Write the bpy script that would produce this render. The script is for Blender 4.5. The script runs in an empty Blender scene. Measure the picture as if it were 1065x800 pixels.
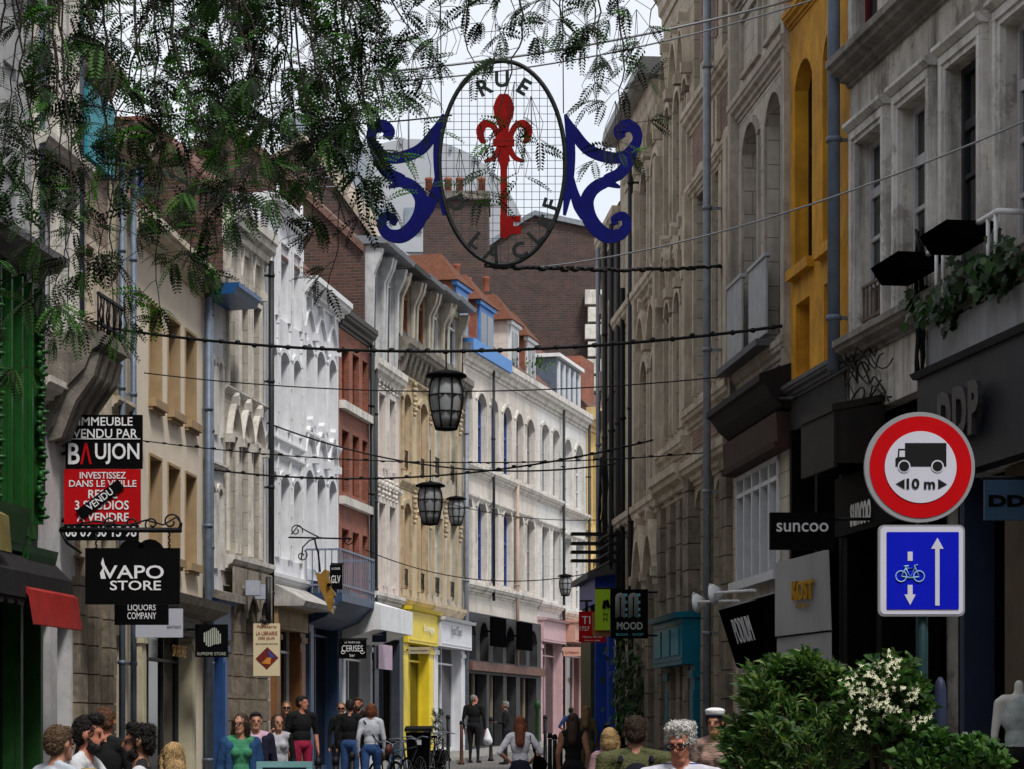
import bpy, bmesh, math, random
import numpy as np
from mathutils import Vector, Matrix, noise
random.seed(7)
# ---------------------------------------------------------------- camera, world, sun
S = bpy.context.scene
F0, CX, HOR, EYE = 2400.0, 532.5, 757.0, 1.6
cam = bpy.data.cameras.new('camera'); camo = bpy.data.objects.new('camera', cam)
S.collection.objects.link(camo); S.camera = camo
camo.location = (0, 0, EYE); camo.rotation_euler = (math.radians(90), 0, 0)
cam.sensor_fit = 'HORIZONTAL'; cam.sensor_width = 36; cam.lens = 36*F0/1065
cam.shift_y = (HOR-400)/1065; cam.clip_start = .1; cam.clip_end = 2000
W = bpy.data.worlds.new('World'); S.world = W; W.use_nodes = True
nt = W.node_tree; nt.nodes.clear()
wo = nt.nodes.new('ShaderNodeOutputWorld'); bg = nt.nodes.new('ShaderNodeBackground')
sky = nt.nodes.new('ShaderNodeTexSky'); sky.sky_type = 'NISHITA'; sky.sun_disc = False
SUN_EL, SUN_AZ = math.radians(58), math.radians(152)
sky.sun_elevation = SUN_EL; sky.sun_rotation = SUN_AZ
mx = nt.nodes.new('ShaderNodeMixRGB'); mx.inputs[0].default_value = .86
cl = nt.nodes.new('ShaderNodeTexNoise'); cl.inputs['Scale'].default_value = 2.2; cl.inputs['Detail'].default_value = 6
tcw = nt.nodes.new('ShaderNodeTexCoord')
cr = nt.nodes.new('ShaderNodeValToRGB'); cr.color_ramp.elements[0].position = .3; cr.color_ramp.elements[1].position = .65
cr.color_ramp.elements[0].color = (.80, .84, .90, 1); cr.color_ramp.elements[1].color = (1, 1, 1, 1)
ml = nt.nodes.new('ShaderNodeVectorMath'); ml.operation = 'SCALE'; ml.inputs['Scale'].default_value = 5.5
L = nt.links.new
L(tcw.outputs['Generated'], cl.inputs['Vector']); L(cl.outputs[0], cr.inputs[0]); L(cr.outputs[0], ml.inputs[0])
L(sky.outputs[0], mx.inputs[1]); L(ml.outputs[0], mx.inputs[2]); L(mx.outputs[0], bg.inputs[0])
bg.inputs[1].default_value = .1; L(bg.outputs[0], wo.inputs[0])
sun = bpy.data.lights.new('sun', 'SUN'); sun.energy = 1.7; sun.angle = math.radians(11); sun.color = (1, .96, .9)
so = bpy.data.objects.new('sun', sun); S.collection.objects.link(so)
sd = Vector((math.sin(SUN_AZ)*math.cos(SUN_EL), math.cos(SUN_AZ)*math.cos(SUN_EL), math.sin(SUN_EL)))
so.rotation_euler = (-sd).to_track_quat('-Z', 'Y').to_euler(); so.location = (0, 0, 60)
S.view_settings.view_transform = 'Standard'; S.view_settings.look = 'None'
S.view_settings.exposure = 0.98; S.view_settings.gamma = 1; S.view_settings.use_curve_mapping = False

# ---------------------------------------------------------------- helpers
def G(y):                                   # the street rises away from the camera
    if y < 12: return 0.0
    if y < 35: return .008*(y-12)
    if y < 95: return .184+.022*(y-35)
    return .184+.022*60
def P(px, py, D): return Vector(((px-CX)*D/F0, D, EYE+(HOR-py)*D/F0))
LOC = {}
KC = [1.0]                                   # how far cornices and hoods stand out
C = S.collection
def V3(v): return Vector(v)
def tag(o, label=None, cat=None, group=None, kind=None):
    if label: o['label'] = label
    if cat: o['category'] = cat
    if group: o['group'] = group
    if kind: o['kind'] = kind
    return o
def thing(name, loc, label, cat, group=None):
    o = bpy.data.objects.new(name, None); C.objects.link(o); o.location = loc
    o.empty_display_size = .2; LOC[o.name] = V3(loc)
    return tag(o, label, cat, group)
class MB:
    def __init__(s): s.v = []; s.f = []; s.m = []; s.uv = []; s.smooth = []; s.subs = []
    def vert(s, p, uv=None):
        s.v.append(tuple(p)); s.uv.append(uv if uv else (p[0]+p[1], p[2])); return len(s.v)-1
    def face(s, idx, m=0, sm=False): s.f.append(tuple(idx)); s.m.append(m); s.smooth.append(sm)
    def poly(s, pts, m=0, uvs=None):
        s.face([s.vert(p, uvs[i] if uvs else None) for i, p in enumerate(pts)], m)
    def box(s, c, size, m=0, R=None):
        hx, hy, hz = [q/2 for q in size]; c = V3(c); ids = []
        for dz in (-hz, hz):
            for dx, dy in ((-hx, -hy), (hx, -hy), (hx, hy), (-hx, hy)):
                d = Vector((dx, dy, dz))
                if R is not None: d = R @ d
                ids.append(s.vert(c+d))
        a = ids
        for q in ((3,2,1,0),(4,5,6,7),(0,1,5,4),(1,2,6,5),(2,3,7,6),(3,0,4,7)): s.face([a[i] for i in q], m)
    def prism(s, pts, vec, m=0, uvs=None):       # closed extrusion of a planar polygon
        vec = V3(vec); n = len(pts)
        a = [s.vert(p) for p in pts]; b = [s.vert(V3(p)+vec) for p in pts]
        s.face(a[::-1], m); s.face(b, m)
        for i in range(n): s.face((a[i], a[(i+1) % n], b[(i+1) % n], b[i]), m)
    def tube(s, pts, r, n=6, m=0, cap=True):
        pts = [V3(p) for p in pts]; rs = r if isinstance(r, (list, tuple)) else [r]*len(pts); rings = []
        up = None
        for i, p in enumerate(pts):
            t = (pts[min(i+1, len(pts)-1)]-pts[max(i-1, 0)])
            if t.length < 1e-9: t = Vector((0, 0, 1))
            t.normalize()
            if up is None:
                up = Vector((0, 0, 1)) if abs(t.z) < .9 else Vector((1, 0, 0))
            a = t.cross(up)
            if a.length < 1e-6: a = t.cross(Vector((.3, 1, .2)))
            a.normalize(); b = a.cross(t).normalized(); up = b
            rings.append([s.vert(p+(a*math.cos(2*math.pi*k/n)+b*math.sin(2*math.pi*k/n))*rs[i]) for k in range(n)])
        for q, w in zip(rings, rings[1:]):
            for k in range(n): s.face((q[k], q[(k+1) % n], w[(k+1) % n], w[k]), m, True)
        if cap: s.face(rings[0][::-1], m); s.face(rings[-1], m)
    def lathe(s, base, prof, n=16, m=0, axis=None, sx=1, sy=1):  # prof [(r,z)]
        base = V3(base); Q = (Vector((0, 0, 1)).rotation_difference(V3(axis)).to_matrix() if axis is not None else Matrix.Identity(3)); rings = []
        for r, z in prof:
            rings.append([s.vert(base+Q @ Vector((r*sx*math.cos(2*math.pi*k/n), r*sy*math.sin(2*math.pi*k/n), z))) for k in range(n)])
        for q, w in zip(rings, rings[1:]):
            for k in range(n): s.face((q[k], q[(k+1) % n], w[(k+1) % n], w[k]), m, True)
        s.face(rings[0][::-1], m); s.face(rings[-1], m)
    def ball(s, c, r, n=10, m=0):
        if not isinstance(r, (tuple, list)): r = (r, r, r)
        prof = [(math.sin(math.pi*i/(n))+1e-4, -math.cos(math.pi*i/n)) for i in range(n+1)]
        rings = []; c = V3(c)
        for q, z in prof: rings.append([s.vert(c+Vector((r[0]*q*math.cos(2*math.pi*k/(2*n)), r[1]*q*math.sin(2*math.pi*k/(2*n)), r[2]*z))) for k in range(2*n)])
        for q, w in zip(rings, rings[1:]):
            for k in range(2*n): s.face((q[k], q[(k+1) % (2*n)], w[(k+1) % (2*n)], w[k]), m, True)
    def build(s, name, mats, parent=None, loc=None, label=None, cat=None, group=None, kind=None, fix=False):
        if not isinstance(mats, (list, tuple)): mats = [mats]
        for nm_, sb_ in s.subs: sb_.build(nm_, mats, parent)
        if not s.v: return None
        root = parent
        while root is not None and root.parent is not None: root = root.parent
        base = LOC[root.name] if root is not None else V3(loc if loc is not None else (0, 0, 0))
        me = bpy.data.meshes.new(name)
        me.from_pydata([(x-base.x, y-base.y, z-base.z) for x, y, z in s.v], [], s.f)
        for mt in mats: me.materials.append(mt)
        me.polygons.foreach_set('material_index', s.m); me.polygons.foreach_set('use_smooth', s.smooth)
        ul = me.uv_layers.new(name='UVMap')
        li = np.empty(len(me.loops), dtype=np.int32); me.loops.foreach_get('vertex_index', li)
        ul.data.foreach_set('uv', np.array(s.uv, dtype=np.float32)[li].ravel())
        if fix:
            bm = bmesh.new(); bm.from_mesh(me); bmesh.ops.recalc_face_normals(bm, faces=bm.faces); bm.to_mesh(me); bm.free()
        o = bpy.data.objects.new(name, me); C.objects.link(o)
        if parent is not None: o.parent = parent
        else: o.location = base; LOC[o.name] = base
        return tag(o, label, cat, group, kind)

# ---------------------------------------------------------------- materials
MC = {}
def newmat(name):
    m = bpy.data.materials.new(name); m.use_nodes = True; t = m.node_tree
    return m, t, t.nodes['Principled BSDF']
def M(name, rgb=(.5, .5, .5), rough=.6, var=.2, scale=3., bump=.15, metal=0., streak=0., streakc=(.05, .045, .04), spec=.25, bscale=None, patch=0., patchc=(.5, .5, .5)):
    if name in MC: return MC[name]
    m, t, b = newmat(name); N = t.nodes.new; l = t.links.new
    b.inputs['Roughness'].default_value = rough; b.inputs['Metallic'].default_value = metal
    b.inputs['Specular IOR Level'].default_value = spec
    tc = N('ShaderNodeTexCoord')
    n1 = N('ShaderNodeTexNoise'); n1.inputs['Scale'].default_value = scale; n1.inputs['Detail'].default_value = 8; n1.inputs['Roughness'].default_value = .65
    l(tc.outputs['Object'], n1.inputs['Vector'])
    r1 = N('ShaderNodeMapRange'); r1.inputs[1].default_value = .3; r1.inputs[2].default_value = .7; r1.inputs[3].default_value = 1-var; r1.inputs[4].default_value = 1+var*.6
    l(n1.outputs[0], r1.inputs[0])
    mu = N('ShaderNodeVectorMath'); mu.operation = 'SCALE'; mu.inputs[0].default_value = rgb; l(r1.outputs[0], mu.inputs['Scale'])
    col = mu.outputs[0]
    if streak > 0:
        mp = N('ShaderNodeMapping'); mp.inputs['Scale'].default_value = (2.6, 2.6, .28); l(tc.outputs['Object'], mp.inputs[0])
        n2 = N('ShaderNodeTexNoise'); n2.inputs['Scale'].default_value = 1.3; n2.inputs['Detail'].default_value = 9; n2.inputs['Roughness'].default_value = .7
        l(mp.outputs[0], n2.inputs['Vector'])
        r2 = N('ShaderNodeMapRange'); r2.inputs[1].default_value = .5; r2.inputs[2].default_value = .72; r2.inputs[3].default_value = 0; r2.inputs[4].default_value = streak
        l(n2.outputs[0], r2.inputs[0])
        mi = N('ShaderNodeMixRGB'); l(r2.outputs[0], mi.inputs[0]); l(col, mi.inputs[1]); mi.inputs[2].default_value = (*streakc, 1); col = mi.outputs[0]
    if patch > 0:
        n4 = N('ShaderNodeTexNoise'); n4.inputs['Scale'].default_value = .9; n4.inputs['Detail'].default_value = 12; n4.inputs['Roughness'].default_value = .75; l(tc.outputs['Object'], n4.inputs['Vector'])
        r4 = N('ShaderNodeMapRange'); r4.inputs[1].default_value = .53; r4.inputs[2].default_value = .57; r4.inputs[4].default_value = patch; l(n4.outputs[0], r4.inputs[0])
        m4 = N('ShaderNodeMixRGB'); l(r4.outputs[0], m4.inputs[0]); l(col, m4.inputs[1]); m4.inputs[2].default_value = (*patchc, 1); col = m4.outputs[0]
    l(col, b.inputs['Base Color'])
    if bump > 0:
        n3 = N('ShaderNodeTexNoise'); n3.inputs['Scale'].default_value = bscale or scale*6; n3.inputs['Detail'].default_value = 6; l(tc.outputs['Object'], n3.inputs['Vector'])
        bp = N('ShaderNodeBump'); bp.inputs['Strength'].default_value = bump; bp.inputs['Distance'].default_value = .03; l(n3.outputs[0], bp.inputs['Height']); l(bp.outputs[0], b.inputs['Normal'])
    MC[name] = m; return m
def BR(name, c1, c2, mortar, bw=.22, bh=.065, ms=.012, rough=.85, bump=.5, var=.35, streak=.3, contrast=0., rev=.5):
    if name in MC: return MC[name]
    m, t, b = newmat(name); N = t.nodes.new; l = t.links.new
    b.inputs['Roughness'].default_value = rough
    tc = N('ShaderNodeTexCoord'); br = N('ShaderNodeTexBrick')
    for k, v in (('Scale', 1), ('Mortar Size', ms), ('Brick Width', bw), ('Row Height', bh), ('Bias', contrast), ('Mortar Smooth', .3)): br.inputs[k].default_value = v
    br.inputs['Color1'].default_value = (*c1, 1); br.inputs['Color2'].default_value = (*c2, 1); br.inputs['Mortar'].default_value = (*mortar, 1)
    l(tc.outputs['UV'], br.inputs['Vector'])
    n1 = N('ShaderNodeTexNoise'); n1.inputs['Scale'].default_value = 1.7; n1.inputs['Detail'].default_value = 9; n1.inputs['Roughness'].default_value = .7; l(tc.outputs['Object'], n1.inputs['Vector'])
    r1 = N('ShaderNodeMapRange'); r1.inputs[1].default_value = .3; r1.inputs[2].default_value = .7; r1.inputs[3].default_value = 1-var; r1.inputs[4].default_value = 1+var*.5; l(n1.outputs[0], r1.inputs[0])
    mu = N('ShaderNodeVectorMath'); mu.operation = 'SCALE'; l(br.outputs[0], mu.inputs[0]); l(r1.outputs[0], mu.inputs['Scale']); col = mu.outputs[0]
    mp = N('ShaderNodeMapping'); mp.inputs['Scale'].default_value = (2.6, 2.6, .25); l(tc.outputs['Object'], mp.inputs[0])
    n2 = N('ShaderNodeTexNoise'); n2.inputs['Scale'].default_value = 1.1; n2.inputs['Detail'].default_value = 9; n2.inputs['Roughness'].default_value = .7; l(mp.outputs[0], n2.inputs['Vector'])
    r2 = N('ShaderNodeMapRange'); r2.inputs[1].default_value = .48; r2.inputs[2].default_value = .75; r2.inputs[4].default_value = streak; l(n2.outputs[0], r2.inputs[0])
    mi = N('ShaderNodeMixRGB'); l(r2.outputs[0], mi.inputs[0]); l(col, mi.inputs[1]); mi.inputs[2].default_value = (.045, .04, .035, 1)
    l(mi.outputs[0], b.inputs['Base Color'])
    n3 = N('ShaderNodeTexNoise'); n3.inputs['Scale'].default_value = 25; n3.inputs['Detail'].default_value = 5; l(tc.outputs['Object'], n3.inputs['Vector'])
    ad = N('ShaderNodeMath'); ad.operation = 'MULTIPLY_ADD'; ad.inputs[1].default_value = -1.0; l(br.outputs['Fac'], ad.inputs[0]); l(n3.outputs[0], ad.inputs[2])
    bp = N('ShaderNodeBump'); bp.inputs['Strength'].default_value = bump; bp.inputs['Distance'].default_value = .015; l(ad.outputs[0], bp.inputs['Height']); l(bp.outputs[0], b.inputs['Normal'])
    MC[name] = m; return m
glass = M('window_glass', (.010, .012, .014), .06, .3, .8, .03, spec=.5, bscale=1.5)
glass_pale = M('pale_glass', (.05, .056, .064), .08, .9, 1.2, .02, spec=.55, bscale=1.5)  # pale bluish tone with strong variation in the pane colour
glass_dark = M('shop_glass', (.004, .0045, .005), .07, .2, 1, .02, spec=.3, bscale=1)
black = M('black_paint', (.003, .003, .0035), .6, .3, 4, .05, spec=.05)
blackm = M('black_matt', (.0025, .0025, .003), 1, .3, 4, .05, spec=0)
iron = M('wrought_iron', (.007, .007, .008), .55, .4, 20, .1, spec=.2)
zinc = M('zinc', (.22, .24, .27), .45, .3, 5, .05, .3)
zincblue = M('zinc_pipe', (.12, .15, .20), .5, .3, 6, .06, .2)
greyp = M('grey_pipe', (.18, .20, .23), .5, .3, 6, .06, .2)
darkpipe = M('dark_pipe', (.02, .022, .025), .5, .3, 6, .06)
white = M('white_paint', (.72, .73, .75), .5, .12, 4, .06, streak=.2)
offwhite = M('offwhite_letters', (.75, .74, .70), .5, .05, 4, 0)
stone_pale = BR('pale_limestone', (.50, .45, .38), (.43, .39, .33), (.26, .23, .19), .55, .32, .008, streak=.55, bump=.35)
stone_warm = BR('warm_limestone', (.52, .44, .34), (.44, .37, .28), (.24, .20, .15), .5, .3, .01, streak=.4, bump=.4)
stone_dirty = BR('sooty_sandstone', (.20, .165, .125), (.12, .10, .08), (.05, .045, .04), .42, .34, .015, streak=.7, bump=.9)
trim_warm = M('carved_stone', (.54, .465, .365), .85, .3, 3, .35, streak=.5, patch=.3, patchc=(.20, .17, .13))
trim_pale = M('painted_stone', (.64, .61, .56), .8, .25, 3, .3, streak=.7, patch=.18, patchc=(.22, .20, .18))
trim_sooty = M('sooty_stone', (.20, .18, .155), .85, .5, 4, .4, streak=.85)
brick_red = BR('red_brick', (.36, .095, .045), (.25, .065, .035), (.16, .12, .10), .22, .068, .009, streak=.4)
brick_dark = BR('brown_brick', (.115, .044, .030), (.045, .026, .022), (.10, .08, .07), .24, .075, .012, streak=.45, contrast=-.1)
brick_old = BR('old_wine_brick', (.085, .040, .032), (.045, .027, .025), (.085, .068, .06), .3, .10, .012, streak=.45)
tile_red = BR('clay_roof_tiles', (.23, .085, .05), (.15, .06, .04), (.05, .03, .025), .2, .16, .02, streak=.55, bump=1.)
slate = BR('slate', (.06, .065, .075), (.045, .05, .06), (.02, .02, .025), .25, .18, .01, streak=.3, bump=.6)

# ---------------------------------------------------------------- facades
class Fa:
    def __init__(s, xa, Da, xb, Db):
        s.A = Vector(((xa-CX)*Da/F0, Da)); s.B = Vector(((xb-CX)*Db/F0, Db)); s.xa = xa; s.xb = xb
        t = s.B-s.A; s.W = t.length; s.t = t/s.W; s.n = Vector((s.t.y, -s.t.x))
    def u(s, x):
        k = (x-CX)/F0; return (k*s.A.y-s.A.x)/(s.t.x-k*s.t.y)
    def D(s, x): return s.A.y+s.u(x)*s.t.y
    def z(s, x, y): return EYE+(HOR-y)*s.D(x)/F0
    def P(s, u, w, z): p = s.A+s.t*u+s.n*w; return Vector((p.x, p.y, z))
    def g(s, u=0): return G(s.A.y+s.t.y*u)
def fq(mb, f, pts, m=0):                      # polygon given in (u,w,z)
    mb.poly([f.P(*p) for p in pts], m, [(p[0]+p[1], p[2]) for p in pts])
def fbox(mb, f, u0, u1, w0, w1, z0, z1, m=0):
    c = [(u0,w0,z0),(u1,w0,z0),(u1,w1,z0),(u0,w1,z0),(u0,w0,z1),(u1,w0,z1),(u1,w1,z1),(u0,w1,z1)]
    ids = [mb.vert(f.P(*p), (p[0]+p[1], p[2]+(p[1] if False else 0))) for p in c]
    for q in ((0,1,2,3),(7,6,5,4),(4,5,1,0),(5,6,2,1),(6,7,3,2),(7,4,0,3)): mb.face([ids[i] for i in q], m)
def fext(mb, f, u0, u1, prof, m=0):           # profile [(w,z)] run along the facade
    a = [mb.vert(f.P(u0, w, z), (u0, z)) for w, z in prof]; b = [mb.vert(f.P(u1, w, z), (u1, z)) for w, z in prof]; n = len(prof)
    mb.face(a, m); mb.face(b[::-1], m)
    for i in range(n): mb.face((a[i], b[i], b[(i+1) % n], a[(i+1) % n]), m)
def fprism(mb, f, pts, w0, w1, m=0):          # (u,z) outline given thickness w0..w1
    a = [mb.vert(f.P(u, w0, z), (u, z)) for u, z in pts]; b = [mb.vert(f.P(u, w1, z), (u, z)) for u, z in pts]; n = len(pts)
    mb.face(a, m); mb.face(b[::-1], m)
    for i in range(n): mb.face((a[i], b[i], b[(i+1) % n], a[(i+1) % n]), m)
def cornice(mb0, f, z, h, d, u0=0, u1=None, m=0, steps=4, dent=0.):
    mb = MB(); mb0.subs.append(('cornice', mb)); d *= KC[0]
    u1 = f.W if u1 is None else u1
    prof = [(-.02, z), (d, z), (d, z-h*.28), (d*.86, z-h*.34), (d*.80, z-h*.5), (d*.45, z-h*.62), (d*.4, z-h*.8), (d*.16, z-h*.86), (d*.14, z-h), (-.02, z-h)]
    fext(mb, f, u0, u1, prof, m)
    if dent:
        n = max(1, int((u1-u0)/dent)); st = (u1-u0)/n
        for i in range(n):
            c = u0+(i+.5)*st
            fprismw(mb, f, c-dent*.18, c+dent*.18, [(0, z-h*1.5), (d*.3, z-h*1.4), (d*.5, z-h*1.0), (d*.7, z-h*.55), (0, z-h*.55)], m)
def fprismw(mb, f, u0, u1, prof, m=0): fext(mb, f, u0, u1, prof, m)
def archpts(u0, u1, z1, rise, n=8):
    c = (u0+u1)/2; h = (u1-u0)/2
    R = (h*h+rise*rise)/(2*rise); zc = z1-R
    return [(u0+(u1-u0)*i/n, zc+math.sqrt(max(0, R*R-(u0+(u1-u0)*i/n-c)**2))) for i in range(n+1)]
def wall(mb, f, zlo, zhi, ops, depth=.3, m=0, mrev=0, u0=0, u1=None):
    u1 = f.W if u1 is None else u1
    ops = [(max(a, u0+.02), min(b, u1-.02), c, d, r) for a, b, c, d, r in ops]
    us = sorted(set([u0, u1]+[round(o[0], 5) for o in ops]+[round(o[1], 5) for o in ops]))
    zs = sorted(set([zlo, zhi]+[round(o[2], 5) for o in ops]+[round(o[3], 5) for o in ops]))
    us = [q for q in us if u0 <= q <= u1]; zs = [q for q in zs if zlo <= q <= zhi]
    for i in range(len(us)-1):
        j = 0
        while j < len(zs)-1:
            cu = (us[i]+us[i+1])/2
            ins = lambda jj: any(o[0] < cu < o[1] and o[2] < (zs[jj]+zs[jj+1])/2 < o[3] for o in ops)
            if ins(j): j += 1; continue
            k = j
            while k+1 < len(zs)-1 and not ins(k+1): k += 1
            fq(mb, f, [(us[i], 0, zs[j]), (us[i+1], 0, zs[j]), (us[i+1], 0, zs[k+1]), (us[i], 0, zs[k+1])], m)
            j = k+1
    for a, b, c, d, r in ops:
        ztop = d-r if r > 0 else d
        fq(mb, f, [(a, 0, c), (a, -depth, c), (a, -depth, ztop), (a, 0, ztop)], mrev)
        fq(mb, f, [(b, 0, c), (b, -depth, c), (b, -depth, ztop), (b, 0, ztop)], mrev)
        fq(mb, f, [(a, 0, c), (b, 0, c), (b, -depth, c), (a, -depth, c)], mrev)
        if r > 0:
            ap = archpts(a, b, d, r)
            for p, q in zip(ap, ap[1:]):
                if d-min(p[1], q[1]) > 1e-4: fq(mb, f, [(p[0], 0, p[1]), (q[0], 0, q[1]), (q[0], 0, d), (p[0], 0, d)], m)
                fq(mb, f, [(p[0], 0, p[1]), (q[0], 0, q[1]), (q[0], -depth, q[1]), (p[0], -depth, p[1])], mrev)
        else: fq(mb, f, [(a, 0, d), (b, 0, d), (b, -depth, d), (a, -depth, d)], mrev)
def window(f, o, parent, fm, pm, depth=.3, fw=.055, rows=3, cols=2, sill=None, guard=None, transom=.0):
    a, b, c, d, r = o; w = -depth+.03; mb = MB()
    e = .004
    a += e; b -= e; c += e; d -= e
    fbox(mb, f, a, a+fw, w-.02, w+.05, c, d-r); fbox(mb, f, b-fw, b, w-.02, w+.05, c, d-r)
    fbox(mb, f, a+fw, b-fw, w-.02, w+.048, c, c+fw*1.3)
    if r > 0:
        ap = archpts(a, b, d, r, 8); ai = archpts(a, b, d-fw, r, 8)
        for k in range(8): fprism(mb, f, [ap[k], ap[k+1], ai[k+1], ai[k]], w-.02, w+.046)
        ztop = d-fw-r
    else: fbox(mb, f, a+fw, b-fw, w-.02, w+.048, d-fw, d); ztop = d-fw
    for i in range(1, cols):
        u = a+(b-a)*i/cols; fbox(mb, f, u-fw*.55, u+fw*.55, w-.01, w+.055, c+fw, ztop)
    for i in range(1, rows):
        z = c+(ztop-c)*i/rows; t = fw*.32 if i != rows-1 else fw*.7
        fbox(mb, f, a+fw, b-fw, w-.008, w+.044, z-t, z+t)
    wo_ = mb.build('window', fm, parent)
    mb = MB()
    pts = [(a+.01, c), (b-.01, c)]+([(q[0], q[1]-.005) for q in reversed(archpts(a+.01, b-.01, d, r, 8))] if r > 0 else [(b-.01, d), (a+.01, d)])
    fprism(mb, f, pts, w+.0, w+.012)
    mb.build('pane', pm, wo_)
    if sill:
        mb = MB(); fbox(mb, f, a-.08, b+.08, -.12, .13, c-.13, c-.01); mb.build('sill', sill, wo_)
    if guard:
        mb = MB()
        for z in (c+.12, c+.5): fbox(mb, f, a+.01, b-.01, -.05, -.02, z, z+.035)
        n = max(3, int((b-a)/.13))
        for i in range(n): u = a+.04+(b-a-.08)*i/(n-1); fbox(mb, f, u-.009, u+.009, -.045, -.025, c+.12, c+.5)
        mb.build('window_guard', guard, wo_)
    return wo_
def surround(mb0, f, o, t=.11, p=.06, m=0, key=False, hood=0.):
    mb = MB(); mb0.subs.append(('window_surround', mb))
    a, b, c, d, r = o
    for x0, x1 in ((a-t, a-.004), (b+.004, b+t)):
        fbox(mb, f, x0, x1, -.01, p, c, d-r); 
    if r > 0:
        ai = archpts(a, b, d, r, 8); ao = archpts(a-t, b+t, d+t, r+t*.2, 8)
        for k in range(8): fprism(mb, f, [ai[k], ai[k+1], ao[k+1], ao[k]], -.01, p, m)
    else: fbox(mb, f, a-t, b+t, -.01, p+.002, d+.004, d+t, m)
    if key:
        u = (a+b)/2; fprism(mb, f, [(u-.06, d-.03), (u+.06, d-.03), (u+.1, d+t+.12), (u-.1, d+t+.12)], -.01, p+.06, m)
    if hood: fext(mb, f, a-t-.05, b+t+.05, [(0, d+t+.03), (hood*.5, d+t+.03), (hood, d+t+.12), (hood, d+t+.17), (0, d+t+.2)], m)
def gothic_hood(mb0, f, u0, u1, zb, zt, p=.14, m=0, t=.09):
    mb = MB(); mb0.subs.append(('hood_mould', mb)); p *= KC[0]
    c = (u0+u1)/2; n = 5; L_ = []; 
    for i in range(n+1):
        k = i/n; L_.append((u0+(c-u0)*k, zb+(zt-zb)*(math.sin(k*math.pi/2)**.9)))
    R_ = [(2*c-u, z) for u, z in L_]
    for S_ in (L_, R_):
        for p0, p1 in zip(S_, S_[1:]): fprism(mb, f, [p0, p1, (p1[0], p1[1]-t), (p0[0], p0[1]-t)], -.01, p, m)
    for u in (u0, u1): fprism(mb, f, [(u-.06, zb-.16), (u+.06, zb-.16), (u+.08, zb), (u-.08, zb)], -.01, p+.04, m)
    fprism(mb, f, [(c-.05, zt-.05), (c+.05, zt-.05), (c+.07, zt+.12), (c, zt+.2), (c-.07, zt+.12)], -.01, p+.03, m)
def body(f, zlo, zhi, parent, m, depth=9., ridge=2.2, run=2.4, roof=tile_red, cap=False):
    mb = MB(); z0 = zlo; e = .015
    for u in (e, f.W-e):                        # party walls carry the roof slope
        fq(mb, f, [(u, -.005, z0), (u, -depth, z0), (u, -depth, zhi), (u, -depth+run, zhi+ridge), (u, -run, zhi+ridge), (u, -.005, zhi)])
    fq(mb, f, [(e, -depth, z0), (f.W-e, -depth, z0), (f.W-e, -depth, zhi), (e, -depth, zhi)])
    mb.build('party_wall', m, parent)
    mb = MB(); t = .08
    pr = [(0.02, zhi), (-run, zhi+ridge), (-depth+run, zhi+ridge), (-depth-.02, zhi)]
    fext(mb, f, 0.03, f.W-.03, [(w, z+t) for w, z in pr]+[(w, z) for w, z in reversed(pr)])
    rf = mb.build('roof', roof, parent)
    return rf
def pipe(f, x, w, y0z, y1z, parent, m=greyp, r=.055, u=None, collars=True):
    u = f.u(x) if u is None else u
    mb = MB(); mb.tube([f.P(u, w, y0z), f.P(u, w, y1z)], r, 10)
    if collars:
        z = y0z+.6
        while z < y1z: mb.tube([f.P(u, w, z), f.P(u, w, z+.06)], r*1.22, 10); fbox(mb, f, u-.012, u+.012, -.0, w, z+.01, z+.05); z += 2.1
    return mb.build('downpipe', m, parent)
def chimney(f, u0, u1, w0, w1, z0, z1, parent, m=brick_dark, pots=3, potm=None):
    mb = MB(); fbox(mb, f, u0, u1, w0, w1, z0, z1); fbox(mb, f, u0-.06, u1+.06, w0-.06, w1+.06, z1-.25, z1-.1)
    ch = mb.build('chimney', m, parent); mb = MB()
    for i in range(pots):
        k = (i+.5)/pots; p = f.P((u0+u1)/2, w0+(w1-w0)*k, z1)
        mb.lathe(p, [(.13, 0), (.12, .05), (.1, .45), (.125, .5), (.115, .56)], 10)
    mb.build('chimney_pots', potm or M('terracotta', (.22, .07, .04), .8), ch)
    return ch
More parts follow.
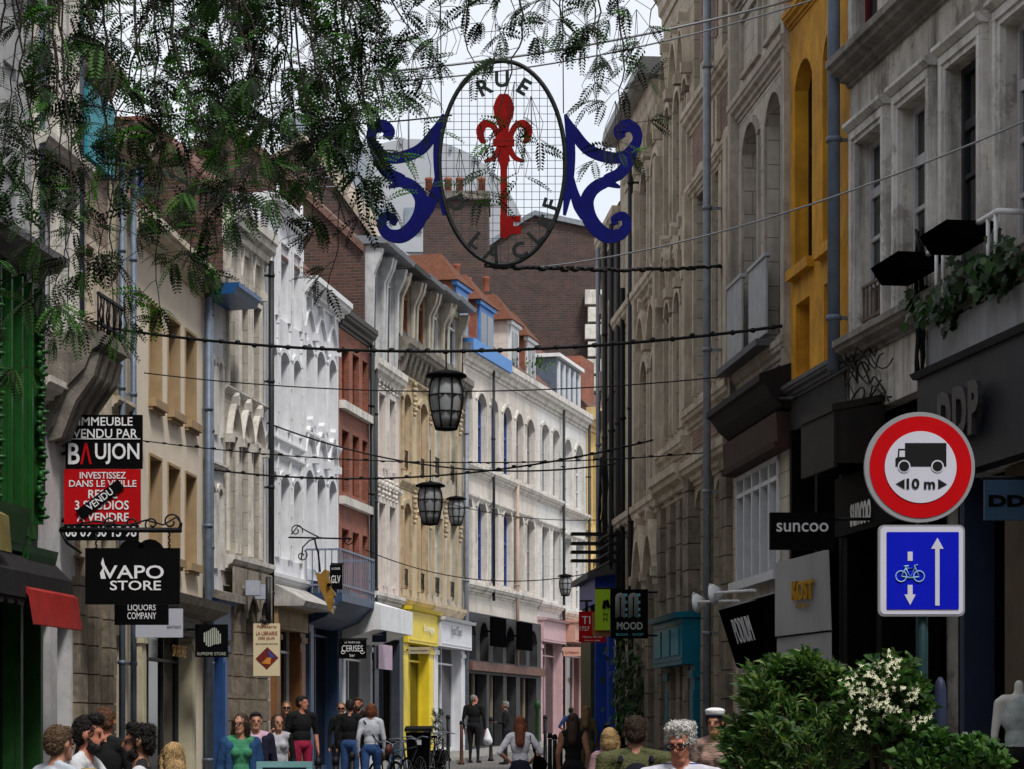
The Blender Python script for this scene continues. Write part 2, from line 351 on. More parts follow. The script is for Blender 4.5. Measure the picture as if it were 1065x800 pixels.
def text(s, o, right, up, h, m, parent, width=None, name='lettering', bold=.0, ext=.004, align='CENTER', label=None, spacing=1.0):
    cu = bpy.data.curves.new('t', 'FONT'); cu.body = s; cu.size = 1; cu.extrude = 0; cu.offset = bold; cu.resolution_u = 3; cu.space_character = spacing
    to = bpy.data.objects.new('t', cu); C.objects.link(to); dg = bpy.context.evaluated_depsgraph_get(); dg.update()
    me = bpy.data.meshes.new_from_object(to.evaluated_get(dg)); bpy.data.objects.remove(to)
    v = np.array([q.co[:] for q in me.vertices]) if len(me.vertices) else np.zeros((1, 3))
    x0, x1, y0, y1 = v[:, 0].min(), v[:, 0].max(), v[:, 1].min(), v[:, 1].max()
    sy = h/(y1-y0); sx = width/(x1-x0) if width else sy
    off = {'CENTER': (x0+x1)/2, 'LEFT': x0, 'RIGHT': x1}[align]; ym = (y0+y1)/2
    right = V3(right).normalized(); up = V3(up).normalized(); nrm = right.cross(up).normalized(); o = V3(o)
    mb = MB(); base = [mb.vert(o+right*((p[0]-off)*sx)+up*((p[1]-ym)*sy)+nrm*ext) for p in v]
    for pl in me.polygons: mb.face(list(pl.vertices))
    bk = {}
    ec = {}
    for pl in me.polygons:
        vs = list(pl.vertices)
        for i in range(len(vs)):
            e = (vs[i], vs[(i+1) % len(vs)]); k = tuple(sorted(e)); ec.setdefault(k, []).append(e)
    for k, l_ in ec.items():
        if len(l_) == 1:
            a, b = l_[0]
            for q in (a, b):
                if q not in bk: bk[q] = mb.vert(V3(mb.v[q])-nrm*ext)
            mb.face((b, a, bk[a], bk[b]))
    bpy.data.meshes.remove(me)
    ob = mb.build(name, m, parent)
    if label: ob['label'] = label
    return ob
XR, UP = Vector((1, 0, 0)), Vector((0, 0, 1))
# ---------------------------------------------------------------- ground
paving = BR('stone_setts', (.17, .16, .15), (.12, .115, .11), (.05, .048, .045), .22, .14, .012, .8, .6, .4, .3)
flags = BR('pavement_slabs', (.26, .25, .235), (.21, .205, .195), (.09, .085, .08), .8, .5, .01, .85, .3, .3, .3)
kerbm = M('kerb_stone', (.22, .21, .20), .8, .3, 5, .3)
def ribbon(name, fl, fr, ys, dz, m, kind='structure'):
    mb = MB(); pr = None
    for y in ys:
        a = mb.vert((fl(y), y, G(y)+dz), (fl(y), y)); b = mb.vert((fr(y), y, G(y)+dz), (fr(y), y))
        if pr: mb.face((pr[0], pr[1], b, a))
        pr = (a, b)
    return mb.build(name, m, kind=kind)
YS = [-30, 0, 12]+[12+2.3*i for i in range(1, 11)]+[35, 45, 55, 65, 75, 85, 95, 130, 1200]
ribbon('ground', lambda y: -900, lambda y: 900, YS, -.06, M('earth', (.12, .11, .10), .9, .3, .5, .1))
def lerp_tab(tab):
    def g(y):
        if y <= tab[0][0]: return tab[0][1]
        for (a, b), (c, d) in zip(tab, tab[1:]):
            if y <= c: return b+(d-b)*(y-a)/(c-a)
        return tab[-1][1]
    return g
# plan of the two kerbs (distance, x)
KL = lerp_tab([(0, -6.2), (25, -5.2), (40, -3.9), (50, -2.7), (56.7, -1.6), (68.7, .99), (82, 4.6), (95, 9)])
KR = lerp_tab([(0, 5.4), (22, 3.2), (35, 2.3), (45, 1.7), (52, 1.9), (60, 3.3), (72, 6.5), (95, 14)])
YR = [q for q in range(-10, 96, 3)]
ribbon('road', KL, KR, YR, 0.0, paving)
def pave(name, k, side):
    mb = MB(); pr = None
    for y in YR:
        x = k(y); far = x+side*9; z = G(y)+.11
        ids = [mb.vert((x, y, G(y)-.05), (y, 0)), mb.vert((x, y, z), (y, .1)), mb.vert((x+side*.16, y, z), (y, .3)), mb.vert((x+side*.165, y, z-.004), (x+side*.16, y)), mb.vert((far, y, z-.004), (far, y))]
        if pr:
            for i, m_ in ((0, 1), (1, 1), (3, 0)): mb.face((pr[i], pr[i+1], ids[i+1], ids[i]), m_)
        pr = ids
    return mb.build(name, [flags, kerbm], kind='structure')
pave('pavement', KL, -1); pave('pavement', KR, 1)

def OPS(f, xs, xr, yh, ys, rise=0.): 
    z1 = f.z(xr, yh); z0 = f.z(xr, ys); return [(f.u(a), f.u(b), z0, z1, rise) for a, b in xs]
FL = {}
def house(name, f, label, group=None, cat='building'):
    return thing(name, f.P(f.W/2, 0, f.g(f.W/2)), label, cat, group)
HG = 'terraced houses along the street'
blueframe = M('blue_frames', (.03, .07, .30), .4, .2, 5, .05)
woodframe = M('orange_brown_frames', (.23, .075, .03), .5, .3, 6, .1)
whiteframe = M('white_window_frames', (.62, .64, .66), .45, .15, 5, .05)
greyframe = M('grey_window_frames', (.25, .26, .28), .5, .2, 5, .05)
darkframe = M('dark_window_frames', (.03, .03, .035), .5, .3, 6, .05)
greenp = M('green_paint', (.012, .075, .014), .4, .35, 3, .1, streak=.6, streakc=(.004, .02, .004))
bluep = M('blue_shop_paint', (.02, .07, .22), .45, .25, 4, .08, streak=.3)
navyp = M('navy_shop_paint', (.025, .05, .11), .45, .25, 4, .08, streak=.2)
tealp = M('teal_shop_paint', (.0, .13, .20), .4, .2, 4, .06, streak=.25)
yellowp = M('yellow_shop_paint', (.72, .55, .03), .45, .12, 3, .05)
whitep = M('white_shop_paint', (.60, .61, .65), .5, .1, 4, .04)
pinkp = M('pink_shop_paint', (.50, .33, .35), .5, .12, 4, .05)
salmon = M('salmon_shop_paint', (.50, .27, .21), .5, .12, 4, .05)
slatep = M('slate_blue_cladding', (.045, .055, .075), .5, .25, 4, .1)
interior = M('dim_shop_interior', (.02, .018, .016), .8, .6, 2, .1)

# ---- generic shopfront: glazed recess between two piers under a board
def shopfront(f, par, u0, u1, zg, zb, zt, pier, board, frame, glassm=glass_dark, pw=.22, bproj=.16, door=None, mull=2, stall=.45, name='shopfront'):
    mb = MB(); fbox(mb, f, u0, u1, -.2, bproj, zb, zt); fext(mb, f, u0-.04, u1+.04, [(0, zt+.002), (bproj+.1, zt+.002), (bproj+.14, zt+.08), (0, zt+.12)])
    fbox(mb, f, u0+.1, u1-.1, bproj, bproj+.015, zb+.07, zb+.10); fbox(mb, f, u0+.1, u1-.1, bproj, bproj+.015, zt-.10, zt-.07)
    sf = mb.build(name, board, par)
    for u in (u0, u1-pw):
        mb = MB(); fbox(mb, f, u, u+pw, -.3, .10, zg, zb-.003); fbox(mb, f, u-.03, u+pw+.03, -.1, .14, zg, zg+.35); fbox(mb, f, u-.03, u+pw+.03, -.1, .14, zb-.22, zb-.1); fbox(mb, f, u+.05, u+pw-.05, .1, .115, zg+.5, zb-.4)
        mb.build('pier', pier, sf)
    mb = MB(); a, b = u0+pw+.003, u1-pw-.003
    fbox(mb, f, a, b, -.28, -.12, zg, zg+stall)
    for i in range(mull+1):
        u = a+(b-a-.05)*i/mull; fbox(mb, f, u, u+.05, -.24, -.14, zg+stall, zb)
    fbox(mb, f, a, b, -.245, -.135, zb-.45, zb-.40)
    mb.build('window_frame', frame, sf)
    mb = MB(); fbox(mb, f, a, b, -.2, -.19, zg+stall-.01, zb-.003); mb.build('pane', glassm, sf)
    if door:
        d0, d1 = door; mb = MB(); fbox(mb, f, d0, d1, -.26, -.10, zg+.02, zg+2.2); dd = mb.build('door', frame, par)
        mb = MB(); fbox(mb, f, d0+.12, d1-.12, -.1, -.09, zg+.5, zg+2.05); mb.build('pane', glassm, dd)
        mb = MB(); mb.tube([f.P(d1-.08, -.04, zg+.95), f.P(d1-.08, -.04, zg+1.25)], .015); mb.build('handle', zinc, dd)
    return sf
def groundwall(mb, f, zlo, ztop, depth=.45, m=0, u0=0, u1=None, holes=()):
    wall(mb, f, zlo, ztop, list(holes), depth, m, m, u0, u1)
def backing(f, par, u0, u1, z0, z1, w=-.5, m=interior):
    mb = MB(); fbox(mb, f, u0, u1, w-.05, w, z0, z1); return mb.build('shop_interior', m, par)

stone_blk = M('rusticated_block', (.23, .19, .145), .9, .5, 2.2, .5, streak=.65, bscale=9, patch=.6, patchc=(.10, .09, .075))
def blocks(f, x, zlo, zhi, hw=.26, h=.42, p=.1, par=None, m=None):
    mb = MB(); u = f.u(x); k = 0; z = zlo; rn = random.Random(int(x*10))
    while z < zhi: e = rn.uniform(0, .012); fbox(mb, f, u-hw-e, u+hw+e, -.15, p+e, z, min(z+h-.02, zhi)); fbox(mb, f, u-hw+.02, u+hw-.02, -.15, p-.025, z+h-.0201, z+h); z += h; k += 1
    return mb.build('stone_pier', m or stone_blk, par)
# ================= LEFT SIDE =================
xL = [(-150, 25.4)]
def dep(x, xr, Dr, xv): return Dr*(xr-xv)/(x-xv)
D_482 = 66.0
D_415 = dep(415, 482, D_482, 1000); D_384 = dep(384, 415, D_415, 950); D_352 = dep(352, 384, D_384, 940)
D_275 = dep(275, 352, D_352, 900); D_232 = dep(232, 275, D_275, 900); D_212 = dep(212, 232, D_232, 900)
D_133 = dep(133, 212, D_212, 730); D_78 = dep(78, 133, D_133, 750); D_30 = dep(30, 78, D_78, 800); D_m150 = dep(-170, 30, D_30, 800)
D_610 = dep(610, 482, D_482, 1150)
f1 = Fa(-170, D_m150, 30, D_30); f2 = Fa(30, D_30, 78, D_78); f3 = Fa(78, D_78, 133, D_133); f4 = Fa(133, D_133, 212, D_212)
f5 = Fa(212, D_212, 232, D_232); f6 = Fa(232, D_232, 275, D_275); f7 = Fa(275, D_275, 352, D_352); f8 = Fa(352, D_352, 384, D_384)
f9 = Fa(384, D_384, 415, D_415); f10 = Fa(415, D_415, 482, D_482)
fx = lambda x: dep(x, 482, D_482, 1150)
f11 = Fa(482, D_482, 559, fx(559)); f12 = Fa(559, fx(559), 583, fx(583)); f13 = Fa(583, fx(583), 610, D_610)
f14 = Fa(610, D_610, 650, dep(650, 610, D_610, 1250))

# --- house 1: green timber shop with grey panelled front above
r = house('green_fronted_house', f1, 'light grey house over the green timber shop at the left edge', HG)
zt = 15.5; zg = f1.g(0)-.3; zm = f1.z(0, 262)
palegrey = M('pale_grey_render', (.40, .41, .42), .75, .25, 2, .2, streak=.45)
mb = MB(); o1 = [(f1.W-3.6, f1.W-2.4, zm+.9, zm+3.1, 0), (f1.W-3.6, f1.W-2.4, zm+4.3, zm+6.3, 0), (f1.W-7, f1.W-5.8, zm+.9, zm+3.1, 0), (f1.W-7, f1.W-5.8, zm+4.3, zm+6.3, 0)]
wall(mb, f1, zg, zt, o1); mb.build('wall', palegrey, r)
mb = MB()
for o in o1: surround(mb, f1, o, .16, .08)
for z in (zm+3.75, zm+7.2): cornice(mb, f1, z, .3, .22)
for u in (f1.W-1.5, f1.W-.35, f1.W-4.6): fbox(mb, f1, u-.16, u+.16, 0, .1, zm+.3, zt-.3)
for z in (zm+1.1, zm+2.5, zm+4.7, zm+6.0): fbox(mb, f1, f1.W-1.25, f1.W-.6, 0, .05, z, z+1.0 if z < zm+3 else z+.9)
cornice(mb, f1, zt, .6, .6); mb.build('moulding', palegrey, r)
for o in o1: window(f1, o, r, whiteframe, glass)
body(f1, zg, zt, r, brick_dark)
mb = MB(); Wd = f1.W
z560 = f1.z(20, 560)
for i in range(16):                                        # tall green boarded bays
    u = Wd-.1-i*.42
    fbox(mb, f1, u-.20, u+.0, 0, .16+.05*(i % 2), z560, zm-.05)
    fbox(mb, f1, u-.13, u-.07, .16, .26, z560+.2, zm-.3)
fbox(mb, f1, Wd-7, Wd, 0, .12, z560-.1, zm-.04); gf = mb.build('timber_front', greenp, r)
mb = MB(); cornice(mb, f1, zm+.12, .35, .55, Wd-7, Wd); mb.build('canopy_edge', M('grey_lead_edge', (.10, .10, .11), .6, .3, 5, .1), gf)
for u in (Wd-.25, Wd-2.0):                                   # carved green garland posts
    mb = MB(); z = z560+.3
    while z < zm-.6:
        mb.ball(f1.P(u+.05*math.sin(z*9), .27, z), (.06+.03*math.sin(z*23), .06, .035), 5); mb.ball(f1.P(u-.08*math.sin(z*7), .25, z+.05), (.045, .05, .05+.02*math.sin(z*31)), 5); z += .10
    mb.build('garland', greenp, gf)
mb = MB()                                                    # boxed green fascias
for a, b, y0, y1, pr in ((Wd-5.4, f1.u(-6), 532, 576, .5), (f1.u(-5), Wd-.02, 568, 608, .42)):
    zt_, zb_ = f1.z(0, y0), f1.z(0, y1)
    fext(mb, f1, a, b, [(0, zt_+.1), (pr, zt_), (pr-.12, zb_), (0, zb_)])
    fext(mb, f1, a+.1, b-.1, [(pr-.03, zt_-.1), (pr+.012, zt_-.1), (pr-.085, zb_+.1), (pr-.11, zb_+.1)])
mb.build('fascia', greenp, gf)
zsh = f1.z(0, 600)
mb = MB()
for u in (Wd-.12, Wd-.95, Wd-1.9, Wd-3.0, Wd-4.4): fbox(mb, f1, u-.24, u, 0, .2, zg, zsh+.3); fbox(mb, f1, u-.17, u-.07, .2, .26, zg+.6, zsh)
mb.build('pilaster', M('dark_green_paint', (.012, .05, .012), .4, .4, 3, .1, streak=.6, streakc=(.002, .006, .002)), gf)
mb = MB(); fbox(mb, f1, Wd-6.5, Wd-.3, -.0, .04, zg, zsh+.3); mb.build('shop_window', glass_dark, gf)
# awning (black valance, red panel) hung on the shop
mb = MB(); a0, a1 = Wd-5.5, Wd-.05; zt_ = f1.z(0, 592)
fext(mb, f1, a0, a1, [(.05, zt_+.45), (.62, zt_-.1), (.64, zt_-.42), (.58, zt_-.42), (.58, zt_-.15), (.05, zt_+.36)])
for i in range(14): u = a0+(a1-a0)*(i+.5)/14; fprism(mb, f1, [(u-.19, zt_-.4), (u+.19, zt_-.4), (u+.1, zt_-.52), (u-.1, zt_-.52)], .58, .62)
aw = mb.build('awning', M('black_awning_cloth', (.012, .011, .012), .8, .4, 3, .3), r)
mb = MB(); fext(mb, f1, f1.u(-24), a1-.02, [(.5, zt_-.2), (.70, zt_-.32), (.76, zt_-.75), (.73, zt_-.76), (.67, zt_-.4)]); mb.build('red_valance', M('red_awning_cloth', (.30, .015, .012), .7, .35, 2.5, .2, streak=.5), aw)
mb = MB(); fext(mb, f1, a0, Wd-2.6, [(.3, zt_+.72), (.6, zt_+.55), (.64, zt_+.1), (.3, zt_+.2)]); mb.build('ochre_panel', M('ochre_cloth', (.16, .13, .04), .8, .4, 3, .2), aw)

# --- house 2: tall white pilasters with a carved balcony console
r = house('white_pilastered_house', f2, 'white house with tall grooved pilasters and a carved console beside the green shop', HG)
zg = f2.g()-.3; zt = 16.5
mb = MB(); za = f2.z(40, 395)
us = [f2.W*.18, f2.W*.55, f2.W*.92]
o2 = []
for k in range(3):
    for u in (f2.W*.28, f2.W*.66): o2.append((u, u+f2.W*.2, za+.5+k*3.3, za+2.8+k*3.3, 0))
o2b = [(f2.W*.2, f2.W*.45, zg+.4, f2.z(40, 640), 0), (f2.W*.6, f2.W*.92, zg+.4, f2.z(40, 640), 0)]
wall(mb, f2, zg, zt, o2+o2b, .3); mb.build('wall', M('white_render', (.50, .50, .51), .8, .25, 2, .2, streak=.5), r)
mb = MB()
for u in (.1, f2.W*.52, f2.W-.15):
    for q in (-.09, 0, .09): fbox(mb, f2, u+q-.03, u+q+.03, 0, .14, za, zt-.4)
    fbox(mb, f2, u-.16, u+.16, 0, .08, za-.2, zt-.4)
for z in (za, za+3.3, za+6.6): cornice(mb, f2, z, .3, .3)
cornice(mb, f2, zt, .6, .35); mb.build('moulding', trim_pale, r)
for o in o2: window(f2, o, r, whiteframe, glass)
for o in o2b: window(f2, o, r, darkframe, glass_dark)
mb = MB(); u0, u1 = f2.W*.35, f2.W-.05; zc = f2.z(60, 352)
fext(mb, f2, u0, u1, [(0, zc), (.8, zc), (.8, zc-.16), (.65, zc-.25), (.55, zc-.5), (.3, zc-.75), (.1, zc-1.3), (0, zc-1.4)])
for i in range(4): u = u0+.15+(u1-u0-.3)*i/3; fext(mb, f2, u-.08, u+.08, [(0, zc-.25), (.74, zc-.28), (.66, zc-.6), (.4, zc-.95), (.2, zc-1.45), (0, zc-1.5)])
bc = mb.build('balcony', trim_sooty, r)
mb = MB()
for z in (zc+.1, zc+.5): fbox(mb, f2, u0, u1, .72, .76, z, z+.04)
for i in range(14): u = u0+(u1-u0)*i/13; mb.tube([f2.P(u, .74, zc), f2.P(u, .74+.05*math.sin(i*2), zc+.28), f2.P(u, .74, zc+.5)], .014)
mb.build('balcony_railing', iron, bc)
body(f2, zg, zt, r, brick_dark); pipe(f2, 32, .14, f2.z(33, 520), zt-.4, r, zincblue, .06); pipe(f2, 74, .14, f2.z(74, 330), zt-.4, r, zincblue, .055)

# --- house 3: brick and stone house behind the sale board
r = house('brick_and_cream_house', f3, 'brick and cream plaster house behind the red and black sale board', HG)
zg = f3.g()-.3; zt = f3.z(105, 70)
creamr = M('cream_render', (.52, .455, .34), .8, .2, 2, .2, streak=.35)
o3 = []
for yh, ys in ((255, 330), (390, 500), (540, 600)): o3 += OPS(f3, [(86, 94), (101, 110)], 88, yh, ys)
og = [(f3.u(82), f3.u(92), zg+.4, f3.z(85, 650), .0), (f3.u(97), f3.u(108), zg+.4, f3.z(85, 650), 0), (f3.u(113), f3.u(129), zg+.4, f3.z(85, 655), 0)]
mb = MB(); um = f3.u(112)
wall(mb, f3, zg, zt, o3+og[:2], .2, 0, 1, 0, um); mb.build('wall', [BR('old_brick_stone', (.28, .17, .13), (.22, .14, .11), (.3, .27, .22), .23, .07, .012, streak=.6), trim_warm], r)
mb = MB(); wall(mb, f3, zg, zt-.8, [(f3.u(117), f3.u(124), f3.z(117, 410), f3.z(117, 318), 0), og[2]], .3, 0, 0, um, f3.W); mb.build('plaster_wall', creamr, r)
mb = MB()
for o in o3: surround(mb, f3, o, .12, .06)
for y in (352, 520): cornice(mb, f3, f3.z(88, y), .22, .18, 0, um)
cornice(mb, f3, zt, .4, .3, 0, um); cornice(mb, f3, zt-.8, .4, .4, um, f3.W); cornice(mb, f3, f3.z(120, 415), .2, .16, um+.1, f3.W-.1); mb.build('moulding', trim_warm, r)
for o in o3: window(f3, o, r, darkframe, glass, depth=.2)
window(f3, (f3.u(117), f3.u(124), f3.z(117, 410), f3.z(117, 318), 0), r, darkframe, glass)
for o in og: window(f3, o, r, darkframe, glass_dark)
for x in (80, 94.5, 110.5): blocks(f3, x, zg, zg+3.9, .2, par=r)
body(f3, zg, zt-.8, r, brick_dark)
for x in (119, 131): pipe(f3, x, .12, zg, zt-1.2, r, zincblue, .05)
mb = MB(); ut = f3.u(100); fbox(mb, f3, ut-.9, ut+.6, -1.4, .12, zt-1.6, zt-.55); mb.build('turquoise_shutter', M('turquoise_paint', (.02, .28, .36), .5), r)

# --- house 4: cream rendered house
r = house('cream_rendered_house', f4, 'smooth cream house with ochre window reveals above the glove and vape signs', HG)
zg = f4.g()-.3; zt = f4.z(182, 262)
smooth = M('smooth_cream_render', (.74, .65, .53), .8, .1, 1.2, .08, streak=.12, streakc=(.25, .2, .15))
ochre = M('ochre_reveal', (.36, .25, .14), .8, .2, 3, .1, streak=.3)
xs = [(155, 167), (174.5, 186), (192.5, 203)]
o4 = OPS(f4, xs, 155, 315, 413)+OPS(f4, xs, 155, 474, 572)
u_s = f4.u(145)
og = [(f4.u(139), f4.u(203), zg+.3, f4.z(190, 634), 0)]
mb = MB(); wall(mb, f4, zg, zt, o4+og, .34, 0, 1); mb.build('wall', [smooth, ochre], r)
mb = MB()
for o in o4:
    a, b, c, d, _ = o; fbox(mb, f4, a-.04, a-.003, 0, .02, c, d); fbox(mb, f4, b+.003, b+.04, 0, .02, c, d); fbox(mb, f4, a-.04, b+.04, 0, .024, d+.003, d+.05)
    fbox(mb, f4, a-.05, b+.05, -.02, .13, c-.15, c-.02); fbox(mb, f4, a-.03, b+.03, 0, .07, c-.2, c-.153)
mb.build('window_surround', ochre, r)
for o in o4: window(f4, o, r, M('ochre_frames', (.30, .20, .11), .5), glass, rows=2)
mb = MB(); cornice(mb, f4, zt, .38, .38); mb.build('cornice', M('cream_trim', (.58, .52, .40), .7, .2, 3, .1, streak=.3), r)
mb = MB(); zc = f4.z(185, 622); fext(mb, f4, f4.u(140), f4.W, [(0, zc), (.5, zc-.02), (.46, zc-.16), (.2, zc-.3), (0, zc-.34)]); mb.build('shop_cornice', trim_sooty, r)
body(f4, zg, zt, r, brick_dark, ridge=3.0)
backing(f4, r, f4.u(139), f4.u(203), zg, f4.z(190, 634), -.9)
zb = f4.z(185, 640)
sf = shopfront(f4, r, f4.u(141), f4.u(198), zg+.3, f4.z(190, 663), zb, M('cream_pier', (.46, .42, .30), .6), M('dark_timber_board', (.055, .045, .04), .6, .5, 4, .2, streak=.5), darkframe, glass_dark, pw=.3, mull=3)
text('SAVEURE', f4.P(f4.u(175), .19, f4.z(172, 677)), f4.t.to_3d(), UP, .2, M('brass_letters', (.45, .26, .10), .4, metal=.3), sf, width=1.0)
chimney(f4, 3.2, 4.3, -4.6, -3.2, zt+1.8, zt+6.0, r, brick_old, 3)
pipe(f4, 210, .12, f4.g(4)+.1, zt-.2, r, zincblue, .07)
mb = MB(); fbox(mb, f4, 2.2, 4.6, -2.6, -.9, zt, zt+1.9); fext(mb, f4, 2.1, 4.7, [(-.7, zt+1.9), (-1.7, zt+2.7), (-2.8, zt+1.9)]); dm = mb.build('dormer', M('grey_dormer', (.20, .22, .26), .6, .2, 4, .1, streak=.2), r)
mb = MB(); fbox(mb, f4, 4.35, 4.5, -.9, -.85, zt+.0, zt+1.9); fbox(mb, f4, 3.9, 4.0, -.9, -.85, zt+.0, zt+1.9); mb.build('blue_strip', blueframe, dm)

# --- house 5: narrow white house with blue cornice
r = house('narrow_white_house', f5, 'narrow white house under a bright blue painted cornice', HG)
zg = f5.g()-.3; zt = f5.z(214, 296)
xs = [(218, 222), (225.5, 229.5)]
o5 = OPS(f5, xs, 218, 372, 450, .1)+OPS(f5, xs, 218, 505, 590, .1)
og = [(.25, f5.W-.2, zg+.3, f5.z(214, 640), 0)]
mb = MB(); wall(mb, f5, zg, zt, o5+og); mb.build('wall', M('white_painted_brick', (.62, .62, .64), .75, .15, 2, .3, streak=.25), r)
mb = MB()
for o in o5: surround(mb, f5, o, .1, .05)
cornice(mb, f5, f5.z(214, 478), .15, .12); mb.build('moulding', trim_pale, r)
mb = MB(); fext(mb, f5, -.02, f5.W+.3, [(0, zt), (.66, zt), (.66, zt-.08), (.60, zt-.10), (.56, zt-.2), (0, zt-.22)]); mb.build('cornice', M('cobalt_paint', (.012, .075, .22), .4, .2, 4, .05), r)
for o in o5: window(f5, o, r, greyframe, glass_pale)
sf = shopfront(f5, r, .02, f5.W-.02, zg+.2, f5.z(216, 664), f5.z(214, 628), bluep, bluep, bluep, pw=.3, mull=2)
mb = MB(); fext(mb, f5, -.05, f5.W+.1, [(0, f5.z(214, 628)+.15), (.42, f5.z(214, 628)+.05), (.4, f5.z(214, 628)+.2), (0, f5.z(214, 628)+.3)]); mb.build('lead_ledge', trim_sooty, sf)
body(f5, zg, zt, r, brick_dark); pipe(f5, 212.8, .12, zg, zt-.3, r, zincblue, .055)

KC[0] = .75
# --- house 6: stone gothic house
r = house('gothic_stone_house', f6, 'narrow stone house with pointed hood mouldings and a scalloped fascia', HG)
zg = f6.g()-.3; zt = f6.z(236, 214)
xs = [(237, 245), (249.5, 258), (261.5, 269.5)]
o6 = OPS(f6, xs, 237, 300, 400)+OPS(f6, xs, 237, 452, 573)
zs = f6.z(237, 592); oc = [(f6.u(a), f6.u(b), zg+.1, f6.z(237, 618), .35) for a, b in ((236.5, 244.5), (249.5, 258.5), (262.5, 270))]
mb = MB(); wall(mb, f6, zg, zt, o6+oc, .2); mb.build('wall', [stone_pale], r)
mb = MB()
for o in o6[:3]: gothic_hood(mb, f6, o[0]-.12, o[1]+.12, o[3]+.35, o[3]+1.35, .12)
for o in o6[3:]: gothic_hood(mb, f6, o[0]-.12, o[1]+.12, o[3]+.0, o[3]+.62, .16)
for o in o6: surround(mb, f6, o, .09, .05)
cornice(mb, f6, zt, .7, .38); cornice(mb, f6, f6.z(237, 402), .14, .12); cornice(mb, f6, f6.z(237, 578), .3, .3)
mb.build('moulding', trim_pale, r)
for x in (234.5, 247, 260, 272.3): blocks(f6, x, zg, zg+4, .2, par=r)
mb = MB(); zf = f6.z(237, 590)
for o in oc:
    a, b = o[0]-.22, o[1]+.22; pts = [(a, zf), (b, zf)]+[(b-(b-a)*i/8, zf-.95+.45*math.sin(math.pi*i/8)) for i in range(9)]
    fprism(mb, f6, pts, .16, .2)
mb.build('scalloped_fascia', M('weathered_wood', (.30, .26, .21), .8, .4, 5, .3, streak=.6), r)
for o in o6: window(f6, o, r, darkframe, glass, cols=1, depth=.2)
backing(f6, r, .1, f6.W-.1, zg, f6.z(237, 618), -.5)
body(f6, zg, zt, r, brick_dark, ridge=1.2, roof=slate); pipe(f6, 279, .14, f6.z(275, 650), f6.z(275, 272), r, darkpipe, .06, u=f6.W+.0)
for x, y in ((242, 612), (252, 616)): mb = MB(); mb.box(f6.P(f6.u(x), .4, f6.z(x, y)), (.26, .26, .28)); fbox(mb, f6, f6.u(x)-.02, f6.u(x)+.02, 0, .3, f6.z(x, y), f6.z(x, y)+.04); mb.build('wall_lamp', M('pale_lamp_box', (.35, .38, .45), .5), r)

# --- house 7: broad white house
r = house('broad_white_house', f7, 'broad white house with two window styles above the blue and timber shops', HG)
zg = f7.g()-.3; uc = f7.u(314.5); zt = f7.z(282, 205); zt2 = f7.z(316, 288)
xa_ = [(281, 286), (290, 299), (303.5, 311)]; xb_ = [(316, 324.5), (328, 336.5), (340.5, 348)]
oA = OPS(f7, xa_, 290, 364, 445, .14)+OPS(f7, xa_, 290, 493, 580, .14)+OPS(f7, xa_, 290, 252, 330, 0)
oB = OPS(f7, xb_, 316, 355, 437, .2)+OPS(f7, xb_, 316, 487, 590, .2)
whiter = M('bright_white_render', (.74, .75, .79), .75, .15, 2, .15, streak=.4, streakc=(.2, .2, .19))
zs7 = f7.z(290, 612)
hg = [(f7.u(283), f7.u(312), zg+.3, zs7, 0), (f7.u(319), f7.u(350), zg+.3, zs7-.1, 0)]
mb = MB(); wall(mb, f7, zg, zt, oA+hg[:1], .28, 0, 0, 0, uc); wall(mb, f7, zg, zt2, oB+hg[1:], .28, 0, 0, uc, f7.W); mb.build('wall', whiter, r)
mb = MB()
for o in oA+oB: surround(mb, f7, o, .1, .05, hood=.0, key=False)
for o in oB[3:]: gothic_hood(mb, f7, o[0]-.1, o[1]+.1, o[3]+.35, o[3]+.95, .12)
for o in oB[:3]: gothic_hood(mb, f7, o[0]-.1, o[1]+.1, o[3]+.3, o[3]+.8, .1)
for o in oA:
    for k in range(9): zz = o[2]+k*.3; fbox(mb, f7, o[1]+.1, o[1]+.17+.07*(k % 2), 0, .045, zz, zz+.27)
for y in (456, 470): cornice(mb, f7, f7.z(290, y), .15, .1, 0, uc)
cornice(mb, f7, f7.z(316, 447), .2, .12, uc); cornice(mb, f7, f7.z(290, 598), .25, .2)
cornice(mb, f7, zt, .3, .3, 0, uc); cornice(mb, f7, zt2, .4, .45, uc, f7.W)
fbox(mb, f7, uc-.1, uc+.12, 0, .06, zs7, zt2-.4)
mb.build('moulding', white, r)
for o in oA+oB: window(f7, o, r, whiteframe, glass_pale)
body(f7, zg, zt2, r, brick_dark, ridge=2.6)
mb = MB(); fbox(mb, f7, .1, uc-.1, -3, -.01, zt2, zt); mb.build('upper_storey', whiter, r)
shopfront(f7, r, f7.u(281), f7.u(313), zg+.2, f7.z(290, 655), f7.z(290, 634), M('timber_pier', (.20, .085, .03), .6, .3, 5, .1), M('ochre_board', (.30, .20, .09), .7, .4, 4, .2, streak=.4), whiteframe, glass_dark, pw=.45)
mb = MB(); zc = f7.z(290, 622); fext(mb, f7, f7.u(280), f7.u(314), [(0, zc+.3), (.75, zc-.1), (.7, zc-.2), (0, zc-.2)]); mb.build('shop_canopy', M('pale_canopy', (.42, .40, .38), .7, .4, 4, .1, streak=.6), r)
shopfront(f7, r, f7.u(317), f7.u(351), zg+.2, f7.z(330, 640), f7.z(330, 612), navyp, navyp, navyp, glass_dark, pw=.4, mull=2)
mb = MB(); zb = f7.z(316, 617); a, b = f7.u(315), f7.u(352)                     # balcony above the blue shop
fbox(mb, f7, a, b, .02, .85, zb-.18, zb); fext(mb, f7, a, b, [(0, zb-.18), (.8, zb-.181), (.5, zb-.5), (0, zb-.7)]); bc = mb.build('balcony', navyp, r)
mb = MB()
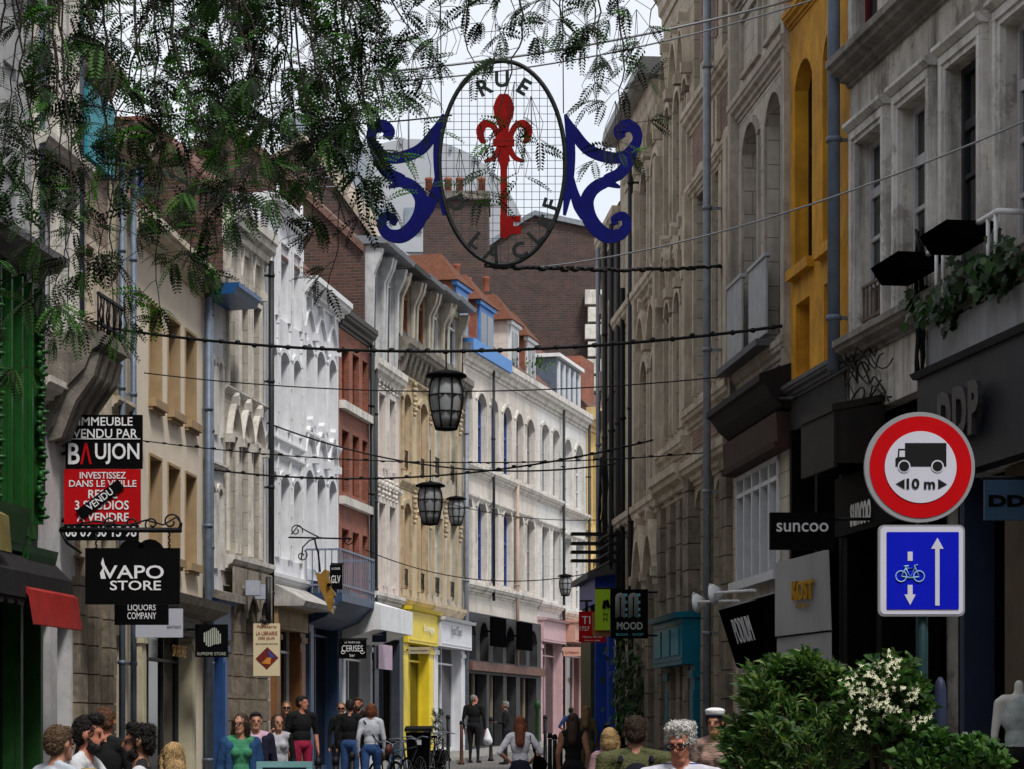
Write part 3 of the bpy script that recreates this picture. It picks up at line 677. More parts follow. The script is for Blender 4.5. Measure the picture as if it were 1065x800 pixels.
for z in (zb+.15, zb+.9):
    fbox(mb, f7, a, b, .8, .84, z, z+.04)
    for u in (a, b-.04): fbox(mb, f7, u, u+.04, .0, .8, z, z+.04)
for i in range(19): u = a+(b-a)*i/18; fbox(mb, f7, u-.012, u+.012, .81, .83, zb, zb+.92)
for i in range(6): w_ = .05+.14*i; fbox(mb, f7, a+.005, a+.03, w_, w_+.024, zb, zb+.92)
mb.build('balcony_railing', M('grey_blue_rail', (.16, .20, .27), .5), bc)

# --- house 8: red brick
r = house('red_brick_house', f8, 'slim red brick house with grouped narrow windows', HG)
zg = f8.g()-.3; zt = f8.z(356, 340)
xs = [(355.7, 363), (366.7, 373.5), (377, 382.5)]
o8 = OPS(f8, xs, 355.7, 360, 414)+OPS(f8, xs, 355.7, 446, 511)+OPS(f8, xs, 355.7, 549, 608)
hg = [(.2, f8.W-.2, zg+.3, f8.z(354, 655), 0)]
mb = MB(); wall(mb, f8, zg, zt, o8+hg, .2); mb.build('wall', brick_red, r)
mb = MB()
for y in (416, 515): fbox(mb, f8, .05, f8.W-.05, 0, .14, f8.z(355.7, y)-.22, f8.z(355.7, y)-.04)
mb.build('stone_sill_band', trim_pale, r)
mb = MB(); cornice(mb, f8, zt+.35, .4, .3); mb.build('cornice', M('dark_wood_cornice', (.04, .035, .03), .6), r)
for o in o8: window(f8, o, r, M('red_brown_frames', (.12, .03, .02), .5), glass, rows=2, cols=1, depth=.2)
body(f8, zg, zt, r, brick_dark)
sf = shopfront(f8, r, .02, f8.W-.02, zg+.2, f8.z(356, 665), f8.z(356, 628), whitep, white, whitep, glass_dark, pw=.25)
mb = MB(); zc = f8.z(356, 640); fext(mb, f8, -.1, f8.W+.3, [(0, zc+.5), (1.0, zc+.2), (1.0, zc-.35), (.85, zc-.35), (.1, zc-.6), (0, zc-.6)]); mb.build('shop_canopy', white, r)
pipe(f8, 383, .1, zg, zt, r, darkpipe, .06)

# --- house 9: pinkish white
r = house('pale_pink_house', f9, 'pale pink stuccoed house between the red brick and the ochre one', HG)
zg = f9.g()-.3; zt = f9.z(386, 372)
xs = [(391.5, 398), (402.5, 408.5)]
o9 = OPS(f9, xs, 391.5, 408, 484)+OPS(f9, xs, 391.5, 522, 608)
hg = [(.2, f9.W-.2, zg+.3, f9.z(386, 662), 0)]
pinkw = M('pale_pink_render', (.62, .53, .50), .8, .12, 2, .15, streak=.35, streakc=(.2, .17, .15))
mb = MB(); wall(mb, f9, zg, zt, o9+hg, .2); mb.build('wall', pinkw, r)
mb = MB()
for o in o9:
    surround(mb, f9, o, .13, .07)
    for du in (-.05, .5*(o[1]-o[0]), o[1]-o[0]+.05):
        for k in range(5): mb.ball(f9.P(o[0]+du+.04*math.sin(k*5+du*9), .08, o[3]+.16+k*.11), (.05, .07, .045+.02*(k % 2)), 4)
cornice(mb, f9, f9.z(386, 498), .2, .14); cornice(mb, f9, zt, .55, .32); cornice(mb, f9, f9.z(386, 615), .3, .25)
mb.build('moulding', trim_pale, r)
for o in o9: window(f9, o, r, whiteframe, glass_pale, depth=.2)
body(f9, zg, zt, r, brick_dark, ridge=0.4, roof=slate)
mb = MB(); fbox(mb, f9, .02, f9.W-.02, -.02, .12, f9.z(386, 662), f9.z(386, 636)); fbox(mb, f9, .02, .5, -.1, .12, zg, f9.z(386, 662)); fbox(mb, f9, f9.W-.45, f9.W-.02, -.1, .12, zg, f9.z(386, 662)); sf = mb.build('slate_shopfront', slatep, r)
mb = MB(); fbox(mb, f9, .5, f9.W-.45, -.25, -.2, zg, f9.z(386, 662)); mb.build('pane', glass_dark, sf)
mb = MB(); z_ = f9.z(400, 697); fbox(mb, f9, .3, f9.W*.55, .13, .16, z_, z_+.6); mb.build('lilac_panel', M('lilac_panel', (.42, .30, .40), .5), sf)
pipe(f9, 385.2, .13, f9.z(385, 640), zt-.3, r, darkpipe, .055)

# --- house 10: ochre/cream pair with dormers
r = house('ochre_stone_house', f10, 'ochre stone house with orange brown frames over the yellow and white shops', HG)
zg = f10.g()-.3; zt = f10.z(417, 352)
um = f10.u(446.5)
xs1 = [(418, 425.5), (435, 442.5)]; xs2 = [(450, 458), (466, 473.5)]
oa = OPS(f10, xs1, 418, 408, 488, .2)+OPS(f10, xs1, 418, 522, 612, .2)
ob = OPS(f10, xs2, 450, 420, 494, 0)+OPS(f10, xs2, 450, 537, 620, 0)
ochs = M('ochre_stone', (.52, .41, .26), .85, .22, 2, .25, streak=.5); wst = M('weathered_greige_stone', (.44, .39, .31), .85, .3, 2.2, .3, streak=.75)
hg = [(f10.u(417), f10.u(444), zg+.3, f10.z(420, 660), 0), (f10.u(449), f10.u(478), zg+.3, f10.z(420, 660), 0)]
mb = MB(); wall(mb, f10, zg, zt, oa+hg[:1], .19, 0, 0, 0, um); mb.build('wall', ochs, r)
mb = MB(); wall(mb, f10, zg, zt, ob+hg[1:], .19, 0, 0, um, f10.W); mb.build('wall', wst, r)
mb = MB()
for o in oa+ob:
    surround(mb, f10, o, .12, .07)
    u = o[1]+.35
    for k in range(7): mb.ball(f10.P(u+.05*math.sin(k*3), .08, o[3]+.35-k*.13), (.05+.03*(k % 2), .08, .06), 4)
cornice(mb, f10, f10.z(417, 498), .18, .12); cornice(mb, f10, zt-.9, .15, .12); cornice(mb, f10, f10.z(417, 620), .3, .22)
mb.build('moulding', M('ochre_trim', (.46, .37, .25), .85, .3, 3, .3, streak=.6), r)
mb = MB(); cornice(mb, f10, zt, .6, .42, -.1, f10.W, dent=.5); mb.build('cornice', trim_sooty, r)
for o in oa: window(f10, o, r, woodframe, M('warm_curtained_glass', (.20, .10, .05), .15, .4, 2, .02), guard=iron, depth=.19)
for o in ob: window(f10, o, r, whiteframe, glass_pale, guard=iron, depth=.19)
body(f10, zg, zt, r, brick_dark, ridge=2.6, run=1.6, roof=slate)
yb = f10.z(420, 660); ytop = f10.z(416, 634)
sf = shopfront(f10, r, f10.u(415.5), f10.u(447), zg+.2, f10.z(416, 668), ytop, yellowp, yellowp, yellowp, glass_dark, pw=.55, mull=2, bproj=.22)
text('bimga', f10.P(f10.u(437), .25, f10.z(437, 655)), f10.t.to_3d(), UP, .24, offwhite, sf, width=1.2)
sf = shopfront(f10, r, f10.u(447.5), f10.u(480), zg+.2, f10.z(448, 672), ytop-.1, whitep, whitep, whitep, glass_dark, pw=.5, mull=2, bproj=.3)
text('Just Sue', f10.P(f10.u(463), .33, f10.z(463, 658)), f10.t.to_3d(), UP, .34, M('grey_letters', (.12, .12, .14), .5), sf, width=1.3)
pipe(f10, 480.5, .13, f10.g(f10.W)+.1, zt-.4, r, greyp, .07)
# dormers over 9 and 10
for i, (x0, x1, yt, ybm) in enumerate([(386, 399, 254, 338), (400, 413, 266, 352), (416, 430, 280, 352), (432, 446, 291, 361), (448, 461, 302, 370), (464, 479, 313, 378)]):
    f = f9 if i < 2 else f10; par = [o for o in C.objects if o.name == ('pale_pink_house' if i < 2 else 'ochre_stone_house')][0]
    u0, u1 = f.u(x0), f.u(x1); z0, z1 = f.z(x0, ybm)-.1, f.z(x0, yt)
    z0 = zt-.1 if i > 1 else f9.z(386, 372)-.05
    dm_white = M('weathered_white_dormer', (.50, .51, .52), .7, .3, 4, .15, streak=.5); dmm = dm_white if i < 2 else M('weathered_cream_dormer', (.42, .38, .31), .7, .3, 4, .2, streak=.6)
    mb = MB(); 
    fbox(mb, f, u0, u0+.16, -1.6, -.02, z0, z1); fbox(mb, f, u1-.16, u1, -1.6, -.02, z0, z1); fbox(mb, f, u0+.16, u1-.16, -1.6, -.03, z1-.2, z1-.003)
    for u in (u0, u1-.18): fext(mb, f, u, u+.18, [(-.02, z1-.1), (.28, z1-.1), (.22, z1-.35), (.06, z1-.7), (.02, z0), (-.02, z0)])
    d_ = mb.build('dormer', dmm, par)
    mb = MB(); fext(mb, f, u0-.1, u1+.1, [(-1.7, z1), (.42, z1), (.46, z1+.1), (.3, z1+.16), (-1.7, z1+.3)]); mb.build('dormer_roof', zinc if i != 2 else M('dark_lead', (.05, .055, .06), .5), d_)
    mb = MB(); uu = (u0+u1)/2
    for a, b in ((u0+.17, uu-.02), (uu+.02, u1-.17)):
        fbox(mb, f, a, a+.07, -.2, -.12, z0+.1, z1-.21); fbox(mb, f, b-.07, b, -.2, -.12, z0+.1, z1-.21)
    fbox(mb, f, u0+.17, u1-.17, -.2, -.12, z1-.6, z1-.53)
    mb.build('dormer_frame', woodframe if i in (2, 3) else whiteframe, d_)
    mb = MB(); fbox(mb, f, u0+.165, u1-.165, -.24, -.215, z0, z1-.21); mb.build('dormer_pane', glass if i > 1 else glass_pale, d_)
    mb = MB(); fbox(mb, f, u1-.0, u1+.02, -1.5, -.04, z0, z1-.01); mb.build('dormer_cheek', M('zinc_cheek', (.09, .10, .12), .5, .3, 5, .1), d_)

# --- 11..13 long pale range
def lrange(f, name, label, ups, lows, yu, yl, rise, wallm, fr, zt):
    r = house(name, f, label, HG); zg = f.g()-.3
    return r, zg
ztr = f11.z(484, 357)
def longhouse(f, name, label, xs, xh, yh1, ys1, yh2, ys2, wallm, frames, zshop, rise=.3):
    r = house(name, f, label, HG); zg = f.g()-.3
    ops1 = OPS(f, xs, xh, yh1, ys1, rise); ops2 = OPS(f, xs, xh, yh2, ys2, rise)
    hg = [(.15, f.W-.15, zg+.3, zshop, 0)]
    mb = MB(); wall(mb, f, zg, ztr, ops1+ops2+hg, .22); mb.build('wall', wallm, r)
    mb = MB()
    for o in ops1+ops2: surround(mb, f, o, .1, .045)
    cornice(mb, f, ztr, .6, .36); cornice(mb, f, ops1[0][2]-.12, .3, .24); cornice(mb, f, ops2[0][2]-.12, .32, .26); cornice(mb, f, ops1[0][2]-1.0, .16, .12)
    mb.build('moulding', trim_pale, r)
    for i, o in enumerate(ops1+ops2): window(f, o, r, frames[(i % len(xs)) % len(frames)], glass_pale, depth=.22)
    return r, zg
palew = BR('painted_ashlar', (.62, .57, .52), (.58, .53, .48), (.40, .36, .32), .6, .35, .006, .8, .15, .15, .3)
whiteash = BR('white_ashlar', (.66, .65, .63), (.62, .61, .59), (.42, .40, .38), .55, .33, .006, .8, .15, .12, .3)
zsh = f11.z(484, 636)
r11, zg = longhouse(f11, 'long_pale_house', 'long pale stone house with blue frames over the black arcade shop', [(482.9, 490), (495.5, 505), (509.8, 517), (522.5, 531.5), (535.6, 543.5), (547, 555)], 496, 407, 481, 518.5, 603, palew, [blueframe]*4+[greyframe]*2, zsh-.05)
body(f11, zg, ztr, r11, brick_dark, ridge=2.3, run=2.2)
mb = MB(); fbox(mb, f11, 0, f11.W*.5, 0, .3, ztr-.25, ztr+.12); mb.build('blue_gutter', M('sky_blue_paint', (.06, .22, .55), .45, .15, 4, .05), r11)
arc = M('charcoal_arcade', (.035, .035, .038), .6, .4, 4, .2, streak=.3)
oz = [(f11.u(a), f11.u(b), f11.z(484, 686), f11.z(484, 645), .4) for a, b in ((483.5, 491), (495, 504), (509, 519), (522.5, 531.5), (536, 543.5), (547, 555))]
ozg = [(f11.u(a), f11.u(b), zg+.5, f11.z(484, 700), 0) for a, b in ((483.5, 502), (505, 519.5), (522, 533), (537, 554))]
mb = MB(); 
class Off(Fa):
    def __init__(s, f, d): s.A = f.A+f.n*d; s.B = f.B+f.n*d; s.xa = f.xa; s.xb = f.xb; s.t = f.t; s.n = f.n; s.W = f.W
fo = Off(f11, .12); wall(mb, fo, zg, zsh, oz+ozg, .3, 0, 0, .02, f11.W-.02); ar = mb.build('arcade', arc, r11)
mb = MB()
for o in oz+ozg: fbox(mb, fo, o[0], o[1], -.3, -.28, o[2], o[3]-.02)
mb.build('pane', glass_dark, ar)
mb = MB(); fbox(mb, fo, 0.02, f11.W-.02, 0, .15, f11.z(484, 697), f11.z(484, 688)); mb.build('rusty_band', M('brown_band', (.14, .075, .06), .7, .4, 4, .2), ar)
mb = MB()
for o in ozg: 
    for q in (.33, .66): u = o[0]+(o[1]-o[0])*q; fbox(mb, fo, u-.03, u+.03, -.27, -.2, zg+.5, o[3])
mb.build('window_frame', M('tan_frame', (.25, .20, .14), .6), ar)
mb = MB()
for x0, x1 in ((495, 509), (523, 537)):
    u0, u1 = f11.u(x0), f11.u(x1); zz = f11.z(496, 672); fbox(mb, fo, u0, u1, .3, .4, zz, zz+.85); fbox(mb, fo, u0+.2, u0+.25, 0, .3, zz+.4, zz+.45)
mb.build('sign_board', blackm, ar)
for x in (509.2,): pipe(f11, x, .13, f11.z(509, 625), ztr-.4, r11, darkpipe, .045)
pipe(f11, 534, .13, f11.z(534, 700), f11.z(534, 500), r11, M('pinkish_pipe', (.40, .30, .25), .6), .06)
# tiled roof dormers
skyb = M('sky_blue_paint')
for x0, x1, yt, yb_, mm, fr in ((484, 497, 292, 350, brick_red, skyb), (508, 523, 312, 362, brick_red, skyb), (540, 549, 333, 374, palew, whiteframe), (557, 566, 350, 388, brick_red, whiteframe)):
    f = f11; u0, u1 = f.u(x0), f.u(x1); z0 = ztr-.1; z1 = f.z(x0, yt)
    mb = MB(); fbox(mb, f, u0-.1, u1, -2.2, -.35, z0, z1); d_ = mb.build('dormer', mm, r11)
    mb = MB(); c = (u0+u1)/2-.05; P_ = [f.P(u0-.3, -.15, z1), f.P(u1+.2, -.15, z1), f.P(u1+.2, -2.4, z1), f.P(u0-.3, -2.4, z1)]; q = [f.P(c, -.9, z1+.95), f.P(c, -2.4, z1+.95)]
    for fc in ((P_[0], P_[1], q[0]), (P_[1], P_[2], q[1], q[0]), (P_[2], P_[3], q[1]), (P_[3], P_[0], q[0], q[1]), (P_[3], P_[2], P_[1], P_[0])): mb.poly(fc)
    mb.build('dormer_roof', M('warm_clay_tiles', (.13, .048, .026), .85, .4, 9, .6), d_)
    mb = MB(); fbox(mb, f, u0+.05, u1-.05, -.36, -.28, z0, z1-.02); fbox(mb, f, u0-.15, u1+.05, -.36, -.2, z1-.12, z1-.004); fo_ = mb.build('dormer_frame', fr, d_)
    mb = MB(); c = (u0+u1)/2
    for a, b in ((u0+.15, c-.05), (c+.05, u1-.15)): fbox(mb, f, a, b, -.28, -.27, z0+.3, z1-.3)
    mb.build('dormer_pane', glass_pale, d_)
zsh = f12.z(560, 641)
r12, zg = longhouse(f12, 'pale_middle_house', 'white ashlar house above the tall pink shopfront', [(562.6, 570), (574, 581)], 563, 440, 510, 544, 622, whiteash, [greyframe], zsh, .15)
body(f12, zg, ztr, r12, brick_dark, ridge=2.0, run=2.0)
sf = shopfront(f12, r12, .03, f12.W-.03, zg+.2, f12.z(560, 667), f12.z(560, 645), pinkp, pinkp, pinkp, glass_dark, pw=.25, mull=2, bproj=.2)
for i, chh in enumerate('MAISON'): text(chh, f12.P(f12.W-.15, .13, f12.z(580, 674+i*11)), f12.t.to_3d(), UP, .18, M('grey_letters'), sf)
pipe(f12, 582.3, .14, f12.g()+.3, ztr-.3, r12, darkpipe, .05)
r13, zg = longhouse(f13, 'white_corner_house', 'bright white house beyond the dark pipe over the salmon shop', [(586.3, 593.6), (598, 605.6)], 586, 455, 523, 554, 631, whiteash, [whiteframe], f13.z(585, 645), .3)
body(f13, zg, ztr, r13, brick_dark, ridge=1.6, run=2.0)
sf = shopfront(f13, r13, .03, f13.W-.03, zg+.2, f13.z(585, 668), f13.z(585, 648), salmon, salmon, pinkp, glass_dark, pw=.3, mull=3, bproj=.5)
pipe(f13, 609, .14, f13.g()+.3, ztr-.3, r13, darkpipe, .05)
mb = MB(); fbox(mb, f13, .2, f13.W-.2, -1.9, -.2, ztr, f13.z(586, 372)); d_ = mb.build('dormer', zincblue, r13)
mb = MB()
for i in range(5): u = .35+(f13.W-.9)*i/4; fbox(mb, f13, u, u+.12, -.2, -.12, ztr+.1, f13.z(586, 376))
mb.build('dormer_frame', whiteframe, d_)
mb = MB(); fbox(mb, f13, .1, f13.W-.1, -2, -.05, f13.z(586, 372)+.003, f13.z(586, 372)+.12); mb.build('dormer_roof', white, d_)
# --- 14 yellow end house
r = house('yellow_end_house', f14, 'yellow house closing the view where the street bends', HG); zg = f14.g()-.3; zt = f14.z(611, 424)
xs = [(615, 619.3), (622, 626), (630, 636)]
oo = OPS(f14, xs, 615, 470, 545, .15)+OPS(f14, xs, 615, 580, 650, .15)+[(f14.u(612), f14.u(640), zg+.3, f14.z(612, 720), 0)]
mb = MB(); wall(mb, f14, zg, zt, oo, .3); mb.build('wall', M('soft_yellow_render', (.62, .43, .15), .8, .15, 2, .15, streak=.25), r)
mb = MB(); cornice(mb, f14, zt, .8, .6); cornice(mb, f14, f14.z(615, 553), .25, .2); cornice(mb, f14, f14.z(612, 705), .5, .4)
for o in oo[:6]: surround(mb, f14, o, .12, .06)
mb.build('moulding', M('yellow_trim', (.58, .43, .20), .8, .2, 3, .2, streak=.4), r)
for o in oo[:6]: window(f14, o, r, M('green_frames', (.10, .22, .18), .5), glass)
window(f14, oo[6], r, darkframe, glass_dark, cols=5)
body(f14, zg, zt, r, brick_dark, ridge=2.5, run=2.5)
mb = MB(); fbox(mb, f14, .4, 2.2, -2.2, -.3, zt, zt+1.9); d_ = mb.build('dormer', brick_red, r)
KC[0] = 1.0
# ================= RIGHT SIDE =================
D_884 = 27.1
D_822 = dep(822, 884, D_884, 220); D_765 = dep(765, 822, D_822, 290); D_718 = dep(718, 765, D_765, 300)
D_690 = dep(690, 718, D_718, 300); D_645 = dep(645, 690, D_690, 330); D_626 = dep(626, 645, D_645, 350)
g1 = Fa(884, D_884, 1330, dep(1330, 884, D_884, 150)); g2 = Fa(822, D_822, 884, D_884); g3 = Fa(765, D_765, 822, D_822)
g4 = Fa(718, D_718, 765, D_765); g5 = Fa(690, D_690, 718, D_718); g6 = Fa(645, D_645, 690, D_690); g7 = Fa(626, D_626, 645, D_645)
# --- peeling grey house
r = house('peeling_grey_house', g1, 'peeling grey stucco house over the black shopfronts at right', HG)
zg = g1.g(g1.W)-.3; zt = 14.5; zl = g1.z(884, 356); zc = g1.z(884, 66)
xs = [(894, 921), (939, 968), (989, 1021), (1046, 1080), (1112, 1150), (1185, 1228)]
og = OPS(g1, xs, 894, 150, 347); og2 = [(g1.u(a-4), g1.u(b-4), zc+.05, zc+2.3, 0) for a, b in xs]
peel = M('peeling_grey_stucco', (.56, .53, .48), .9, .4, 1.6, .6, streak=.95, streakc=(.055, .048, .04), bscale=7, patch=.6, patchc=(.15, .13, .11))
zs = g1.z(980, 400)
u_a = g1.u(975); zdd = g1.z(1013, 494); holes = [(.05, u_a-.1, zg, g1.z(884, 437), 0), (u_a+.1, g1.W-.1, zg, zdd, 0)]
mb = MB(); wall(mb, g1, zg, zt, og+og2+holes, .19); mb.build('wall', peel, r)
mb = MB()
for o in og:
    surround(mb, g1, o, .17, .06, hood=0); surround(mb, g1, (o[0]-.06, o[1]+.06, o[2], o[3]+.06, 0), .09, .085)
    fext(mb, g1, o[0]-.2, o[1]+.2, [(0, o[3]+.17), (.09, o[3]+.17), (.15, o[3]+.22), (.15, o[3]+.26), (0, o[3]+.28)])
for o in og2: surround(mb, g1, o, .14, .05)
mb.build('window_surround', M('grey_stucco_trim', (.66, .64, .61), .85, .3, 2.5, .4, streak=.8, patch=.5, patchc=(.2, .19, .17)), r)
mb = MB(); cornice(mb, g1, zc, .30, .30); cornice(mb, g1, zl, .26, .22); cornice(mb, g1, zt, .7, .7); mb.build('cornice', M('sooty_grey_trim', (.24, .22, .20), .9, .45, 3, .4, streak=.85), r)
for i, o in enumerate(og): window(g1, o, r, M('pale_old_frame', (.45, .45, .47), .5, .2, 4, .1, streak=.3) if i not in (2,) else darkframe, glass, rows=4, cols=1 if i > 1 else 2, guard=M('rusty_guard', (.16, .12, .09), .8, .4, 9, .2) if i < 2 else None, depth=.19, fw=.075)
for o in og2: window(g1, o, r, M('oxblood_frame', (.12, .01, .015), .5, .3, 4, .1), glass, depth=.19)
body(g1, zg, zt, r, brick_dark)
# shop A: black frontage with canopy box
mb = MB(); z0 = g1.z(884, 437)
fbox(mb, g1, .06, u_a-.11, -.35, -.25, zg, z0-.002); 
shop = mb.build('black_shopfront', blackm, r)
mb = MB(); 
for u in (.1, u_a*.45, u_a-.35): fbox(mb, g1, u, u+.18, -.25, .12, zg, z0-.5)
fbox(mb, g1, .05, u_a-.1, -.25, .2, g1.z(884, 560), g1.z(884, 500)); mb.build('fascia', black, shop)
text('suncoo', g1.P(g1.u(914), .215, g1.z(914, 534)), g1.t.to_3d(), UP, .26, offwhite, shop, width=.75, bold=.02)
mb = MB(); fbox(mb, g1, .1, u_a-.5, -.249, -.24, zg+.3, g1.z(884, 565)); mb.build('pane', glass_dark, shop)
# shop B: long black fascia and glass
mb = MB(); fbox(mb, g1, u_a+.11, g1.W-.11, -.38, -.3, zg, zdd-.01); shop = mb.build('dark_shopfront', blackm, r)
mb = MB(); zf1 = g1.z(980, 394); fbox(mb, g1, u_a, g1.W-.05, .01, .22, zdd+.0, zf1); fext(mb, g1, u_a-.03, g1.W, [(0, zf1+.002), (.26, zf1+.002), (.3, zf1+.06), (0, zf1+.1)])
mb.build('fascia', M('anthracite_fascia', (.018, .020, .028), .5, .3, 2, .05, streak=.2), shop)
text('DDP', g1.P(g1.u(1031), .30, g1.z(1031, 430)), g1.t.to_3d(), UP, .52, M('steel_letters', (.05, .05, .055), .35, metal=.4), shop, width=1.15, bold=.05, ext=.05, spacing=1.1)
mb = MB()
for x, w_ in ((1000, .22),): u = g1.u(x); fbox(mb, g1, u, u+w_*.6, -.3, .02, zg, zdd-.01)
mb.build('pilaster', M('midnight_pilaster', (.02, .028, .06), .5, .2, 3, .05), shop)
mb = MB(); u = g1.u(1043); fbox(mb, g1, u, g1.W-.2, -.2, -.02, zg+.1, zdd-.02); mb.build('beige_display_wall', M('beige_display', (.075, .052, .033), .7, .3, 2, .05), shop)
mb = MB(); fbox(mb, g1, u_a-.13, u_a+.14, -.05, .03, zg, zdd+.1); mb.build('black_pier', blackm, shop)
mb = MB(); u0, u1 = g1.u(903), g1.u(983); fbox(mb, g1, u_a+.15, u1, -.3, -.29, zg+.4, zdd-.3); fbox(mb, g1, u0, g1.u(940), -.23, -.22, zg+.4, g1.z(903, 600)); mb.build('pane', glass_dark, shop)
mb = MB(); u = g1.u(985); z1_ = g1.z(985, 330); fbox(mb, g1, u-.35, g1.W-.1, .01, .10, g1.z(980, 392)+.12, g1.z(979, 342)); mb.build('sheet_metal_panel', M('galvanised_sheet', (.33, .34, .37), .55, .25, 1.5, .08, streak=.6, streakc=(.12, .12, .13)), r)
# open canopy box over shop A
cb = MB(); ua, ub = g1.u(884)-2.2, g1.u(921)
zA = g1.z(884, 433)
fext(cb, g1, .02, ub, [(0, zA+.08), (.62, zA-.05), (.62, zA-.13), (0, zA)]); fbox(cb, g1, .02, ub, .56, .60, zA-.75, zA-.13)
for u in (.03, ub-.07): fbox(cb, g1, u, u+.05, .0, .56, zA-.7, zA-.05)
cb.build('shop_canopy', M('brown_black_canopy', (.016, .013, .011), .6, .4, 3, .15, streak=.3), r)
pipe(g1, 878, .16, g1.z(884, 385), zt, r, M('blue_grey_pipe', (.15, .19, .25), .5, .2, 5, .05), .075, u=-.12)
mb = MB(); random.seed(5)
for i in range(18):                                        # loose cabling on the wall
    z = g1.z(884, 395)+random.uniform(-.5, .3); u = random.uniform(-.1, .1); pts = []
    for k in range(17): pts.append(g1.P(u+k*(.05+.004*i), .05+.03*math.sin(k*.7+i)+.02, z+.10*math.sin(k*.6+i*1.7)-.02*k*(i % 3)))
    mb.tube(pts, random.uniform(.006, .013), 5)
for i in range(6):
    u = g1.u(972)+random.uniform(-.1, .1); pts = [g1.P(u+random.uniform(-.06, .06), .12+.03*i % .1, g1.z(972, 240+k*22)) for k in range(8)]; mb.tube(pts, .018, 5)
mb.build('loose_cabling', iron, r)
# --- yellow house
r = house('mustard_yellow_house', g2, 'narrow mustard yellow house between grey and stone facades', HG)
zg = g2.g()-.3; zt = 15
mus = M('mustard_render', (.64, .31, .022), .8, .4, 1.4, .4, streak=.7, streakc=(.13, .08, .02), bscale=8, patch=.4, patchc=(.36, .16, .02))
oA = OPS(g2, [(826.5, 844.5), (855.5, 871)], 826.5, 72, 281, .28); oA2 = [(a, b, d+.9, d+3.2, 0) for a, b, c, d, e in oA]
oB = OPS(g2, [(827.5, 842), (857, 871)], 827, 318, 396)
zf = g2.z(822, 408); hg = [(.1, g2.W-.1, zg, g2.z(822, 450), 0)]
mb = MB(); wall(mb, g2, zf, zt, oA+oB+oA2, .26); mb.build('wall', mus, r)
mb = MB(); wall(mb, g2, zg, zf, hg, .4); mb.build('ground_floor_wall', M('dark_grey_render', (.035, .033, .032), .8, .3, 3, .2, streak=.4), r)
mb = MB(); cornice(mb, g2, zf+.06, .18, .14); mb.build('ledge', M('grey_lead_edge'), r)
mb = MB()
for o in oA: fbox(mb, g2, o[0]-.1, o[1]+.1, 0, .1, o[2]-.14, o[2]-.01)
cornice(mb, g2, oA[0][3]+.75, .2, .12); mb.build('sill', mus, r)
for o in oA+oA2: window(g2, o, r, M('black_brown_frame', (.015, .012, .01), .5), glass, rows=3, cols=1, depth=.26)
for o in oB: window(g2, o, r, M('amber_shutter', (.42, .15, .015), .6, .3, 4, .2), M('amber_panel', (.30, .10, .012), .6, .3, 4, .2), rows=1, cols=1, depth=.26)
backing(g2, r, .1, g2.W-.1, zg, g2.z(822, 450), -.45, blackm)
sfx = MB()
for u in (.15, g2.W*.5, g2.W-.3): fbox(sfx, g2, u, u+.12, -.3, .05, zg, g2.z(822, 450))
sfx.build('shop_frame', black, r)
body(g2, zg, zt, r, brick_dark)
KC[0] = .55
# --- stone house with grey shutters, oak shop cornice and tall white window
r = house('shuttered_stone_house', g3, 'pale stone house with two grey slatted panels below arched windows', HG)
zg = g3.g()-.3; zt = 16.5
o3 = OPS(g3, [(774, 789.5), (798, 814.5)], 774, 138, 376, .32); zst = g3.z(768, 108)
o3u = [(a, b, zst+1.75, zst+4.2, 0) for a, b, *_ in o3]
zf = g3.z(766, 420); wz0, wz1 = g3.z(767, 607), g3.z(767, 497)
ow = [(g3.u(767), g3.u(811), wz0, wz1, 0), (g3.u(768), g3.u(812), zg, g3.z(767, 628), 0)]
mb = MB(); wall(mb, g3, zg, zt, o3+o3u+ow, .24); mb.build('wall', BR('pale_block_stone', (.54, .49, .41), (.46, .415, .35), (.2, .18, .15), .5, .33, .008, streak=.5, bump=.4), r)
mb = MB()
for z in (zst, zst+1.6): cornice(mb, g3, z, .3, .25)
for o in o3: surround(mb, g3, o, .1, .04)
for o in o3:                                               # sunk panels between the string courses
    a, b = o[0]-.1, o[1]+.15; z0, z1 = zst+.25, zst+1.15
    fbox(mb, g3, a, b, 0, .05, z0, z0+.07); fbox(mb, g3, a, b, 0, .05, z1-.07, z1); fbox(mb, g3, a, a+.07, 0, .05, z0+.07, z1-.07); fbox(mb, g3, b-.07, b, 0, .05, z0+.07, z1-.07)
cornice(mb, g3, g3.z(766, 391), .3, .2); cornice(mb, g3, zt, .8, .7)
fbox(mb, g3, 0.02, .2, 0, .12, zf, zt-1); fbox(mb, g3, g3.W-.22, g3.W-.02, 0, .08, zf, zt-1); mb.build('moulding', M('warm_stone_trim', (.42, .37, .31), .85, .35, 2.5, .3, streak=.7), r)
for o in o3+o3u: window(g3, o, r, greyframe, glass, rows=3, depth=.24)
for x0, x1, yt, yb_ in ((766.6, 782, 303, 381), (789.5, 808, 284, 361)):
    mb = MB(); a, b = g3.u(x0), g3.u(x1); z0, z1 = g3.z(x0, yb_), g3.z(x0, yt); n = 7
    for i in range(n): fbox(mb, g3, a+(b-a)*i/n+.006, a+(b-a)*(i+1)/n-.006, .12, .15, z0, z1)
    fbox(mb, g3, a-.02, b+.02, .09, .17, z1, z1+.05); mb.build('slatted_panel', M('grey_slats', (.40, .41, .43), .6, .2, 6, .1, streak=.3), r)
mb = MB(); fbox(mb, g3, g3.u(765.5), g3.u(809), .0, .3, g3.z(766, 391)-.02, g3.z(766, 391)+.07); mb.build('lead_ledge', M('grey_lead_edge'), r)
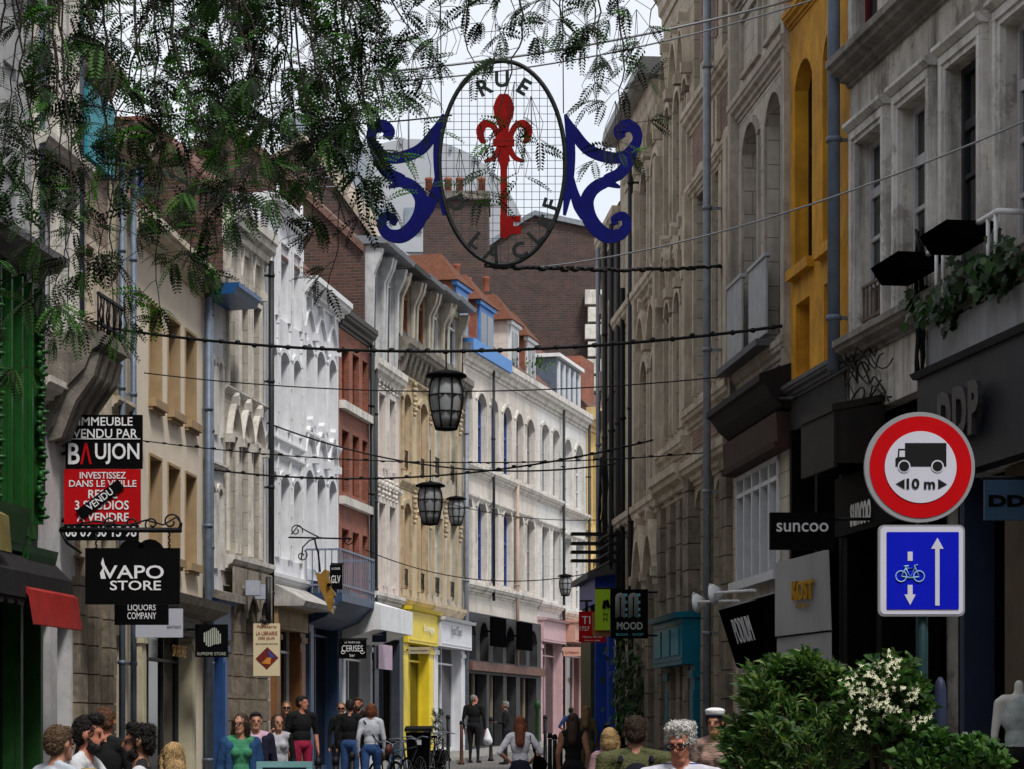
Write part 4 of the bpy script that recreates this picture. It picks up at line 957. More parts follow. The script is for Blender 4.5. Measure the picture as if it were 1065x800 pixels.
# oak cornice box
mb = MB(); z1 = g3.z(766, 432)
fext(mb, g3, -.05, g3.W+.05, [(0, z1+.2), (.42, z1+.05), (.42, z1-.04), (.36, z1-.07), (.26, z1-.22), (.12, z1-.36), (0, z1-.42)]); sc = mb.build('shop_cornice', M('black_brown_wood', (.007, .005, .0045), .7, .4, 6, .2), r)
mb = MB(); fext(mb, g3, -.02, g3.W, [(0, z1-.43), (.19, z1-.43), (.17, wz1+.1), (0, wz1+.1)]); fext(mb, g3, 0, g3.W, [(0, wz1+.098), (.22, wz1+.098), (.2, wz1+.03), (0, wz1+.01)]); mb.build('oak_panel', M('brown_fascia_wood', (.04, .018, .012), .7, .3, 4, .2, streak=.3), sc)
mb = MB(); a, b = ow[0][0], ow[0][1]
for i in range(6): u = a+(b-a-.07)*i/5; fbox(mb, g3, u, u+.07, -.12, .03, wz0, wz1)
fbox(mb, g3, a, b, -.1, .025, wz1-.32, wz1-.26); fbox(mb, g3, a-.1, b+.1, -.12, .12, wz0-.12, wz0); fbox(mb, g3, a, b, -.1, .03, wz1-.07, wz1-.002)
tw = mb.build('tall_window', whiteframe, r)
mb = MB(); fbox(mb, g3, a, b, -.1, -.08, wz0, wz1); mb.build('pane', glass_pale, tw)
backing(g3, r, .05, g3.W-.05, zg, g3.z(767, 628), -.42, blackm)
body(g3, zg, zt, r, brick_dark); pipe(g3, 757, .28, g3.g()+.1, 16, r, M('pale_grey_pipe', (.22, .24, .27), .5, .3, 6, .06, .2), .06, u=-.75)
# --- brick banded stone house
r = house('brick_striped_stone_house', g4, 'stone house with brick stripes beside the thick grey downpipe', HG)
zg = g4.g()-.3; zt = 17
o4 = OPS(g4, [(725, 738), (744, 751), (754, 763)], 725, 186, 412, .3); zst = g4.z(720, 118)
o4u = OPS(g4, [(722, 728), (735, 743), (751, 758)], 722, -40, 96)
oar = OPS(g4, [(722, 735), (743, 754)], 722, 512, 800, .35)
mb = MB(); wall(mb, g4, zg, zt, o4+o4u+oar, .18); mb.build('wall', stone_warm, r)
bs = BR('banded_red_brick', (.27, .12, .085), (.20, .09, .065), (.26, .22, .18), .23, .07, .01, streak=.4)
mb = MB()
for x in (739.5, 751.5, 764): u = g4.u(x)-.08; fbox(mb, g4, u-.1, u+.1, -.01, .015, g4.z(725, 420), g4.z(725, 200))
for x in (730, 745.5, 760): u = g4.u(x); fbox(mb, g4, u-.12, u+.12, -.01, .015, zst+.6, zt-1)
fbox(mb, g4, .3, g4.W-.3, -.01, .02, zst-1.1, zst-.35); fbox(mb, g4, .3, g4.W-.3, -.01, .02, g4.z(722, 468), g4.z(722, 432)); mb.build('brick_band', bs, r)
mb = MB()
for z, h, d in ((zst, .35, .32), (zst-1.2, .25, .2), (g4.z(720, 428), .35, .3), (g4.z(720, 482), .4, .35), (zt, .8, .7)): cornice(mb, g4, z, h, d)
for o in o4: surround(mb, g4, o, .12, .06)
for u in (.12, g4.W-.15): fbox(mb, g4, u-.12, u+.12, 0, .14, g4.z(720, 425), zst-1.3)
for x in (738, 742.5, 746, 750): u = g4.u(x); fbox(mb, g4, u-.06, u+.06, 0, .08, zst-1.05, zst-.38)
mb.build('moulding', trim_warm, r)
for o in o4+o4u: window(g4, o, r, greyframe, glass, depth=.18)
for x in (719.5, 739, 758.5): blocks(g4, x, zg, g4.z(720, 500), par=r)
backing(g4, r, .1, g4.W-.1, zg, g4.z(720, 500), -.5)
body(g4, zg, zt, r, brick_dark)
sfT = shopfront(g4, r, -1.9, .95, g4.g()+.02, g4.z(700, 695), g4.z(700, 650), tealp, tealp, M('pale_door', (.30, .29, .27), .6), glass_dark, pw=.42, mull=2, bproj=.30, name='teal_shopfront')
mb = MB()
for i in range(3): a = -1.75+i*.88; fbox(mb, g4, a, a+.7, .302, .32, g4.z(700, 695)+.15, g4.z(700, 650)-.15)
mb.build('panel', M('teal_panel_light', (.01, .17, .24), .4, .2, 3, .03), sfT)
# --- pedimented gothic house
r = house('tall_gothic_house', g5, 'tall stone house with pointed pediments above slim arched windows', HG)
zg = g5.g()-.3; zt = g5.z(692, -30)
xs = [(693.8, 699), (703.5, 710), (712.5, 717)]
o5 = OPS(g5, xs, 693.8, 116, 262, .3)+OPS(g5, xs, 693.8, 318, 458, .3)+OPS(g5, xs, 693.8, 543, 690, .3)
mb = MB(); wall(mb, g5, zg, zt, o5, .18); mb.build('wall', stone_warm, r)
mb = MB()
for o in o5[:6]: gothic_hood(mb, g5, o[0]-.15, o[1]+.15, o[3]+.15, o[3]+.95, .24, t=.16); surround(mb, g5, o, .1, .06)
cornice(mb, g5, zt, .9, .4); cornice(mb, g5, o5[3][2]-.2, .35, .3); cornice(mb, g5, o5[6][3]+.75, .5, .5); cornice(mb, g5, o5[0][2]-.2, .3, .2); mb.build('moulding', trim_warm, r)
mb = MB(); fbox(mb, g5, .1, g5.W-.1, -.01, .03, o5[3][2]-.95, o5[3][2]-.55); mb.build('brick_band', bs, r)
for o in o5[:6]: window(g5, o, r, greyframe, glass, cols=1, depth=.18)
for x in (691.2, 701.3, 711.3): blocks(g5, x, zg, o5[6][3]+.2, .2, par=r)
backing(g5, r, .1, g5.W-.1, zg, g5.z(692, 540), -.5); body(g5, zg, zt, r, brick_dark)
# --- corniced stone house
r = house('corniced_stone_house', g6, 'stone house with a deep grey cornice and twin arched windows', HG)
zg = g6.g()-.3; zt = g6.z(650, 138)
xs = [(652, 657.5), (669, 676), (680, 688)]
o6 = OPS(g6, xs[1:], 669, 185, 318, .3)+OPS(g6, xs[1:], 669, 380, 520, .3)+OPS(g6, xs[1:], 669, 605, 790, .3)
o6b = OPS(g6, xs[:1], 652, 240, 340, .2)+OPS(g6, xs[:1], 652, 400, 520, .2)
mb = MB(); wall(mb, g6, zg, zt, o6+o6b, .18); mb.build('wall', stone_warm, r)
mb = MB()
for o in o6[:4]: surround(mb, g6, o, .12, .07); gothic_hood(mb, g6, o[0]-.15, o[1]+.15, o[3]+.25, o[3]+.95, .25, t=.16)
for o in o6[4:]: gothic_hood(mb, g6, o[0]-.25, o[1]+.25, o[3]+.1, o[3]+1.0, .35, t=.3)
cornice(mb, g6, zt-.3, .9, .35, .8); cornice(mb, g6, o6[2][3]+1.4, .4, .35); cornice(mb, g6, o6[4][3]+1.4, .4, .35)
for x in (662, 668, 690): u = g6.u(x)-.1; fbox(mb, g6, u-.15, u+.15, 0, .16, g6.z(669, 540), zt-1.7)
mb.build('moulding', trim_warm, r)
mb = MB(); fext(mb, g6, .7, g6.W+.1, [(0, zt+.0), (.42, zt), (.46, zt-.25), (.38, zt-.3), (0, zt-.3)]); mb.build('gutter_board', M('pale_grey_board', (.34, .34, .34), .7, .2, 3, .1, streak=.4), r)
for o in o6[:4]+o6b: window(g6, o, r, greyframe, glass, cols=1, depth=.18)
mb = MB(); fbox(mb, g6, g6.u(655), g6.u(668), -.01, .03, g6.z(655, 600), g6.z(655, 240)); fbox(mb, g6, g6.u(663), g6.W-.2, -.01, .025, g6.z(669, 345), g6.z(669, 322)); mb.build('brick_band', bs, r)
for x in (666, 678, 689): blocks(g6, x, zg, o6[4][3]+.1, .24, par=r)
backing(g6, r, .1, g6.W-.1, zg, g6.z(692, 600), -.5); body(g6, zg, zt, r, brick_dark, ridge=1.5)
for x, w_, m_, y1 in ((649, .12, darkpipe, 240), (654, .12, iron, 300), (664.5, .16, darkpipe, 170)): pipe(g6, x, w_, g6.g()+.2, g6.z(x, y1), r, m_, .05)
mb = MB()
for y in (556, 566, 575, 584): z = g6.z(655, y); fbox(mb, g6, g6.u(652), g6.u(654), .1, 1.1, z, z+.05); fbox(mb, g6, .3, 2.6, .5, .55, z-.1, z-.06)
mb.build('iron_bracket', iron, r)
# --- far dark brick house with blue shop
r = house('narrow_dark_brick_house', g7, 'dark brick house covered in pipes with the blue shop at its foot', HG)
zg = g7.g()-.3; zt = g7.z(628, 245)
o7 = OPS(g7, [(630, 634), (637, 641)], 630, 330, 420)+OPS(g7, [(630, 634), (637, 641)], 630, 455, 550)
mb = MB(); wall(mb, g7, zg, zt, o7, .3); mb.build('wall', [brick_old], r)
mb = MB()
for k in range(14): zz = zt-.5-k*.8; fbox(mb, g7, -.02, .5+.2*(k % 2), 0, .12, zz-.4, zz)
for o in o7: surround(mb, g7, o, .14, .08)
cornice(mb, g7, zt, .5, .3); mb.build('moulding', trim_warm, r)
for o in o7: window(g7, o, r, darkframe, glass)
body(g7, zg, zt, r, brick_dark)
for x, m_ in ((629, zinc), (636, darkpipe), (643, darkpipe)): pipe(g7, x, .14, zg+2.5, zt-.3, r, m_, .05)
mb = MB(); random.seed(3)
for i in range(9):
    uu = g7.u(640)+random.uniform(-1.2, 1.2); pts = [g7.P(uu+random.uniform(-.12, .12), .16+random.random()*.06, g7.z(640, 470)-k*.35) for k in range(8)]; mb.tube(pts, .018, 5)
mb.build('loose_cabling', iron, r)
mb = MB(); zb1 = EYE+(HOR-600)*48/F0; xw0 = (616-CX)*48/F0
P0 = g7.P(g7.W, .05, 0)
ub = MB(); 
fbox(ub, g7, .2, g7.W, 0, .50, g7.z(635, 632), g7.z(635, 602)); bsf = ub.build('blue_shopfront', M('ultramarine_paint', (.01, .05, .35), .45, .2, 4, .05), r)
mb = MB(); fext(mb, g7, .1, g7.W+.1, [(0, g7.z(635, 602)+.35), (.66, g7.z(635, 602)+.02), (.66, g7.z(635, 602)-.1), (0, g7.z(635, 602)+.003)]); mb.build('lead_cover', M('grey_lead_edge'), bsf)
mb = MB(); fbox(mb, g7, g7.W-.5, g7.W-.1, 0, .22, g7.g(), g7.z(635, 632)); fbox(mb, g7, 2.1, 2.4, 0, .40, g7.g(), g7.z(635, 632)); mb.build('pilaster', M('ultramarine_paint'), bsf)
mb = MB(); fbox(mb, g7, .2, 2.1, 0, .47, g7.g(), g7.z(635, 632)-.02); mb.build('olive_shopfront', M('olive_paint', (.035, .04, .012), .5, .3, 4, .1), r)
mb = MB(); fbox(mb, g7, 2.42, g7.W-.52, 0.0, .12, g7.g()+.4, g7.z(635, 632)-.02); mb.build('pane', glass_dark, bsf)
# poster-covered post of the far right wall
mb = MB(); random.seed(9); base = g6.u(649)
for i in range(60):
    z = g6.g()+.3+random.random()*2.6; u = base-.1+random.random()*.35; s_ = random.uniform(.05, .13)
    fbox(mb, g6, u, u+s_, .17+i*.0006, .172+i*.0006, z, z+s_*random.uniform(.7, 1.3), random.randrange(3))
mb.build('stickers', [M('sticker_white', (.5, .5, .48), .6), M('sticker_grey', (.15, .17, .18), .6), M('sticker_teal', (.10, .30, .32), .6)], [o for o in C.objects if o.name == 'corniced_stone_house'][0])

KC[0] = 1.0
# ================= BUILDINGS BEHIND =================
def pwall(par, pts, D, thick, m, name='wall'):
    mb = MB(); q = [P(x, y, D) for x, y in pts]; mb.prism(q, (0, thick, 0)); return mb.build(name, m, par)
def bg(name, label, px, py, D): return thing(name, (P(px, py, D).x, D+3, G(D)), label, 'building', None)
# big brick gable at the end of the street
r = bg('brick_gable_building', 'tall windowless wine brick gable closing the street behind the red roofs', 560, 300, 100)
b0 = EYE+(HOR-G(100)) 
bot = 757
pwall(r, [(476, bot), (476, 290), (500, 262), (545, 230), (556, 224), (630, 240), (690, 240), (690, bot)], 100, 12, brick_old)
mb = MB(); q = [(476, 290), (500, 262), (545, 230), (556, 224), (630, 240), (690, 240)]
for a, b in zip(q, q[1:]): A_, B_ = P(a[0], a[1], 99.8), P(b[0], b[1], 99.8); mb.prism([A_, B_, B_+Vector((0, 0, .22)), A_+Vector((0, 0, .22))], (0, 12.4, 0))
mb.build('coping', zinc, r)
mb = MB()
for k in range(6): mb.box(P(618+(3 if k % 2 else 0), 310+k*18, 99.6), (.8, .6, .62))
mb.build('quoins', trim_pale, r)
# grey vaulted roof on the skyline
r = bg('grey_vaulted_building', 'pale grey building with a huge rounded metal roof on the skyline', 420, 200, 140)
mb = MB(); cx_, R_, z0 = P(430, 0, 145).x, 7.1, P(0, 262, 145).z
pts = [(cx_+R_*math.cos(t), z0+R_*math.sin(t)) for t in [math.pi*i/28 for i in range(29)]]
mb.prism([(x, 145, z) for x, z in pts], (0, 20, 0)); mb.prism([(cx_-R_, 145.2, G(140)), (cx_+R_, 145.2, G(140)), (cx_+R_, 145.2, z0), (cx_-R_, 145.2, z0)], (0, 20, 0)); mb.build('vault', M('pale_metal_roof', (.36, .38, .41), .6, .1, .5, .05), r)
mb = MB(); 
for i in range(1, 28, 2): x, z = pts[i]; mb.box((x, 144.9, z-.2), (.15, .2, .3))
for i in range(5): mb.box((cx_-4+i*2, 144.9, z0+2.0), (1.1, .15, 1.5))
mb.build('vault_ribs', M('steel_grey', (.22, .26, .31), .5), r)
# glazed block to its left
r = bg('glazed_grey_block', 'blue grey glazed block with a railing seen above the roofs at left', 340, 150, 120)
mb = MB(); mb.prism([P(297, bot, 122), P(378, bot, 122), P(378, 150, 122), P(362, 132, 122), P(320, 118, 122), P(297, 122, 122)], (0, 9, 0)); bl = mb.build('wall', M('blue_grey_cladding', (.24, .27, .31), .4, .2, .4, .03), r)
mb = MB()
for i in range(4): mb.box(P(305+i*16, 150, 121.9), (.5, .12, 1.3))
mb.build('window', glass, r)
# chimney stack building behind the hanging sign
r = bg('chimney_stack_building', 'sooty brick stack with a row of terracotta pots behind the hanging key sign', 490, 215, 88)
pwall(r, [(440, bot), (440, 205), (508, 205), (508, bot)], 88, 5, brick_old)
mb = MB(); mb.box(P(474, 203, 87.9)+Vector((0, 1.5, 0)), (2.6, 3.2, .3)); mb.build('coping', trim_sooty, r)
mb = MB()
for x, m_ in ((446, 0), (466, 0), (478, 0), (501, 0)): mb.lathe(P(x, 202, 89), [(.15, 0), (.13, .5), (.16, .53), (.15, .62)], 8)
mb.build('chimney_pots', M('terracotta'), r)
# pitched party-wall gables of taller houses, standing across the street line
def gable(name, label, f, u, pts, m, coping, pots=()):
    """pts: (distance back from the facade, image row at the facade plane)"""
    r = thing(name, f.P(u, -4, f.g(u)), label, 'building'); A_ = f.P(u, 0, 0); D = A_.y
    mb = MB(); q = [(f.P(u, -w, EYE+(HOR-y)*D/F0)) for w, y in pts]; n = len(q)
    a = [mb.vert(p, (w, p.z)) for p, (w, y) in zip(q, pts)]; b = [mb.vert(p+f.t.to_3d()*3.5, (w+.3, p.z)) for p, (w, y) in zip(q, pts)]
    mb.face(a); mb.face(b[::-1])
    for i in range(n): mb.face((a[i], a[(i+1) % n], b[(i+1) % n], b[i]))
    mb.build('wall', m, r); mb = MB(); t3 = f.t.to_3d()
    for i in range(1, n-2):
        p0, p1 = q[i], q[i+1]; mb.prism([p0-t3*.12, p1-t3*.12, p1-t3*.12+Vector((0, 0, .2)), p0-t3*.12+Vector((0, 0, .2))], t3*3.7)
    mb.build('coping', coping, r); return r
g_a = gable('brick_party_wall', 'rough brown brick gable rising behind the white and red brick houses', f9, .05, [(.15, 560), (.15, 262), (1.9, 190), (3.4, 128), (5.6, 190), (7.4, 240), (7.4, 560)], brick_dark, M('old_tile_coping', (.17, .10, .08), .9, .5, 6, .6))
mb = MB(); 
g_b = gable('steep_roofed_house', 'steep house with orange edged stone coping behind the dormers', f10, f10.u(450), [(.6, 470), (.6, 300), (2.3, 210), (3.6, 140), (5.5, 190), (7.5, 260), (7.5, 470)], brick_old, M('orange_edged_coping', (.36, .30, .24), .8, .35, 2, .3, streak=.4))
g_c = gable('sooty_gabled_house', 'sooty brick gable with grey coping beyond the steep house', f11, 3.2, [(1.6, 480), (1.6, 300), (3.1, 255), (4.8, 230), (7, 230), (9, 480)], brick_old, zinc)
mb = MB()
for k in (0, 1, 2): mb.lathe(f11.P(3.9, -4.4-k*.5, EYE+(HOR-232)*f11.D(494)/F0), [(.17, 0), (.15, .9), (.2, 1), (.17, 1.1)], 8)
mb.build('chimney_pots', M('terracotta'), g_c)
par = [o for o in C.objects if o.name == 'pale_middle_house'][0]
chimney(f12, .2, 1.1, -3.4, -1.6, ztr+1.2, f12.z(560, 300), par, brick_old, 3)
par = [o for o in C.objects if o.name == 'long_pale_house'][0]
chimney(f11, f11.W-1.2, f11.W-.3, -3.4, -2.2, ztr+1.2, f11.z(548, 285), par, brick_old, 2)
par = [o for o in C.objects if o.name == 'broad_white_house'][0]
pass 
# old chimneys at upper left, brick and pots
par = [o for o in C.objects if o.name == 'gothic_stone_house'][0]
chimney(f6, .3, 1.1, -3.4, -2.2, f6.z(240, 230), f6.z(240, 130), par, trim_sooty, 1)
par = [o for o in C.objects if o.name == 'brick_and_cream_house'][0]
chimney(f3, 3.0, 4.2, -3.0, -1.6, f3.z(110, 90), f3.z(110, 40), par, brick_old, 3)
# tv aerials
def aerial(x, y0, y1, D, label):
    mb = MB(); a = P(x, y0, D); b = P(x, y1, D); mb.tube([a, b], .03, 6)
    for k in range(3): z = b+Vector((0, 0, -.25*k)); mb.tube([z+Vector((-.7, 0, 0)), z+Vector((.7, 0, .02))], .015, 5)
    for k in range(7): z = b+Vector((-.6+.2*k, 0, 0)); mb.tube([z+Vector((0, -.3, 0)), z+Vector((0, .3, 0))], .012, 5)
    mb.build('tv_aerial', zinc, None, a, label, 'aerial', 'tv aerials on the roofs')
aerial(425, 170, 80, 70, 'thin tv aerial against the sky left of the hanging key sign')
aerial(322, 210, 175, 60, 'small tv aerial in front of the brown brick gable')
# ================= SIGNS =================
def board(name, x0, y0, x1, y1, D, m, label, cat='sign', group=None, th=.05, edge=None):
    a = P(x0, y1, D); b = P(x1, y0, D); t = thing(name, ((a.x+b.x)/2, D, a.z), label, cat, group)
    mb = MB(); mb.box(((a.x+b.x)/2, D+th/2, (a.z+b.z)/2), (b.x-a.x, th, b.z-a.z)); mb.build('panel', m, t)
    return t
def tx(t, s, x, y, D, hpx, m, wpx=None, **k):
    return text(s, P(x, y, D)+Vector((0, -.006, 0)), XR, UP, hpx*D/F0, m, t, width=wpx*D/F0 if wpx else None, **k)
def arm(t, x0, x1, y, D, r=.02, m=None, name='bracket'):
    mb = MB(); mb.tube([P(x0, y, D), P(x1, y, D)], r, 6); return mb.build(name, m or iron, t)
def spiral(cx_, cy_, D, r, turns, a0, sgn=1, n=26):
    pts = []
    for i in range(n+1):
        k = i/n; a = a0+sgn*k*turns*2*math.pi; q = r*(1-k*.78); pts.append(P(cx_+q*math.cos(a), cy_+q*math.sin(a), D))
    return pts
redb = M('sign_red', (.42, .004, .007), .6, .1, 3, .0, spec=.08)
wl = M('white_lettering', (.72, .72, .74), .5, .05, 3, 0)
# sale board
D = 32.3
t = thing('sale_board', P(107, 560, D), 'tall black and red sale board reading immeuble vendu fixed to the left houses', 'sign')
def pan(t, x0, y0, x1, y1, D, m, name='panel', th=.05, dy=0):
    a = P(x0, y1, D); b = P(x1, y0, D); mb = MB(); mb.box(((a.x+b.x)/2, D+th/2+dy, (a.z+b.z)/2), (b.x-a.x, th, b.z-a.z)); return mb.build(name, m, t)
pan(t, 68, 431.5, 148, 487.5, D, black); pan(t, 66.5, 488, 146, 545, D, redb); pan(t, 66.5, 545.5, 144, 562, D, black)
tx(t, 'IMMEUBLE', 110, 438.5, D, 9, wl, 56, bold=.01); tx(t, 'VENDU PAR', 109.5, 451, D, 9.5, wl, 67, bold=.01)
pan(t, 70, 456.2, 146, 457, D, wl, 'rule', .01, -.012)
tx(t, 'B', 77, 472, D, 22, wl, 12, bold=.015); tx(t, 'UJON', 122, 472, D, 22, wl, 46, bold=.015); tx(t, '\u039b', 89.5, 472, D, 22, redb, 12, bold=.02)
tx(t, 'INVESTISSEZ', 107, 494.5, D, 7, wl, 48, bold=.01); tx(t, 'DANS LE VIEILLE', 107, 503, D, 7, wl, 70, bold=.01); tx(t, 'RESTE', 107, 514, D, 9, wl, 30, bold=.015)
tx(t, '3 STUDIOS', 106, 525.5, D, 9.5, wl, 56, bold=.015); tx(t, 'A VENDRE', 107, 538, D, 9, wl, 54, bold=.015); tx(t, '06 09 60 15 98', 105, 553, D, 11, wl, 74, bold=.02)
a = P(82, 536, D-.03); b = P(126, 503, D-.03); d_ = (b-a).normalized(); nrm = Vector((-d_.z, 0, d_.x)); mb = MB(); h_ = .075
mb.prism([a-nrm*h_, b-nrm*h_, b+nrm*h_, a+nrm*h_], (0, .012, 0)); st = mb.build('diagonal_strip', black, t); text('VENDU', (a+b)/2+Vector((0, -.006, 0)), d_, nrm, .1, wl, t, width=.42, bold=.01)
mb = MB(); mb.tube([P(72, 470, D+.1), f3.P(-.6, .0, P(0, 470, D).z)], .03, 6); mb.tube([P(72, 540, D+.1), f3.P(-.6, .0, P(0, 540, D).z)], .03, 6); mb.build('bracket', iron, t)
# vape shop hanging sign with scroll bracket
D = 31.0
t = thing('vape_shop_sign', P(137, 629, D), 'black VAPO STORE sign hanging by chains from a scrolled iron bracket', 'sign')
pan(t, 88.5, 570, 186.5, 628.5, D, black, th=.09)
ti = tx(t, 'VAPO', 138.5, 595, D, 14, wl, 64, bold=.012); tx(t, 'STORE', 141, 609, D, 10, wl, 53, bold=.012)
mb = MB(); mb.prism([P(x, y, D-.008) for x, y in ((105, 602), (104, 596), (107, 591), (105, 586), (107, 580), (109, 588), (108, 594), (110, 602))], (0, .01, 0)); mb.build('smoke_logo', wl, t)
mb = MB(); mb.tube([P(62, 551, D), P(189, 551.5, D)], .035, 4)
for q in (spiral(178, 543, D, 11, 1.3, 1.5, -1), spiral(158, 545, D, 9, 1.3, .5, 1), spiral(136, 545, D, 9, 1.2, 2.6, -1), spiral(115, 544, D, 9, 1.2, .5, 1)): mb.tube(q, .013, 5)
mb.tube([P(62, 551, D), P(70, 565, D), P(84, 575, D+.3)], .02, 5)
mb.tube([P(188, 551, D), P(189, 545, D), P(183, 538, D), P(170, 546, D), P(152, 541, D), P(130, 547, D), P(100, 542, D), P(66, 548, D)], .013, 5); mb.build('bracket', iron, t)
mb = MB()
for x in (100, 176):
    for k in range(6): mb.tube([P(x+(.8 if k % 2 else -.8), 553+k*3, D), P(x-(.8 if k % 2 else -.8), 556+k*3, D)], .014, 5)
mb.build('chain', iron, t)
D = 33.5
t = board('liquor_shop_sign', 119, 618, 175, 650, D, black, 'small black sign reading LIQUORS COMPANY half hidden under the vape shop sign')
tx(t, 'LIQUORS', 147.5, 632.5, D, 7, wl, 29); tx(t, 'COMPANY', 147.5, 640.5, D, 7, wl, 30); arm(t, 100, 178, 617, D+.05)
mb = MB()
for x in (137, 156): mb.lathe(P(x, 575, D), [(.2, 0), (.2, .1)], 16, axis=(0, 1, 0))
mb.build('roundel', black, t)
D = 35.5
t = board('pale_wall_sign', 141, 633, 190, 663, D, M('lavender_panel', (.42, .43, .50), .5, .05, 3, 0), 'pale lavender sign board behind the liquor sign, left of the blue cornice house')
tx(t, 'BOUTIQUE', 181, 652, D, 2.6, M('grey_letters'), 14); arm(t, 141, 186, 631, D+.03)
D = 39.5
t = board('striped_logo_sign', 203, 649.5, 237, 683.5, D, black, 'square black sign with a striped round emblem reading SUPREME STORE')
mb = MB()
for i in range(9):
    x = 212+i*2.05; hh = math.sqrt(max(0, 1-((i-4)/4.8)**2))*9; off = 1.5*math.sin(i*.9)
    p0, p1 = P(x, 663-hh+off, D-.008), P(x+1.3, 663+hh+off, D-.008); mb.box(((p0.x+p1.x)/2, D-.01, (p0.z+p1.z)/2), (p1.x-p0.x, .012, p0.z-p1.z))
mb.build('emblem', M('sage_lettering', (.40, .42, .36), .6), t); tx(t, 'SUPREME STORE', 220, 680, D, 3.2, M('sage_lettering'), 30); arm(t, 190, 205, 655, D+.03)
D = 42
t = board('cream_hanging_sign', 263.5, 648.5, 291, 703, D, M('cream_board', (.62, .52, .34), .6, .1, 3, .02), 'tall cream sign with a dark diamond picture hanging near the grey pipe')
mb = MB(); mb.prism([P(266, 685, D-.01), P(278, 673, D-.01), P(289.5, 684, D-.01), P(277.5, 696, D-.01)], (0, .01, 0)); mb.build('diamond', M('dark_maroon', (.14, .015, .012), .6), t)
mb = MB(); mb.prism([P(278, 676, D-.016), P(287, 684, D-.016), P(281, 684, D-.016)], (0, .004, 0)); mb.build('blue_patch', blueframe, t)
mb = MB(); mb.prism([P(272, 690, D-.016), P(278, 684, D-.016), P(282, 684, D-.016), P(281, 691, D-.016)], (0, .004, 0)); mb.build('orange_patch', M('orange_patch', (.55, .22, .03), .6), t)
rdm = M('red_brown_letters', (.28, .04, .02), .6)
tx(t, 'Papeterie', 277.5, 652, D, 3.6, rdm, 20); tx(t, 'LA LIBRAIRIE', 277.5, 658.5, D, 3.8, rdm, 22); tx(t, 'DES JEUX', 277.5, 664, D, 3.4, rdm, 17); tx(t, 'jeux et jouets pour tous', 277.5, 669.5, D, 1.8, M('dark_letters', (.05, .04, .03), .6), 23)
mb = MB(); mb.ball(P(275, 646, D), .06, 5); mb.tube([P(279, 600, D), P(279, 646, D)], .05, 8); mb.build('hanging_pole', darkpipe, t)
D = 46
t = board('glv_sign', 343, 587.5, 356, 613, D, black, 'small black GLV sign beside the balcony and the gilded mask', th=.08)
tx(t, 'GLV', 349.3, 602.5, D, 8, wl, 9.5, bold=.01); tx(t, 'A LOUER', 349.3, 591.5, D, 2.4, wl, 9)
arm(t, 344, 357, 586.5, D+.03)
# gilded mask hanging from scroll bracket
D = 45
t = thing('gilded_mask_sign', P(335, 638, D), 'cracked gilded face mask hanging from a curled iron bracket', 'shop emblem')
mb = MB(); pr = [(328, 595), (333, 597), (338, 592), (342, 594), (341, 600), (344, 606), (343, 610), (346, 614), (349, 619), (346, 621), (347, 626), (345, 631), (346, 638), (342, 634), (337, 622), (331, 608)]
mb.prism([P(x, y, D) for x, y in pr], (0, .35, 0)); mk = mb.build('face', M('old_gilt', (.32, .17, .03), .5, .5, 8, .5, .3, streak=.4), t)
mb = MB(); mb.ball(P(342.5, 608, D-.02), (.05, .06, .03), 5); mb.build('eye', black, mk)
mb = MB(); mb.tube([P(300, 559, D), P(366, 560.5, D)], .018, 5); mb.tube(spiral(308, 552, D, 7, 1.2, .3, -1), .012, 5); mb.tube(spiral(314, 578, D, 6, 1.2, 5.2, 1), .012, 5); mb.tube(spiral(362, 562, D, 5, 1.2, .2, 1), .012, 5)
mb.tube([P(303, 556, D), P(310, 547, D), P(320, 553, D), P(332, 559, D)], .014, 5); mb.tube([P(334, 559, D), P(322, 562, D), P(315, 569, D), P(313, 583, D)], .014, 5); mb.tube([P(327, 559, D), P(329, 569, D), P(331, 575, D), P(333, 595, D)], .02, 5); mb.build('bracket', iron, t)
D = 47.5
t = board('cerises_sign', 352.5, 665.5, 381, 685, D, black, 'black sign with looping white lettering under the white canopy')
tx(t, 'CERISES', 366.5, 674.5, D, 6.5, wl, 22); tx(t, 'LE TEMPS DES', 366.5, 668.3, D, 1.8, wl, 16); tx(t, 'bar', 366.5, 681.5, D, 3, wl)
mb = MB(); mb.tube(spiral(356.5, 678, D-.01, 2.6, 1, 0), .008, 4); mb.tube(spiral(376.5, 678, D-.01, 2.6, 1, 0), .008, 4); mb.build('curl', wl, t); arm(t, 349, 382, 664.5, D+.03)
D = 53
t = board('navy_wall_sign', 387, 648.5, 402, 668, D, M('navy_panel', (.02, .03, .08), .5), 'small navy sign on the slate coloured shopfront left of the yellow shop')
tx(t, 'L ATELIER', 394, 654, D, 2, wl, 10); tx(t, 'tailleur', 394, 660, D, 2, wl, 8)
arm(t, 384, 388, 649, D+.03)
D = 58
t = board('cream_projecting_sign', 425, 673, 446.5, 680, D, M('cream_board'), 'narrow cream sign with small dark script projecting from the yellow shop')
tx(t, 'bijoux et accessoires', 436, 676.5, D, 2.2, M('dark_letters'), 18); arm(t, 422, 426, 676, D+.03)
D = 75
t = board('small_salmon_sign', 586, 673, 604, 682.5, D, salmon, 'small salmon pink sign above the pink framed shop door')
tx(t, 'La Pataterie', 595, 678.5, D, 2.6, M('red_brown_letters'), 14)
arm(t, 584, 605, 672.5, D+.03)
D = 44.6
t = board('red_hanging_sign', 602, 636, 630, 668, D, redb, 'red sign with white serif letters TI behind the lime green one')
